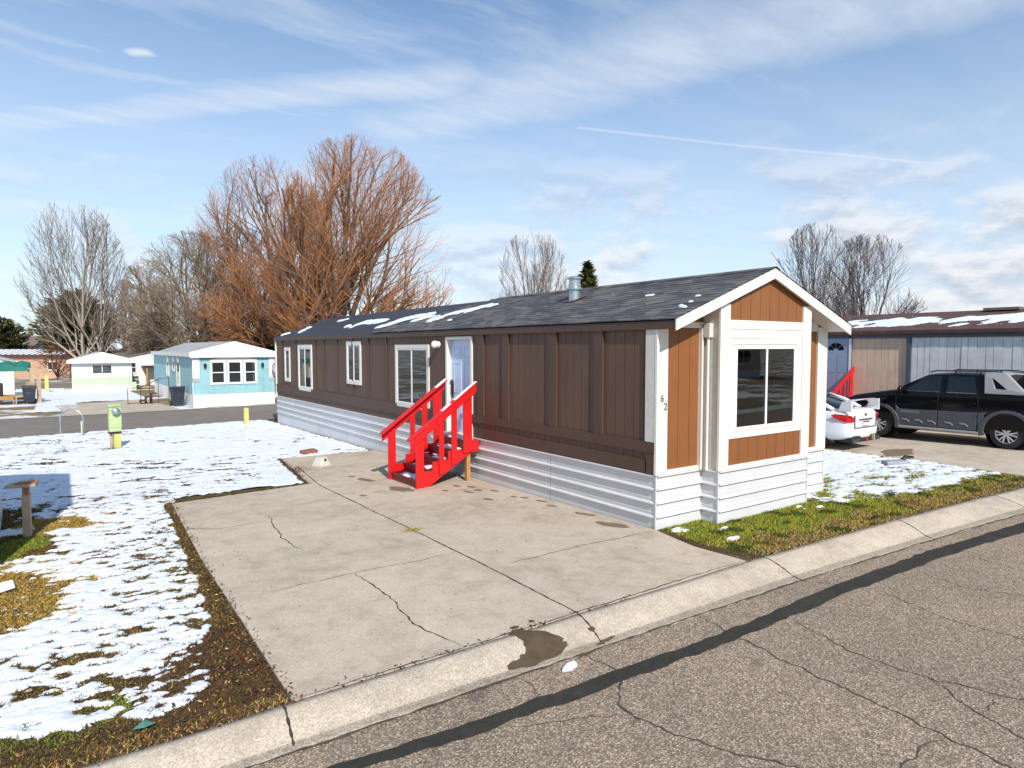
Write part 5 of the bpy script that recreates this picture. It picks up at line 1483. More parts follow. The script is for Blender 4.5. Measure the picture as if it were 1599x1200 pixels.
def gable_home(name, label, org, rz_, W, L, sk, eave, ridge, wall, skirt, roofm, cat='mobile home', fasc=None, grooves=0.4, oh=0.12, trim=None, group=None, slope_to=0.0):
    """home with its gable front on local y=0 (facing -y) and its long side on x=0"""
    h = thing(name, label, cat, org, rz_, group)
    def zt(x): return eave + (ridge - eave) * (1 - abs(x - W / 2) / (W / 2))
    mb = MB()
    siding(mb, 0.0, L, sk, eave, -1, 0.0, grooves, 0.012, 0.02, 'x')
    siding(mb, 0.0, W, sk, eave, -1, 0.0, grooves, 0.012, 0.02, 'y', top=lambda x: zt(x) - 0.02)
    mb.add([(W, 0, sk), (W, L, sk), (W, L, eave), (W, 0, eave), (0, L, sk), (0, L, eave), (W / 2, L, ridge - 0.02)], [(0, 1, 2, 3), (1, 4, 5, 6, 2)])
    mb.build('wall', wall, h)
    mb = MB()
    siding(mb, 0.0, L, -0.3, sk, -1, 0.002, 0.3, 0.010, 0.02, 'x')
    siding(mb, 0.0, W, -0.3, sk, -1, 0.002, 0.3, 0.010, 0.02, 'y')
    mb.add([(W, 0, -0.3), (W, L, -0.3), (W, L, sk), (W, 0, sk)], [(0, 1, 2, 3)])
    mb.build('skirting', skirt, h)
    k_ = (ridge - eave) / (W / 2)
    mb = MB()
    for s_ in (0, 1):
        xe = -oh if s_ == 0 else W + oh; ze = eave - k_ * oh
        vs = []
        for d in (0.0, -0.08): vs += [(xe, -oh, ze + 0.05 + d), (W / 2, -oh, ridge + 0.05 + d), (W / 2, L + oh, ridge + 0.05 + d), (xe, L + oh, ze + 0.05 + d)]
        mb.add(vs, [(0, 1, 2, 3), (7, 6, 5, 4), (0, 4, 5, 1), (2, 6, 7, 3), (0, 3, 7, 4)])
    rf = mb.build('roof', roofm, h)
    if fasc:
        mb = MB()
        mb.box(-oh - 0.03, -oh - 0.002, -oh - 0.02, L + oh, eave - k_ * oh - 0.14, eave - k_ * oh + 0.06)
        mb.box(W + oh + 0.002, W + oh + 0.03, -oh - 0.02, L + oh, eave - k_ * oh - 0.14, eave - k_ * oh + 0.06)
        mb.build('fascia', fasc, h)
    return h, zt
def win_box(parent, ax, off, u0, u1, v0, v1, lights=2, rows=1, tw=0.07, frame=None):
    r_ = window(parent, ax, off, u0, u1, v0, v1, tw, lights=lights)
    if rows > 1:
        mb = MB(); zc_ = (v0 + v1) / 2
        if ax == 'y': mb.box(u0 + tw, u1 - tw, off - 0.028, off - 0.010, zc_ - 0.025, zc_ + 0.025)
        else: mb.box(off - 0.028, off - 0.010, u0 + tw, u1 - tw, zc_ - 0.025, zc_ + 0.025)
        mb.build('mullion', M['white'], r_)
    return r_
# teal home across the back road
tx, ty = -1.23, 31.6
ang_t = 0.0
kt = 4.24 / 4.75
teal, zt = gable_home('teal_mobile_home', 'teal mobile home with white gable, white skirting and a triple window at its end', (tx, ty, gz(ty)), ang_t, 4.24, 16.4, 0.66, 2.78, 3.50, M['teal'], M['whitewall'], M['lightroof'])
mb = MB(); mb.prism([(-0.12, 2.68), (4.36, 2.68), (4.36, 2.96), (2.12, 3.55), (-0.12, 2.96)], -0.16, -0.125, 'y'); mb.build('gable_board', M['whitewall'], teal)
mb = MB(); mb.box(-0.14, 4.38, -0.20, -0.16, 2.66, 2.98); mb.box(-0.18, -0.12, -0.159, 16.4, 2.70, 2.94); mb.build_each('fascia', M['whitewall'], teal)
for x0, x1 in ((-0.02, 0.33), (3.94, 4.26)):
    mb = MB(); mb.box(x0, x1, -0.03, 0.0, 1.55, 2.68); cp = mb.build('corner_panel', M['whitewall'], teal)
    mb = MB(); mb.box(x0, x1, -0.032, 0.0, 1.36, 1.549); mb.build('panel_foot', M['lightroof'], cp)
mb = MB(); mb.box(-0.03, 0.0, -0.02, 0.06, 0.66, 1.36); mb.build('corner_strip', M['whitewall'], teal)
for x0, x1 in ((0.84, 1.66), (1.70, 2.52), (2.56, 3.30)): win_box(teal, 'y', -0.012, x0, x1, 1.18, 2.50, 1, 2, 0.085)
mb = MB(); mb.prism([(0.82, 2.505), (3.32, 2.505), (2.8, 2.66), (1.4, 2.66)], -0.045, 0, 'y'); mb.build('window_hood', M['whitewall'], teal)
for x in (0.60, 3.58):
    mb = MB(); mb.lathe([(0, -0.12), (0.06, -0.10), (0.085, 0.08), (0.0, 0.14)], 10, (x, -0.10, 2.22)); mb.build('wall_lamp', M['black'], teal)
for y0, y1, z0, z1 in ((4.3, 5.5, 0.72, 2.62), (6.3, 7.2, 1.75, 2.62), (8.6, 9.8, 1.35, 2.62)):
    win_box(teal, 'x', -0.005, y0, y1, z0, z1, 1, 1, 0.10)
mb = MB(); mb.lathe([(0.0, 0.10), (0.16, 0.075), (0.27, 0.0), (0.27, -0.01)], 20, (0, 0, 0), 'y'); d_ = mb.build('satellite_dish', M['dishgrey'], teal, smooth=True, loc=(4.27, -0.32, 2.02)); d_.rotation_euler = (R(-20), 0, R(20)); d_.scale = (1, 1, 1.25)
mb = MB(); mb.tube([(4.2, 0.0, 1.9), (4.27, -0.2, 2.0)], 0.025, 6); mb.build('dish_arm', M['black'], teal)
# entry steps with an iron rail, at the teal home's side door
sx, sy, sz = -2.3, 36.6, gz(36.6)
stp = thing('iron_steps', 'rusty iron steps and railing at the side door of the teal home', 'steps', (sx, sy, sz), ang_t)
for i in range(3):
    mb = MB(); mb.box(-0.95 + i * 0.28, -0.65 + i * 0.28, -0.4, 0.6, 0.17 + i * 0.2, 0.21 + i * 0.2); mb.box(-0.95 + i * 0.28, -0.92 + i * 0.28, -0.4, 0.6, 0.0, 0.17 + i * 0.2); mb.build('tread', M['iron'], stp)
mb = MB(); mb.tube([(-0.95, -0.4, 0), (-0.95, -0.4, 1.0), (-0.5, -0.4, 1.2), (-0.05, -0.4, 1.45), (0.5, -0.4, 1.5), (0.5, -0.4, 0)], 0.022, 6)
for x, z in ((-0.5, 1.2), (-0.05, 1.45)): mb.tube([(x, -0.4, 0), (x, -0.4, z)], 0.016, 6)
mb.tube([(-1.6, -0.4, 0), (-1.6, -0.4, 0.95), (-0.95, -0.4, 0.98)], 0.02, 6); mb.tube([(-1.6, -0.4, 0.1), (-0.95, -0.4, 0.1)], 0.02, 6)
mb.build('handrail', M['iron'], stp)
# wheelie bins
def bin_(x, y, z, rz_, label, mat):
    b_ = thing('wheelie_bin', label, 'bin', (x, y, z), rz_, 'rubbish bins across the back road')
    mb = MB()
    vs = [(-0.24, -0.26, 0.08), (0.24, -0.26, 0.08), (0.24, 0.24, 0.08), (-0.24, 0.24, 0.08), (-0.31, -0.34, 1.0), (0.31, -0.34, 1.0), (0.31, 0.34, 1.0), (-0.31, 0.34, 1.0)]
    mb.add(vs, [(3, 2, 1, 0), (4, 5, 6, 7), (0, 1, 5, 4), (1, 2, 6, 5), (2, 3, 7, 6), (3, 0, 4, 7)]); mb.box(-0.30, 0.30, -0.36, -0.30, 0.90, 0.97); mb.box(-0.13, 0.13, -0.315, -0.29, 0.42, 0.66)
    mb.build('body', mat, b_, bev=0.02)
    mb = MB(); mb.prism([(-0.38, 1.0), (0.38, 1.0), (0.34, 1.07), (-0.30, 1.10)], -0.33, 0.33, 'x'); mb.tube([(-0.3, 0.40, 1.0), (0.3, 0.40, 1.0)], 0.025, 8); mb.build('lid', mat, b_, bev=0.012)
    for s_ in (-1, 1):
        mb = MB(); mb.lathe([(0, -0.03), (0.13, -0.03), (0.13, 0.03), (0, 0.03)], 14, (s_ * 0.28, 0.26, 0.13), 'x'); mb.build('wheel', M['black'], b_)
    return b_
bin_(-1.75, 33.4, gz(33.4), 0.15, 'dark navy rubbish bin standing by the teal home corner', M['binblue'])
bin_(-8.55, 42.2, gz(42), -0.1, 'dark navy rubbish bin beside the green awning home at the left edge', M['binblue'])

# white home with the mint band
wx, wy = -6.14, 55.86
ang_w = -0.02
wh, ztw = gable_home('white_mobile_home', 'small white mobile home with a mint green band under its window', (wx, wy, gz(60)), ang_w, 4.15, 13, 0.55, 2.55, 3.2, M['whitewall'], M['whitewall'], M['lightroof'], grooves=0.6, oh=0.3)
mb = MB(); mb.prism([(-0.32, 2.36), (4.47, 2.36), (4.47, 2.60), (2.07, 3.27), (-0.32, 2.60)], -0.36, -0.31, 'y'); mb.build('gable_board', M['whitewall'], wh)
win_box(wh, 'y', -0.012, 1.32, 2.80, 1.45, 2.28, 2, 1, 0.06)
for i in range(3):
    mb = MB(); mb.box(0.02, 4.13, -0.03 - 0.01 * i, -0.002, 0.56 + 0.24 * i, 0.78 + 0.24 * i); mb.build('siding_band', M['mint'], wh)
mb = MB(); mb.box(4.17, 4.45, 0.1, 0.5, -0.1, 0.75); mb.build('meter_box', M['mint'], wh)
mb = MB(); mb.tube([(2.2, 1.2, 3.0), (2.2, 1.2, 3.5)], 0.07, 8); mb.build('roof_pipe', M['black'], wh)

# further homes behind it
p = at(222, 62)
h3, _ = gable_home('cream_mobile_home', 'cream mobile home half hidden between the white and the teal homes', (p.x - 1.5, p.y, gz(60)), 0.12, 4.6, 12, 0.6, 2.7, 3.2, M['whitewall'], M['whitewall'], M['greyroof'])
win_box(h3, 'y', -0.012, 0.2, 1.0, 1.2, 2.3, 1, 2, 0.06)
mb = MB(); mb.box(1.4, 3.6, -1.4, 0.0, 1.75, 1.9); mb.build('porch_roof', M['black'], h3)
for x in (1.5, 2.4, 3.4):
    mb = MB(); mb.box(x, x + 0.14, -1.35, -1.22, -0.05, 1.75); mb.build('porch_post', M['wood'], h3)
for i in range(3):
    mb = MB(); mb.box(0.1, 1.1, -0.35 + i * 0.1, -0.25 + i * 0.1, 0.2 + 0.3 * i, 0.3 + 0.3 * i); mb.build('step', M['black'], h3)
def long_house(name, label, px0, px1, d, eave, ridge, wall, roofm, snow=0.0, depth=8.0, wins=0, cat='house'):
    a = at(px0, d); b = at(px1, d); v = b - a; L = math.hypot(v.x, v.y); rz_ = math.atan2(v.y, v.x)
    h = thing(name, label, cat, (a.x, a.y, gz(60)), rz_)
    mb = MB(); mb.box(0, L, 0, depth, -0.3, eave); mb.prism([(0, eave), (depth, eave), (depth / 2, ridge)], 0.0, 0.15, 'x'); mb.prism([(0, eave), (depth, eave), (depth / 2, ridge)], L - 0.15, L, 'x'); mb.build('wall', wall, h)
    mb = MB(); k_ = (ridge - eave) / (depth / 2)
    for s_ in (0, 1):
        ye = -0.5 if s_ == 0 else depth + 0.5; ze = eave - k_ * 0.5
        vs = []
        for dz in (0.12, 0.0): vs += [(-0.4, ye, ze + dz), (L + 0.4, ye, ze + dz), (L + 0.4, depth / 2, ridge + dz), (-0.4, depth / 2, ridge + dz)]
        mb.add(vs, [(0, 1, 2, 3), (7, 6, 5, 4), (0, 4, 5, 1), (1, 5, 6, 2), (0, 3, 7, 4)])
    r_ = mb.build('roof', roofm, h)
    for i in range(wins):
        x = L * (i + 0.6) / (wins + 0.3); win_box(h, 'y', 0.0, x, x + 1.3, 0.9, 2.0, 2, 1, 0.08)
    if snow:
        mb = MB(); n_ = int(L / 0.7)
        for i in range(n_):
            x = i * 0.7 + 0.05
            y0_, y1_ = -0.38, depth / 2 * snow
            zf_ = lambda y: eave + k_ * y + 0.14
            mb.add([(x, y0_, zf_(y0_)), (x + 0.42, y0_, zf_(y0_)), (x + 0.62, y1_, zf_(y1_)), (x + 0.15, y1_, zf_(y1_)), (x, y0_, zf_(y0_) + .05), (x + 0.42, y0_, zf_(y0_) + .05), (x + 0.62, y1_, zf_(y1_) + .05), (x + 0.15, y1_, zf_(y1_) + .05)],
                   [(4, 5, 6, 7), (0, 1, 5, 4), (1, 2, 6, 5), (2, 3, 7, 6), (3, 0, 4, 7)])
        o_ = mb.build('roof_snow', M['snow'], r_); o_['kind'] = 'stuff'
    return h
long_house('peach_building', 'long peach coloured home with strips of snow on its dark roof at the far left', -60, 108, 78, 2.75, 3.35, M['peach'], M['brownroof'], 0.8, 5, 3)
long_house('tan_house', 'yellow tan house with grey shingled roof behind the white mobile home', 186, 262, 86, 3.0, 4.4, M['cedar'], M['greyroof'], 0, 8, 0)
long_house('tan_house', 'pale tan house glimpsed behind the bare trees and the teal roof', 268, 330, 96, 3.0, 4.2, M['peach'], M['greyroof'], 0, 8, 2)
long_house('distant_house', 'distant grey brown roof on the skyline at the far left', 22, 52, 150, 4.2, 6.2, M['slate'], M['greyroof'], 0, 8, 0)
# cars parked among the far homes, only their tops showing
c1 = sedan('parked_car', 'dark blue car parked in front of the yellow tan house', (0, 0, 0), 0, M['tonneau'], wing=False, detail=False)
p = at(238, 79); c1.location = (p.x, p.y, gz(60) + 1.3); c1.rotation_euler.z = 1.3
mb = MB(); q_ = at(238, 79); mb.box(-4, 4, -4, 4, -0.6, 1.28); dr = mb.build('bank', M['soil'], None, loc=(q_.x, q_.y, gz(60))); tag(dr, kind='structure')

# home with the green awning at the left edge
p = at(-52, 40); gx, gy = p.x, p.y
gh, _ = gable_home('awning_home', 'white home with a green porch awning and cluttered porch at the left edge', (gx - 1.2, gy + 1.2, gz(gy)), 0.05, 3.4, 9, 0.5, 2.5, 3.0, M['whitewall'], M['whitewall'], M['lightroof'])
aw = at(-2, 38.5); ax_, ay_ = aw.x - (gx - 1.2), aw.y - (gy + 1.2)
mb = MB()
vs = []; n_ = 16
for i in range(n_ + 1):
    x = ax_ - 2.2 + 3.5 * i / n_
    dz = 0.06 * math.sin(i * 1.9)
    vs += [(x, ay_, 1.98 - (0.25 if i == n_ else 0)), (x, ay_, 2.34 + dz - (0.5 if i == n_ else 0.12 * (i > 12))), (x, ay_ + 1.6, 2.55 + dz)]
mb.add(vs, [(i * 3 + j, i * 3 + j + 1, i * 3 + j + 4, i * 3 + j + 3) for i in range(n_) for j in range(2)]); mb.build('awning', M['green'], gh)
for dx in (1.3, 1.62):
    mb = MB(); mb.box(ax_ + dx - 0.1, ax_ + dx + 0.12, ay_ - 0.05, ay_ + 0.15, -0.05, 2.15 - (dx - 1.3)); mb.build('porch_post', M['greywood'], gh)
mb = MB(); mb.beam((ax_ + 0.6, ay_ + 0.1, 2.2), (ax_ + 2.1, ay_ + 0.1, 2.05), 0.1, 0.06); mb.build('porch_beam', M['greywood'], gh)
mb = MB(); mb.box(ax_ - 2.6, ax_ + 1.2, ay_ - 0.1, ay_ + 1.6, 0.38, 0.5); mb.box(ax_ - 2.6, ax_ + 1.2, ay_ - 0.14, ay_ - 0.1, 0.28, 0.5); mb.build('porch_deck', M['wood'], gh)
mb = MB(); mb.box(ax_ - 0.8, ax_ - 0.1, ay_ + 0.1, ay_ + 0.5, 0.5, 1.3); mb.build('porch_clutter', M['black'], gh, bev=0.08)
b_ = at(28, 38.9); ch = thing('porch_chair', 'brown wooden chair facing the road on the awning porch', 'chair', (b_.x, b_.y, gz(b_.y) + 0.0), 0.3)
mb = MB(); mb.box(-0.3, 0.3, -0.28, 0.28, 0.40, 0.48); mb.build('seat', M['greywood'], ch)
mb = MB(); mb.beam((0.28, 0, 0.45), (0.42, 0, 1.25), 0.56, 0.05, (1, 0, 0)); mb.build('backrest', M['greywood'], ch)
for x in (-0.27, 0.27):
    for y in (-0.25, 0.25):
        mb = MB(); mb.box(x - 0.03, x + 0.03, y - 0.03, y + 0.03, 0, 0.40); mb.build('leg', M['greywood'], ch)

# neighbour on the right: brown snowy roof over tan and blue grey boards
nx, ny = 16.3, -4.5
nb = thing('neighbour_home', 'mobile home with snow on a brown shingle roof over tan and weathered blue grey boards', 'mobile home', (nx, ny, 0))
NLy = 26.0; ne = 3.15
def yy_(y): return y - ny
mb = MB(); siding(mb, yy_(5.58), NLy, 0.75, ne, -1, 0.0, 0.36, 0.012, 0.02, 'x'); siding(mb, yy_(3.70), yy_(5.58), 0.75, ne, -1, 0.0, 0.235, 0.010, 0.016, 'x', phase=0.1); mb.build('tan_wall', M['tan'], nb)
r_ = random.Random(4)
mb = MB(); y = yy_(3.56)
while y > 0.1:
    w_ = r_.uniform(0.17, 0.26)
    mb.box(-0.018 - r_.uniform(0, 0.012), 0.01, max(y - w_, 0), y - 0.012, 0.75, ne); y -= w_
mb.box(0.005, 0.01, 0, yy_(3.56), 0.75, ne)
mb.build('board_wall', M['bluegrey'], nb)
mb = MB(); mb.box(-0.06, 0.0, yy_(3.56), yy_(3.70), 0.7, ne); mb.box(-0.05, 0.0, 0, NLy, ne - 0.10, ne + 0.16); mb.box(-0.045, 0.0, yy_(5.55), yy_(5.62), 0.7, ne - 0.1); mb.build('trim', M['slate'], nb)
mb = MB(); mb.add([(0, 0, 0.7), (4.4, 0, 0.7), (4.4, 0, ne), (2.2, 0, 3.95), (0, 0, ne)], [(0, 1, 2, 3, 4)]); mb.add([(4.4, 0, 0.7), (4.4, NLy, 0.7), (4.4, NLy, ne), (4.4, 0, ne)], [(0, 1, 2, 3)]); mb.add([(0, NLy, 0.7), (4.4, NLy, 0.7), (4.4, NLy, ne), (2.2, NLy, 3.95), (0, NLy, ne)], [(0, 1, 2, 3, 4)]); mb.build('end_wall', M['tan'], nb)
mb = MB(); siding(mb, 0, NLy, -0.4, 0.75, -1, 0.005, 0.3, 0.012, 0.02, 'x'); siding(mb, 0, 4.4, -0.3, 0.75, -1, 0.0, 0.3, 0.01, 0.02, 'y'); mb.build('skirting', M['skirt'], nb)
mb = MB(); kn = (3.98 - 3.30) / 2.35
for s_ in (0, 1):
    xe = -0.15 if s_ == 0 else 4.55
    vs = []
    for d in (0.0, -0.12): vs += [(xe, -0.3, 3.30 + d), (2.2, -0.3, 3.98 + d), (2.2, NLy + 0.2, 3.98 + d), (xe, NLy + 0.2, 3.30 + d)]
    mb.add(vs, [(0, 1, 2, 3), (7, 6, 5, 4), (0, 4, 5, 1), (2, 6, 7, 3), (0, 3, 7, 4)])
nr = mb.build('roof', M['brownroof'], nb)
mb = MB(); mb.box(1.9, 2.5, yy_(1.2), yy_(2.2), 3.95, 4.04); mb.build('roof_vent', M['greyroof'], nr)
st_ = 0.07; xs_ = np.arange(0.0, 1.9, st_); ys_ = np.arange(0, 13.5, st_)
Xg, Yg = np.meshgrid(xs_, ys_, indexing='ij')
hh = 0.50 - np.abs(Xg - 0.92) / 0.85 + (fbm(Xg * 2.5 + Yg * 0.9, Yg * 1.6, 4) - 0.5) * 2.0 - 0.25 * sstep(9.2, 8.2, Yg) * 0 + np.where((Yg > 6.2) & (Yg < 9.0), -0.10 + 0.25 * np.sin(Yg * 9 + Xg * 6) * 0.6, 0.08)
Zs = 3.30 + kn * (Xg + 0.15) + 0.003 + np.where(hh > 0, 0.035 * (1 - np.exp(-hh * 3)), -0.02)
n0, n1 = Xg.shape; idx = np.arange(n0 * n1).reshape(n0, n1); F = np.stack([idx[:-1, :-1], idx[1:, :-1], idx[1:, 1:], idx[:-1, 1:]], -1).reshape(-1, 4); F = F[(hh.ravel()[F] > 0).any(1)]
o_ = np_mesh('roof_snow', np.stack([Xg.ravel(), Yg.ravel(), Zs.ravel()], -1), F, M['snow'], nr, smooth=True); o_['kind'] = 'stuff'
# its blue door with a fan light
dy0, dy1 = yy_(5.64), yy_(6.62)
mb = MB(); mb.box(-0.05, 0.0, dy0 - 0.08, dy0, 0.95, 3.12); mb.box(-0.05, 0.0, dy1, dy1 + 0.08, 0.95, 3.12); mb.box(-0.048, 0.0, dy0, dy1, 3.05, 3.12); nd = mb.build('door', M['white'], nb)
mb = MB(); mb.box(-0.030, -0.005, dy0, dy1, 0.95, 3.05)
for a in (0.10, 0.54):
    for z0, z1 in ((1.15, 1.7), (1.8, 2.45)): mb.box(-0.036, -0.03, dy0 + a, dy0 + a + 0.34, z0, z1)
M['doorblu2'] = paint('blue_door_paint', (0.26, 0.33, 0.46), 0.4, 0.06)
mb.build('door_leaf', M['doorblu2'], nd, bev=0.004, seg=1)
cy_ = (dy0 + dy1) / 2
for i in range(4):
    a0, a1 = PI * (i + 0.06) / 4, PI * (i + 0.94) / 4
    pts = [(cy_ + 0.09 * math.cos(a0), 2.62 + 0.08 * math.sin(a0)), (cy_ + 0.09 * math.cos(a1), 2.62 + 0.08 * math.sin(a1))] + [(cy_ + 0.30 * math.cos(a1 + (a0 - a1) * k_ / 3), 2.62 + 0.27 * math.sin(a1 + (a0 - a1) * k_ / 3)) for k_ in range(4)]
    mb = MB(); mb.prism(pts, -0.037, -0.029, 'x'); mb.build('fan_light', M['carglass'], nd)
mb = MB(); mb.sphere((-0.07, dy1 - 0.09, 1.85), 0.035); mb.sphere((-0.06, dy1 - 0.09, 2.05), 0.028); mb.build('handle', M['black'], nd)
# red rail of the neighbour's steps
ns_ = thing('wooden_steps', 'red wooden step railing at the blue door of the brown roofed neighbour', 'steps', (15.7, 5.5, gz(5.5)))
for y in (-0.02, 1.15):
    mb = MB(); mb.prism([(-0.95, 0.98), (0.60, 1.98), (0.60, 2.14), (-0.95, 1.16)], y - 0.04, y, 'y'); mb.build('handrail', M['red'], ns_, bev=0.004)
    for x0, x1 in ((-0.85, -0.70), (-0.30, -0.20), (0.0, 0.09), (0.38, 0.58)):
        mb = MB(); mb.prism([(x0, 0.0), (x1, 0.0), (x1, 1.05 + (x1 + 0.95) * 0.645), (x0, 1.05 + (x0 + 0.95) * 0.645)], y + 0.001, y + 0.05, 'y'); mb.build('post', M['red'], ns_)
for i in range(4):
    mb = MB(); mb.box(-0.85 + i * 0.32, -0.50 + i * 0.32, 0.06, 1.14, 0.18 + i * 0.2, 0.22 + i * 0.2); mb.build('tread', M['red_dark'], ns_)

# tall shed just outside the left edge: its shadow lies on the snow
sh = thing('storage_shed', 'tall pale shed standing at the left edge, its shadow on the snow', 'shed', (-8.41, 1.82, gz(1.65)))
mb = MB(); siding(mb, 0, 3.72, -0.1, 4.55, 1, 0.0, 0.3, 0.01, 0.015, 'x'); siding(mb, -3.0, 0, -0.1, 4.55, -1, 0.0, 0.3, 0.01, 0.015, 'y'); mb.add([(-3, 0, -.1), (-3, 3.72, -.1), (-3, 3.72, 4.55), (-3, 0, 4.55), (0, 3.72, -.1), (0, 3.72, 4.55)], [(0, 1, 2, 3), (1, 4, 5, 2)]); mb.build('wall', M['whitewall'], sh)
mb = MB(); mb.prism([(-3.02, 4.55), (0.02, 4.55), (0.02, 4.62), (-1.5, 5.3), (-3.02, 4.62)], -0.02, 3.74, 'y'); mb.build('roof', M['greyroof'], sh)
win_box(sh, 'y', -0.01, -2.0, -1.0, 1.2, 2.2)
# homes across the street, behind the camera: seen in the window panes
for i, (x, y, rz_, wm, lab) in enumerate(((14, -22, 0.0, 'peach', 'peach home with snow on its roof across the street'), (30, -25, 0.0, 'whitewall', 'white home with snow on its roof across the street'), (46, -30, 0.1, 'tan', 'tan home with snow on its roof across the street'))):
    o_, _ = gable_home('mobile_home', lab, (x, y, -0.03), rz_ + PI, 4.4, 16, 0.7, 3.0, 3.9, M[wm], M['whitewall'], M['brownroof'], group='homes across the street')
    mb = MB(); mb.add([(0.1, 0.2, 3.13), (1.5, 0.2, 3.70), (1.5, 15.5, 3.70), (0.1, 15.5, 3.13), (4.3, 0.2, 3.13), (2.9, 0.2, 3.70), (2.9, 15.5, 3.70), (4.3, 15.5, 3.13)], [(0, 1, 2, 3), (4, 5, 6, 7)]); q_ = mb.build('roof_snow', M['snow'], o_); q_['kind'] = 'stuff'
    win_box(o_, 'y', -0.012, 1.2, 3.2, 1.3, 2.5)
# ------------------------------------------------------------------ small things on the lots
M['limegreen'] = paint('lime_green_paint', (0.44, 0.55, 0.26), 0.55, 0.10, 6.0, dirt=0.25, dirtc=(0.30, 0.34, 0.12))
M['yellow'] = paint('yellow_green_paint', (0.58, 0.52, 0.16), 0.6, 0.10, 6.0, dirt=0.2)
M['palestake'] = paint('pale_stake', (0.62, 0.60, 0.42), 0.7, 0.1)
M['concblock'] = paint('white_concrete', (0.56, 0.53, 0.47), 0.8, 0.12, 12.0, bump=0.3)
M['brick'] = paint('red_brick_lid', (0.26, 0.10, 0.06), 0.85, 0.3, 14.0, bump=0.3)
M['lid'] = paint('grey_lid', (0.30, 0.30, 0.32), 0.7, 0.15, 8.0)
# power pedestal with its meter
pd = thing('utility_pedestal', 'lime green power pedestal with a round glass meter on the snow', 'utility pedestal', (-5.88, 15.72, gz(15.7)), 0.15)
mb = MB(); mb.box(-0.15, 0.15, -0.10, 0.10, 0.50, 1.24); mb.prism([(-0.13, 1.24), (0.12, 1.24), (0.10, 1.30)], -0.16, 0.16, 'x'); mb.box(-0.16, 0.16, -0.11, -0.10, 0.62, 0.98)
mb.build('meter_cabinet', M['limegreen'], pd, bev=0.01)
mb = MB(); mb.box(-0.04, 0.14, -0.09, 0.09, -0.1, 0.44); mb.build('pedestal_foot', M['yellow'], pd, bev=0.008)
mb = MB(); mb.box(-0.155, 0.155, -0.105, 0.105, 0.44, 0.50); mb.build('pedestal_collar', M['black'], pd)
mb = MB(); mb.lathe([(0.0, -0.14), (0.075, -0.13), (0.085, -0.10), (0.105, -0.10), (0.105, 0.0)], 20, (0.01, -0.10, 1.10), 'y'); mb.build('meter', M['galv'], pd, smooth=True)
mb = MB(); mb.tube([(-0.10, 0.0, -0.1), (-0.10, 0.0, 0.45)], 0.035, 8); mb.build('conduit', M['greywood'], pd)
o = MB(); o.box(-0.085, 0.085, -0.085, 0.085, -0.1, 0.64); o.prism([(-0.085, 0.64), (0.085, 0.64), (0.0, 0.67)], -0.085, 0.085, 'y')
tag(o.build('marker_post', M['yellow'], None, bev=0.012, loc=(-1.14, 20.35, gz(20.35))), 'short yellow post in the snow at the edge of the back road', 'post')
o = MB(); o.box(-0.13, 0.13, -0.13, 0.13, -0.1, 1.32); o.prism([(-0.13, 1.32), (0.13, 1.32), (0.0, 1.38)], -0.13, 0.13, 'y')
tag(o.build('marker_post', M['yellow'], None, bev=0.012, loc=(-7.8, 58.0, gz(58))), 'tall yellow green post left of the white mobile home', 'post')
mb = MB(); pts = [(-0.36, 0, -0.1), (-0.36, 0, 0.55)] + [(-0.36 * math.cos(a), 0, 0.55 + 0.32 * math.sin(a)) for a in [PI * i / 12 for i in range(1, 12)]] + [(0.36, 0, 0.55), (0.36, 0, -0.1)]
mb.tube(pts, 0.030, 10)
o = mb.build('hoop_barrier', M['galv'], None, smooth=True, loc=(-6.84, 20.85, gz(20.85))); o.rotation_euler = (0, 0, -0.40); tag(o, 'galvanised steel hoop standing at the edge of the back road', 'hoop')
mb = MB(); mb.box(-0.028, 0.028, -0.02, 0.02, -0.05, 0.46); mb.box(-0.035, 0.035, -0.027, 0.027, 0.34, 0.39)
tag(mb.build('stake', M['palestake'], None, loc=(-6.55, 20.75, gz(20.75))), 'thin pale stake in the snow beside the steel hoop', 'stake')
# wooden post with a board on top
mp = thing('board_post', 'weathered wooden post with a reddish board on top at the left edge', 'post', (-7.69, 5.36, gz(5.36)), -0.15)
mb = MB(); mb.box(-0.05, 0.05, -0.05, 0.05, -0.1, 0.63); mb.build('post', M['greywood'], mp, bev=0.006)
mb = MB(); mb.box(-0.038, 0.038, -0.038, 0.038, 0.63, 0.76); mb.build('neck', M['rustwood'], mp)
mb = MB(); mb.prism([(-0.235, -0.13), (0.05, -0.15), (0.14, -0.12), (0.14, 0.15), (-0.16, 0.17), (-0.20, 0.1)], 0.76, 0.80, 'z'); mb.build('top_board', M['greywood'], mp, bev=0.006)
mb = MB(); mb.prism([(-0.12, -0.09), (0.145, -0.09), (0.145, 0.12), (-0.10, 0.13)], 0.802, 0.815, 'z'); mb.build('red_board', M['rustwood'], mp)
mb = MB(); mb.prism([(-0.14, -0.16), (0.16, -0.12), (0.20, 0.12), (-0.12, 0.16)], 0.0, 0.02, 'z')
o = mb.build('board', M['white'], None, loc=(-7.92, 2.66, gz(2.66) + 0.03), bev=0.003); o.rotation_euler = (0.05, -0.06, 0.3); tag(o, 'small white board lying on the golden grass at the left edge', 'board')
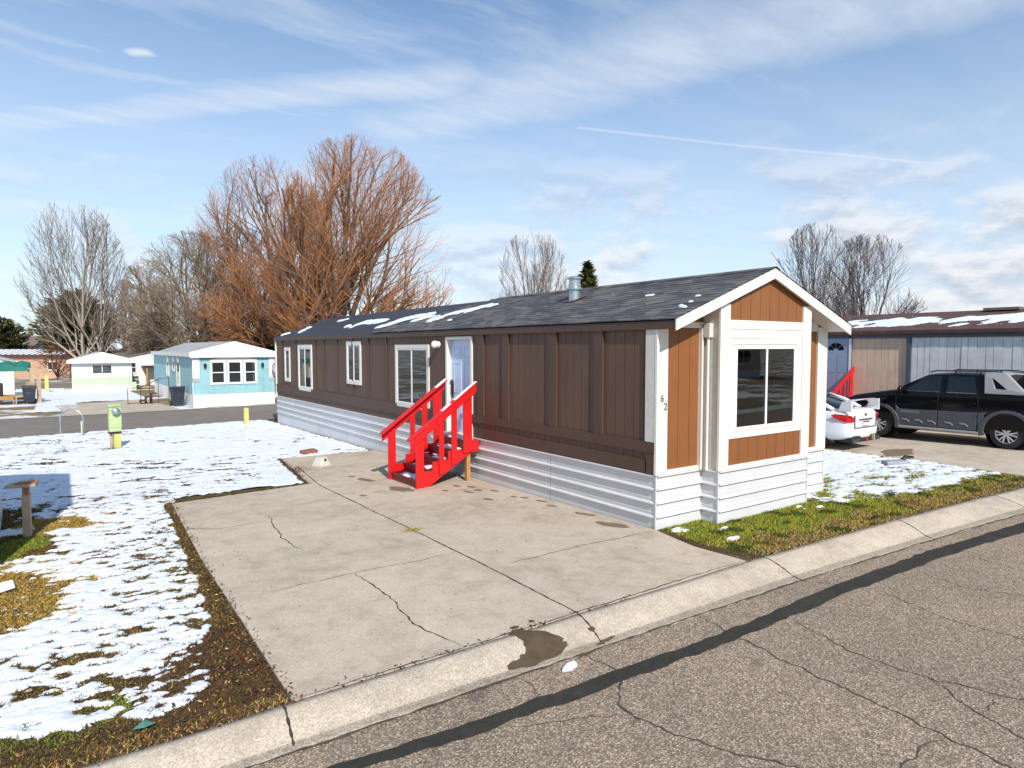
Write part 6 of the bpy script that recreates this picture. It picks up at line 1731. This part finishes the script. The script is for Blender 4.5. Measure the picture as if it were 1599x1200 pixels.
# pier block, brick lid, valve lid
mb = MB()
a, b, h = 0.155, 0.095, 0.20
mb.add([(-a, -a, 0), (a, -a, 0), (a, a, 0), (-a, a, 0), (-b, -b, h), (b, -b, h), (b, b, h), (-b, b, h)], [(3, 2, 1, 0), (4, 5, 6, 7), (0, 1, 5, 4), (1, 2, 6, 5), (2, 3, 7, 6), (3, 0, 4, 7)]); mb.box(-a - .01, a + .01, -a - .01, a + .01, -0.005, 0.025)
pb = mb.build('pier_block', M['concblock'], None, bev=0.012, loc=(-2.08, 8.78, zslab(8.78))); pb.rotation_euler = (0, 0, 0.45); tag(pb, 'white tapered concrete pier block standing on the driveway', 'concrete block')
mb = MB(); mb.box(-0.02, 0.02, -0.155, -0.12, 0.13, 0.175); mb.build('slot', M['black'], pb)
mb = MB(); mb.box(-0.22, 0.22, -0.11, 0.11, -0.02, 0.09)
o = mb.build('paving_block', M['brick'], None, bev=0.01, loc=(-1.68, 10.98, gz(11) + 0.02)); o.rotation_euler = (0.12, 0, 0.35); tag(o, 'reddish brown block lying in the snow behind the driveway', 'block')
mb = MB(); mb.prism([(-0.30, -0.14), (0.30, -0.14), (0.26, 0.14), (-0.26, 0.14)], 0.0, 0.10, 'z')
o = mb.build('valve_box', M['lid'], None, bev=0.025, loc=(8.70, 0.55, gz(0.5))); o.rotation_euler = (0, 0, -0.5); tag(o, 'grey lidded box half buried in the snow by the neighbour drive', 'utility box')
mb = MB(); mb.tube([(-0.25, 0, 0.03), (-0.05, 0.03, 0.05), (0.22, -0.02, 0.03)], [0.04, 0.06, 0.035], 8)
o = mb.build('black_bag', M['black'], None, smooth=True, loc=(9.72, 0.72, gz(0.7))); tag(o, 'crumpled black plastic scrap on the snow at the neighbour drive edge', 'plastic scrap')
mb = MB(); mb.add([(-0.07, 0, 0.02), (0, -0.05, 0.035), (0.08, 0.0, 0.02), (0.01, 0.06, 0.04), (0, 0, 0.06)], [(0, 1, 4), (1, 2, 4), (2, 3, 4), (3, 0, 4)])
M['tealleaf'] = paint('teal_scrap', (0.06, 0.20, 0.16), 0.6, 0.1); o = mb.build('teal_scrap', M['tealleaf'], None, loc=(-6.85, -1.43, 0.01)); tag(o, 'small teal scrap lying in the leaf litter by the kerb', 'scrap')
# rounded pale barrel at the left edge
mb = MB(); mb.lathe([(0.0, 0.88), (0.20, 0.86), (0.275, 0.80), (0.29, 0.62), (0.275, 0.60), (0.295, 0.58), (0.31, 0.42), (0.295, 0.22), (0.27, 0.20), (0.285, 0.18), (0.26, 0.0), (0.0, 0.0)], 24)
M['barrel'] = paint('pale_barrel', (0.50, 0.55, 0.58), 0.4, 0.06); o = mb.build('barrel', M['barrel'], None, smooth=True, loc=(-8.30, 5.75, gz(5.75))); tag(o, 'pale blue grey plastic barrel cut by the left edge', 'barrel')
# ------------------------------------------------------------------ trees
def rot_about(v, ax, a): return Quaternion(ax, a) @ v
def tubes_np(lines, sides):
    """lines: list of (pts list, r0, r1, tint0, tint1) -> V, F, T arrays"""
    V = []; F = []; T = []; n = 0
    for pts, r0, r1, c0, c1 in lines:
        m = len(pts); P_ = np.array([tuple(p) for p in pts]); D = np.gradient(P_, axis=0); D /= np.linalg.norm(D, axis=1)[:, None] + 1e-9
        ref = np.array([0.31, 0.77, 0.2]); s_ = np.cross(D, ref); s_ /= np.linalg.norm(s_, axis=1)[:, None] + 1e-9; t_ = np.cross(D, s_)
        f_ = np.linspace(0, 1, m)[:, None]
        r_ = r0 + (r1 - r0) * f_
        for k in range(sides):
            a = 2 * PI * k / sides
            V.append(P_ + (s_ * math.cos(a) + t_ * math.sin(a)) * r_)
        c_ = np.array(c0) + (np.array(c1) - np.array(c0)) * f_
        T.append(np.tile(c_, (sides, 1)))
        i = np.arange(m - 1)
        for k in range(sides):
            k2 = (k + 1) % sides
            F.append(np.stack([n + k * m + i, n + k2 * m + i, n + k2 * m + i + 1, n + k * m + i + 1], -1))
        n += sides * m
    return np.concatenate(V), np.concatenate(F), np.concatenate(T)

def bare_tree(name, label, loc_, env, seed, trunk_h, trunk_r, limbs, kids, up, spread, cols, twig_r=0.014, group='bare winter trees', rz_=0.0, lean=(0, 0), cat='tree', cols2=None, droop=0.0, bases=None, tilts=(6, 62)):
    """env = (cx, cy, cz, rx, ry, rz): crown ellipsoid relative to the foot"""
    r_ = random.Random(seed)
    t_ = thing(name, label, cat, loc_, rz_, group)
    E_ = env
    def room(p, d):
        # distance along d to the crown envelope
        o_ = Vector(((p.x - E_[0]) / E_[3], (p.y - E_[1]) / E_[4], (p.z - E_[2]) / E_[5])); v = Vector((d.x / E_[3], d.y / E_[4], d.z / E_[5]))
        a = v.dot(v); b = 2 * o_.dot(v); c_ = o_.dot(o_) - 1
        q_ = b * b - 4 * a * c_
        if q_ <= 0: return 0.0
        return max((-b + math.sqrt(q_)) / (2 * a), 0.0)
    trunk_l = []; br_l = []; tw_l = []
    def curve(p, d, ln, n, upk, wob):
        pts = [p.copy()]; dd = d.copy()
        for i in range(n):
            dd = (dd + Vector((0, 0, upk)) + Vector((r_.uniform(-wob, wob), r_.uniform(-wob, wob), r_.uniform(-wob, wob)))).normalized()
            pts.append(pts[-1] + dd * (ln / n))
        return pts
    def child_dir(d, ang):
        ax = d.orthogonal().normalized(); ax.rotate(Quaternion(d, r_.uniform(0, 2 * PI)))
        return rot_about(d, ax, ang).normalized()
    lv = len(kids); pal0 = cols
    def grow(pts, r0, level, cols=cols):
        # branches along this one
        n = kids[level]
        m = len(pts) - 1
        for i in range(n):
            f_ = (0.22 if level else 0.15) + (0.80 if level else 0.85) * (i + r_.random()) / n
            f_ = min(f_, 0.99)
            j = min(int(f_ * m), m - 1); p = pts[j].lerp(pts[j + 1], f_ * m - j); d = (pts[j + 1] - pts[j]).normalized()
            ang = R(r_.uniform(*spread)) * (1.0 - 0.25 * f_)
            cd = (child_dir(d, ang) + Vector((0, 0, up * 0.6))).normalized()
            rm = room(p, cd)
            par = sum((pts[k + 1] - pts[k]).length for k in range(m))
            ln = min(par * r_.uniform(0.42, 0.72), rm * r_.uniform(0.80, 1.06))
            if ln < 0.12: continue
            last = level == lv - 1
            rr0 = max(r0 * (1 - 0.6 * f_) * r_.uniform(0.42, 0.60), twig_r)
            if last: rr0 = twig_r * r_.uniform(0.85, 1.2)
            cp = curve(p, cd, ln, 3 if last else 5, up * 0.30 - (droop if last else 0), 0.16)
            c0 = cols[min(level + 1, len(cols) - 2)]; c1 = cols[min(level + 2, len(cols) - 1)]
            vr = r_.uniform(0.75, 1.25); c0 = tuple(x * vr for x in c0); c1 = tuple(x * vr for x in c1)
            (tw_l if last else br_l).append((cp, rr0, rr0 * (0.45 if not last else 0.6), c0, c1))
            if not last: grow(cp, rr0, level + 1, cols if not cols2 or level > 1 else (cols2 if r_.random() < 0.5 else pal0))
    for bx, by in (bases or [(0, 0)]):
        base = Vector((bx, by, -0.4)); top = Vector((bx + lean[0], by + lean[1], trunk_h))
        tp = [base.lerp(top, i / 5) + Vector((r_.uniform(-.1, .1), r_.uniform(-.1, .1), 0)) * (trunk_r if i else 0) for i in range(6)]
        trunk_l.append((tp, trunk_r, trunk_r * 0.75, cols[0], cols[0]))
        for i in range(limbs):
            a = 2 * PI * (i + r_.uniform(-.3, .3)) / limbs
            tilt = R(tilts[0] + (tilts[1] - tilts[0]) * ((i * 0.618) % 1.0)) if i else R(4)
            if bases: a_c = math.atan2(by, bx); 
            d = Vector((math.sin(tilt) * math.cos(a), math.sin(tilt) * math.sin(a), math.cos(tilt)))
            p = tp[-1] + Vector((0, 0, -r_.uniform(0, trunk_h * 0.25)))
            rm = room(p, d)
            ln = rm * r_.uniform(0.80, 0.98)
            if ln < 0.5: continue
            pts = curve(p, d, ln, 8, up * 0.22, 0.10)
            rr0 = trunk_r * r_.uniform(0.46, 0.70)
            trunk_l.append((pts, rr0, rr0 * 0.2, cols[0], cols[1]))
            grow(pts, rr0, 0)
    V, F, T = tubes_np(trunk_l, 7); np_mesh('trunk', V, F, M['bark'], t_, tint=T, smooth=True)
    ls = br_l
    V, F, T = tubes_np(ls, 4); V2, F2, T2 = tubes_np(tw_l, 3)
    np_mesh('crown', np.concatenate([V, V2]), np.concatenate([F, F2 + len(V)]), M['bark'], t_, tint=np.concatenate([T, T2]))
    return t_
WB = (0.082, 0.053, 0.038); WO = (0.27, 0.115, 0.05); WT_ = (0.37, 0.125, 0.045)
GB = (0.23, 0.185, 0.15); GT = (0.27, 0.205, 0.16)
DULL = [WB, (0.12, 0.082, 0.062), (0.165, 0.11, 0.082), (0.30, 0.19, 0.135), (0.34, 0.21, 0.15)]
x, y, z = spot(520, 60)
bare_tree('willow_tree', 'right hand orange twigged willow with a wide rounded crown behind the brown roof', (x, y, z), (2.2, -1.6, 9.6, 9.0, 8.0, 13.0), 21, 2.0, 0.58, 17, (10, 9, 8), 0.07, (18, 50), [WB, (0.16, 0.10, 0.065), (0.32, 0.155, 0.068), (0.52, 0.22, 0.08), (0.52, 0.225, 0.095)], 0.0128, cols2=DULL, tilts=(5, 80))
x, y, z = spot(450, 63)
bare_tree('willow_tree', 'left hand orange twigged willow leaning over the grey bare tree', (x, y, z), (-1.6, 1.5, 9.8, 7.0, 7.4, 12.2), 22, 2.0, 0.52, 15, (10, 9, 8), 0.07, (18, 50), [WB, (0.16, 0.10, 0.065), (0.31, 0.15, 0.068), (0.50, 0.215, 0.08), (0.50, 0.22, 0.095)], 0.0128, cols2=DULL, tilts=(5, 76))
x, y, z = spot(312, 64)
bare_tree('bare_tree', 'broad grey brown bare tree with drooping twigs left of the orange willows', (x, y, z), (-0.4, 0, 6.6, 6.6, 6.0, 8.4), 23, 1.6, 0.42, 12, (9, 8, 8), 0.03, (22, 55), [(0.10, 0.08, 0.06), (0.18, 0.14, 0.11), (0.27, 0.21, 0.15), (0.35, 0.27, 0.19)], 0.015, droop=0.12)
x, y, z = spot(378, 66)
bare_tree('bare_tree', 'brown bare tree filling the gap beside the left orange willow', (x, y, z), (0, 0, 6.2, 5.4, 5.0, 9.6), 29, 1.6, 0.36, 8, (7, 7, 6), 0.10, (20, 50), [(0.085, 0.065, 0.05), (0.13, 0.09, 0.065), (0.20, 0.13, 0.09), (0.25, 0.15, 0.09)], 0.019, droop=0.05)
x, y, z = spot(130, 68)
bare_tree('bare_tree', 'slender pale grey bare tree with upswept branches behind the white home', (x, y, z), (-0.6, 0, 9.2, 5.4, 5.0, 9.6), 24, 2.6, 0.21, 7, (7, 5, 5), 0.18, (16, 42), [(0.40, 0.35, 0.28), (0.33, 0.28, 0.23), (0.22, 0.18, 0.15), GT], 0.0145, bases=[(0, 0), (1.5, 0.5)])
x, y, z = spot(195, 74)
bare_tree('bare_tree', 'small grey bare tree between the pale tree and the juniper', (x, y, z), (0, 0, 5.6, 3.4, 3.4, 5.8), 25, 2.0, 0.18, 7, (7, 6, 5), 0.12, (20, 48), [GB, GB, GT, GT], 0.018)
x, y, z = spot(240, 70)
bare_tree('bare_tree', 'brown bare tree low between the white home and the broad grey tree', (x, y, z), (0, 0, 5.2, 4.2, 4.2, 5.6), 33, 1.4, 0.24, 9, (8, 7, 6), 0.06, (22, 52), [(0.12, 0.09, 0.07), (0.20, 0.15, 0.11), (0.27, 0.20, 0.145), (0.33, 0.25, 0.18)], 0.016, droop=0.08)
x, y, z = spot(836, 88)
bare_tree('bare_tree', 'bare grey tree rising beyond the middle of the brown roof', (x, y, z), (-0.3, 0, 9.0, 5.8, 5.4, 10.6), 26, 2.4, 0.26, 11, (7, 5, 5), 0.20, (12, 34), [(0.20, 0.165, 0.14), (0.21, 0.17, 0.15), GB, GT], 0.019)
x, y, z = spot(1272, 52)
bare_tree('bare_tree', 'left of two dark bare trees behind the right gable', (x, y, z), (-0.2, 0, 6.3, 3.5, 3.4, 6.7), 27, 1.8, 0.19, 10, (7, 6, 5), 0.20, (14, 38), [(0.085, 0.07, 0.065), (0.10, 0.085, 0.08), (0.13, 0.105, 0.105), (0.15, 0.12, 0.125)], 0.0125)
x, y, z = spot(1345, 54)
bare_tree('bare_tree', 'right of two dark bare trees, spreading over the snowy brown roof', (x, y, z), (0.4, 0, 5.8, 5.0, 4.4, 6.6), 28, 1.6, 0.21, 12, (7, 6, 5), 0.16, (14, 40), [(0.085, 0.07, 0.065), (0.10, 0.085, 0.08), (0.13, 0.105, 0.105), (0.15, 0.12, 0.125)], 0.0125)
x, y, z = spot(88, 74)
bare_tree('bare_shrub', 'rusty bare shrub in front of the peach building', (x, y, z), (0, 0, 1.8, 2.6, 2.4, 2.2), 31, 0.3, 0.09, 9, (7, 6), 0.0, (25, 60), [(0.12, 0.06, 0.04), (0.22, 0.10, 0.055), (0.27, 0.115, 0.06)], 0.018, cat='shrub', group='shrubs')

def conifer(name, label, loc_, h, rb, seed, cols, group='evergreens', n_wh=26, squat=0.0, fine=1.0, cat='tree'):
    rr = np.random.RandomState(seed); t_ = thing(name, label, cat, loc_, 0, group)
    mb = MB(); mb.tube([(0, 0, -0.3), (0, 0, h * 0.5), (0, 0, h * 0.97)], [rb * 0.07 + 0.05, rb * 0.05, 0.02], 7); mb.build('trunk', M['greywood'], t_)
    V = []; T = []
    for i in range(n_wh):
        f_ = (i + 0.5) / n_wh; zz = h * (0.06 + 0.93 * f_)
        prof = (1 - f_) ** (0.85 - squat * 0.4) if squat == 0 else max(math.sin(PI * min(max(0.12 + f_ * 0.88, 0), 1)), 0.05) ** 0.7
        rad = rb * prof
        nb_ = max(5, int(13 * (0.35 + prof)))
        for b in range(nb_):
            a = 2 * PI * (b + rr.rand()) / nb_; L = rad * (0.62 + 0.5 * rr.rand()); el = (0.32 if squat else 0.12) - 0.25 * (1 - f_) + rr.uniform(-.15, .2)
            d = np.array([math.cos(a) * math.cos(el), math.sin(a) * math.cos(el), math.sin(el)])
            s_ = np.array([-math.sin(a), math.cos(a), 0])
            nl = int((10 + 26 * prof) * fine); sh = 0.55 + 0.9 * rr.rand()
            col = np.array(cols[rr.randint(len(cols))])
            t1 = rr.rand(nl) ** 0.7; sz = rb * 0.10 * (0.6 + 0.8 * rr.rand(nl)) / fine ** 0.5
            c_ = np.array([0, 0, zz + rr.uniform(-.5, .5) * h / n_wh]) + d * (L * t1)[:, None] + s_ * (rr.normal(0, 1, nl) * L * 0.13 * (1.1 - t1 * 0.6))[:, None] + np.array([0, 0, 1]) * rr.normal(0, 0.03 * rb, nl)[:, None]
            dirs = d + s_ * rr.normal(0, 0.55, nl)[:, None] + np.array([0, 0, 1]) * rr.normal(0.15, 0.35, nl)[:, None]
            dirs /= np.linalg.norm(dirs, axis=1)[:, None]; sd_ = np.cross(dirs, rr.normal(0, 1, (nl, 3))); sd_ /= np.linalg.norm(sd_, axis=1)[:, None] + 1e-9
            V.append(np.stack([c_ - sd_ * (sz * 0.30)[:, None], c_ + sd_ * (sz * 0.30)[:, None], c_ + dirs * (sz * 1.7)[:, None]], 1).reshape(-1, 3))
            T.append(np.repeat(col * sh * (0.8 + 0.4 * rr.rand(nl, 1)), 3, 0))
    V = np.concatenate(V); T = np.concatenate(T)
    np_mesh('crown', V, np.arange(len(V)).reshape(-1, 3), M['tint'], t_, tint=T)
    return t_
DG = [(0.050, 0.062, 0.022), (0.075, 0.080, 0.028), (0.10, 0.092, 0.035), (0.040, 0.050, 0.022)]
BG = [(0.075, 0.075, 0.028), (0.12, 0.105, 0.04), (0.15, 0.12, 0.05), (0.06, 0.062, 0.026)]
OG = [(0.22, 0.14, 0.04), (0.17, 0.12, 0.04), (0.26, 0.16, 0.05), (0.12, 0.09, 0.03)]
x, y, z = spot(122, 82); conifer('pine_tree', 'wide dark olive pine behind the pale bare tree', (x, y, z), 10.6, 4.6, 41, BG, n_wh=24, squat=1, fine=1.6)
x, y, z = spot(243, 84); conifer('juniper_tree', 'rounded golden brown juniper behind the yellow tan house', (x, y, z), 8.0, 3.0, 42, OG, n_wh=18, squat=1, fine=1.4)
x, y, z = spot(4, 92); conifer('pine_tree', 'dark green pine at the left edge of the picture', (x, y, z), 7.6, 3.4, 43, DG, n_wh=20, squat=1, fine=1.4)
x, y, z = spot(916, 96); conifer('spruce_tree', 'green spruce tip showing above the roof beside the vent pipe', (x, y, z), 16.2, 5.4, 44, [(0.075, 0.085, 0.022), (0.12, 0.115, 0.03), (0.16, 0.14, 0.04), (0.05, 0.06, 0.02)], n_wh=34, fine=1.6)
x, y, z = spot(408, 76); conifer('pine_tree', 'dark green pine low behind the far end of the brown home', (x, y, z), 5.6, 2.4, 45, [(0.06, 0.075, 0.02), (0.11, 0.12, 0.03), (0.04, 0.05, 0.018)], n_wh=16, squat=1)
x, y, z = spot(262, 78); conifer('evergreen_bush', 'low brown green bush between the juniper and the grey bare tree', (x, y, z), 3.4, 2.0, 46, BG, n_wh=12, squat=1)
x, y, z = spot(345, 80); conifer('evergreen_bush', 'low dark bush behind the teal home ridge', (x, y, z), 5.0, 3.6, 47, DG, n_wh=14, squat=1)
# brush line on the far left horizon, and a distant wood right round
def far_wood(name, a0, a1, d0, d1, n_, hmin, hmax, pal, seed):
    rr = np.random.RandomState(seed); V = []; T = []
    for i in range(n_):
        px_ = rr.uniform(a0, a1); d = rr.uniform(d0, d1); p = at(px_, d); h = rr.uniform(hmin, hmax); w_ = h * rr.uniform(0.5, 0.9)
        m = 130; u_ = rr.normal(0, 0.42, m) * w_; v_ = rr.normal(0, 0.42, m) * w_; zz = np.abs(rr.normal(0.35, 0.32, m)) * h; ok = zz < h * (1 - 0.5 * (np.abs(u_) / w_) ** 2)
        u_, v_, zz = u_[ok], v_[ok], zz[ok]; m = len(u_)
        c_ = np.stack([p.x + u_, p.y + v_, gz(60) + zz], -1)
        d3 = rr.normal(0, 1, (m, 3)); d3[:, 2] = np.abs(d3[:, 2]) + 0.5; d3 /= np.linalg.norm(d3, axis=1)[:, None]; s3 = np.cross(d3, rr.normal(0, 1, (m, 3))); s3 /= np.linalg.norm(s3, axis=1)[:, None]
        sz = h * 0.16
        V.append(np.stack([c_ - s3 * sz * 0.35, c_ + s3 * sz * 0.35, c_ + d3 * sz * 1.5], 1).reshape(-1, 3))
        col = np.array(pal[rr.randint(len(pal))]) * rr.uniform(0.7, 1.3); T.append(np.tile(col, (m * 3, 1)))
    V = np.concatenate(V); tag(np_mesh(name, V, np.arange(len(V)).reshape(-1, 3), M['tint'], tint=np.concatenate(T)), kind='stuff')
far_wood('far_brush', -40, 330, 92, 125, 90, 1.6, 3.6, [(0.12, 0.075, 0.055), (0.15, 0.09, 0.06), (0.17, 0.12, 0.07), (0.09, 0.07, 0.05)], 3)
far_wood('far_wood', -600, 2400, 180, 330, 240, 2.5, 4.6, [(0.13, 0.10, 0.09), (0.15, 0.12, 0.10), (0.10, 0.09, 0.07)], 4)
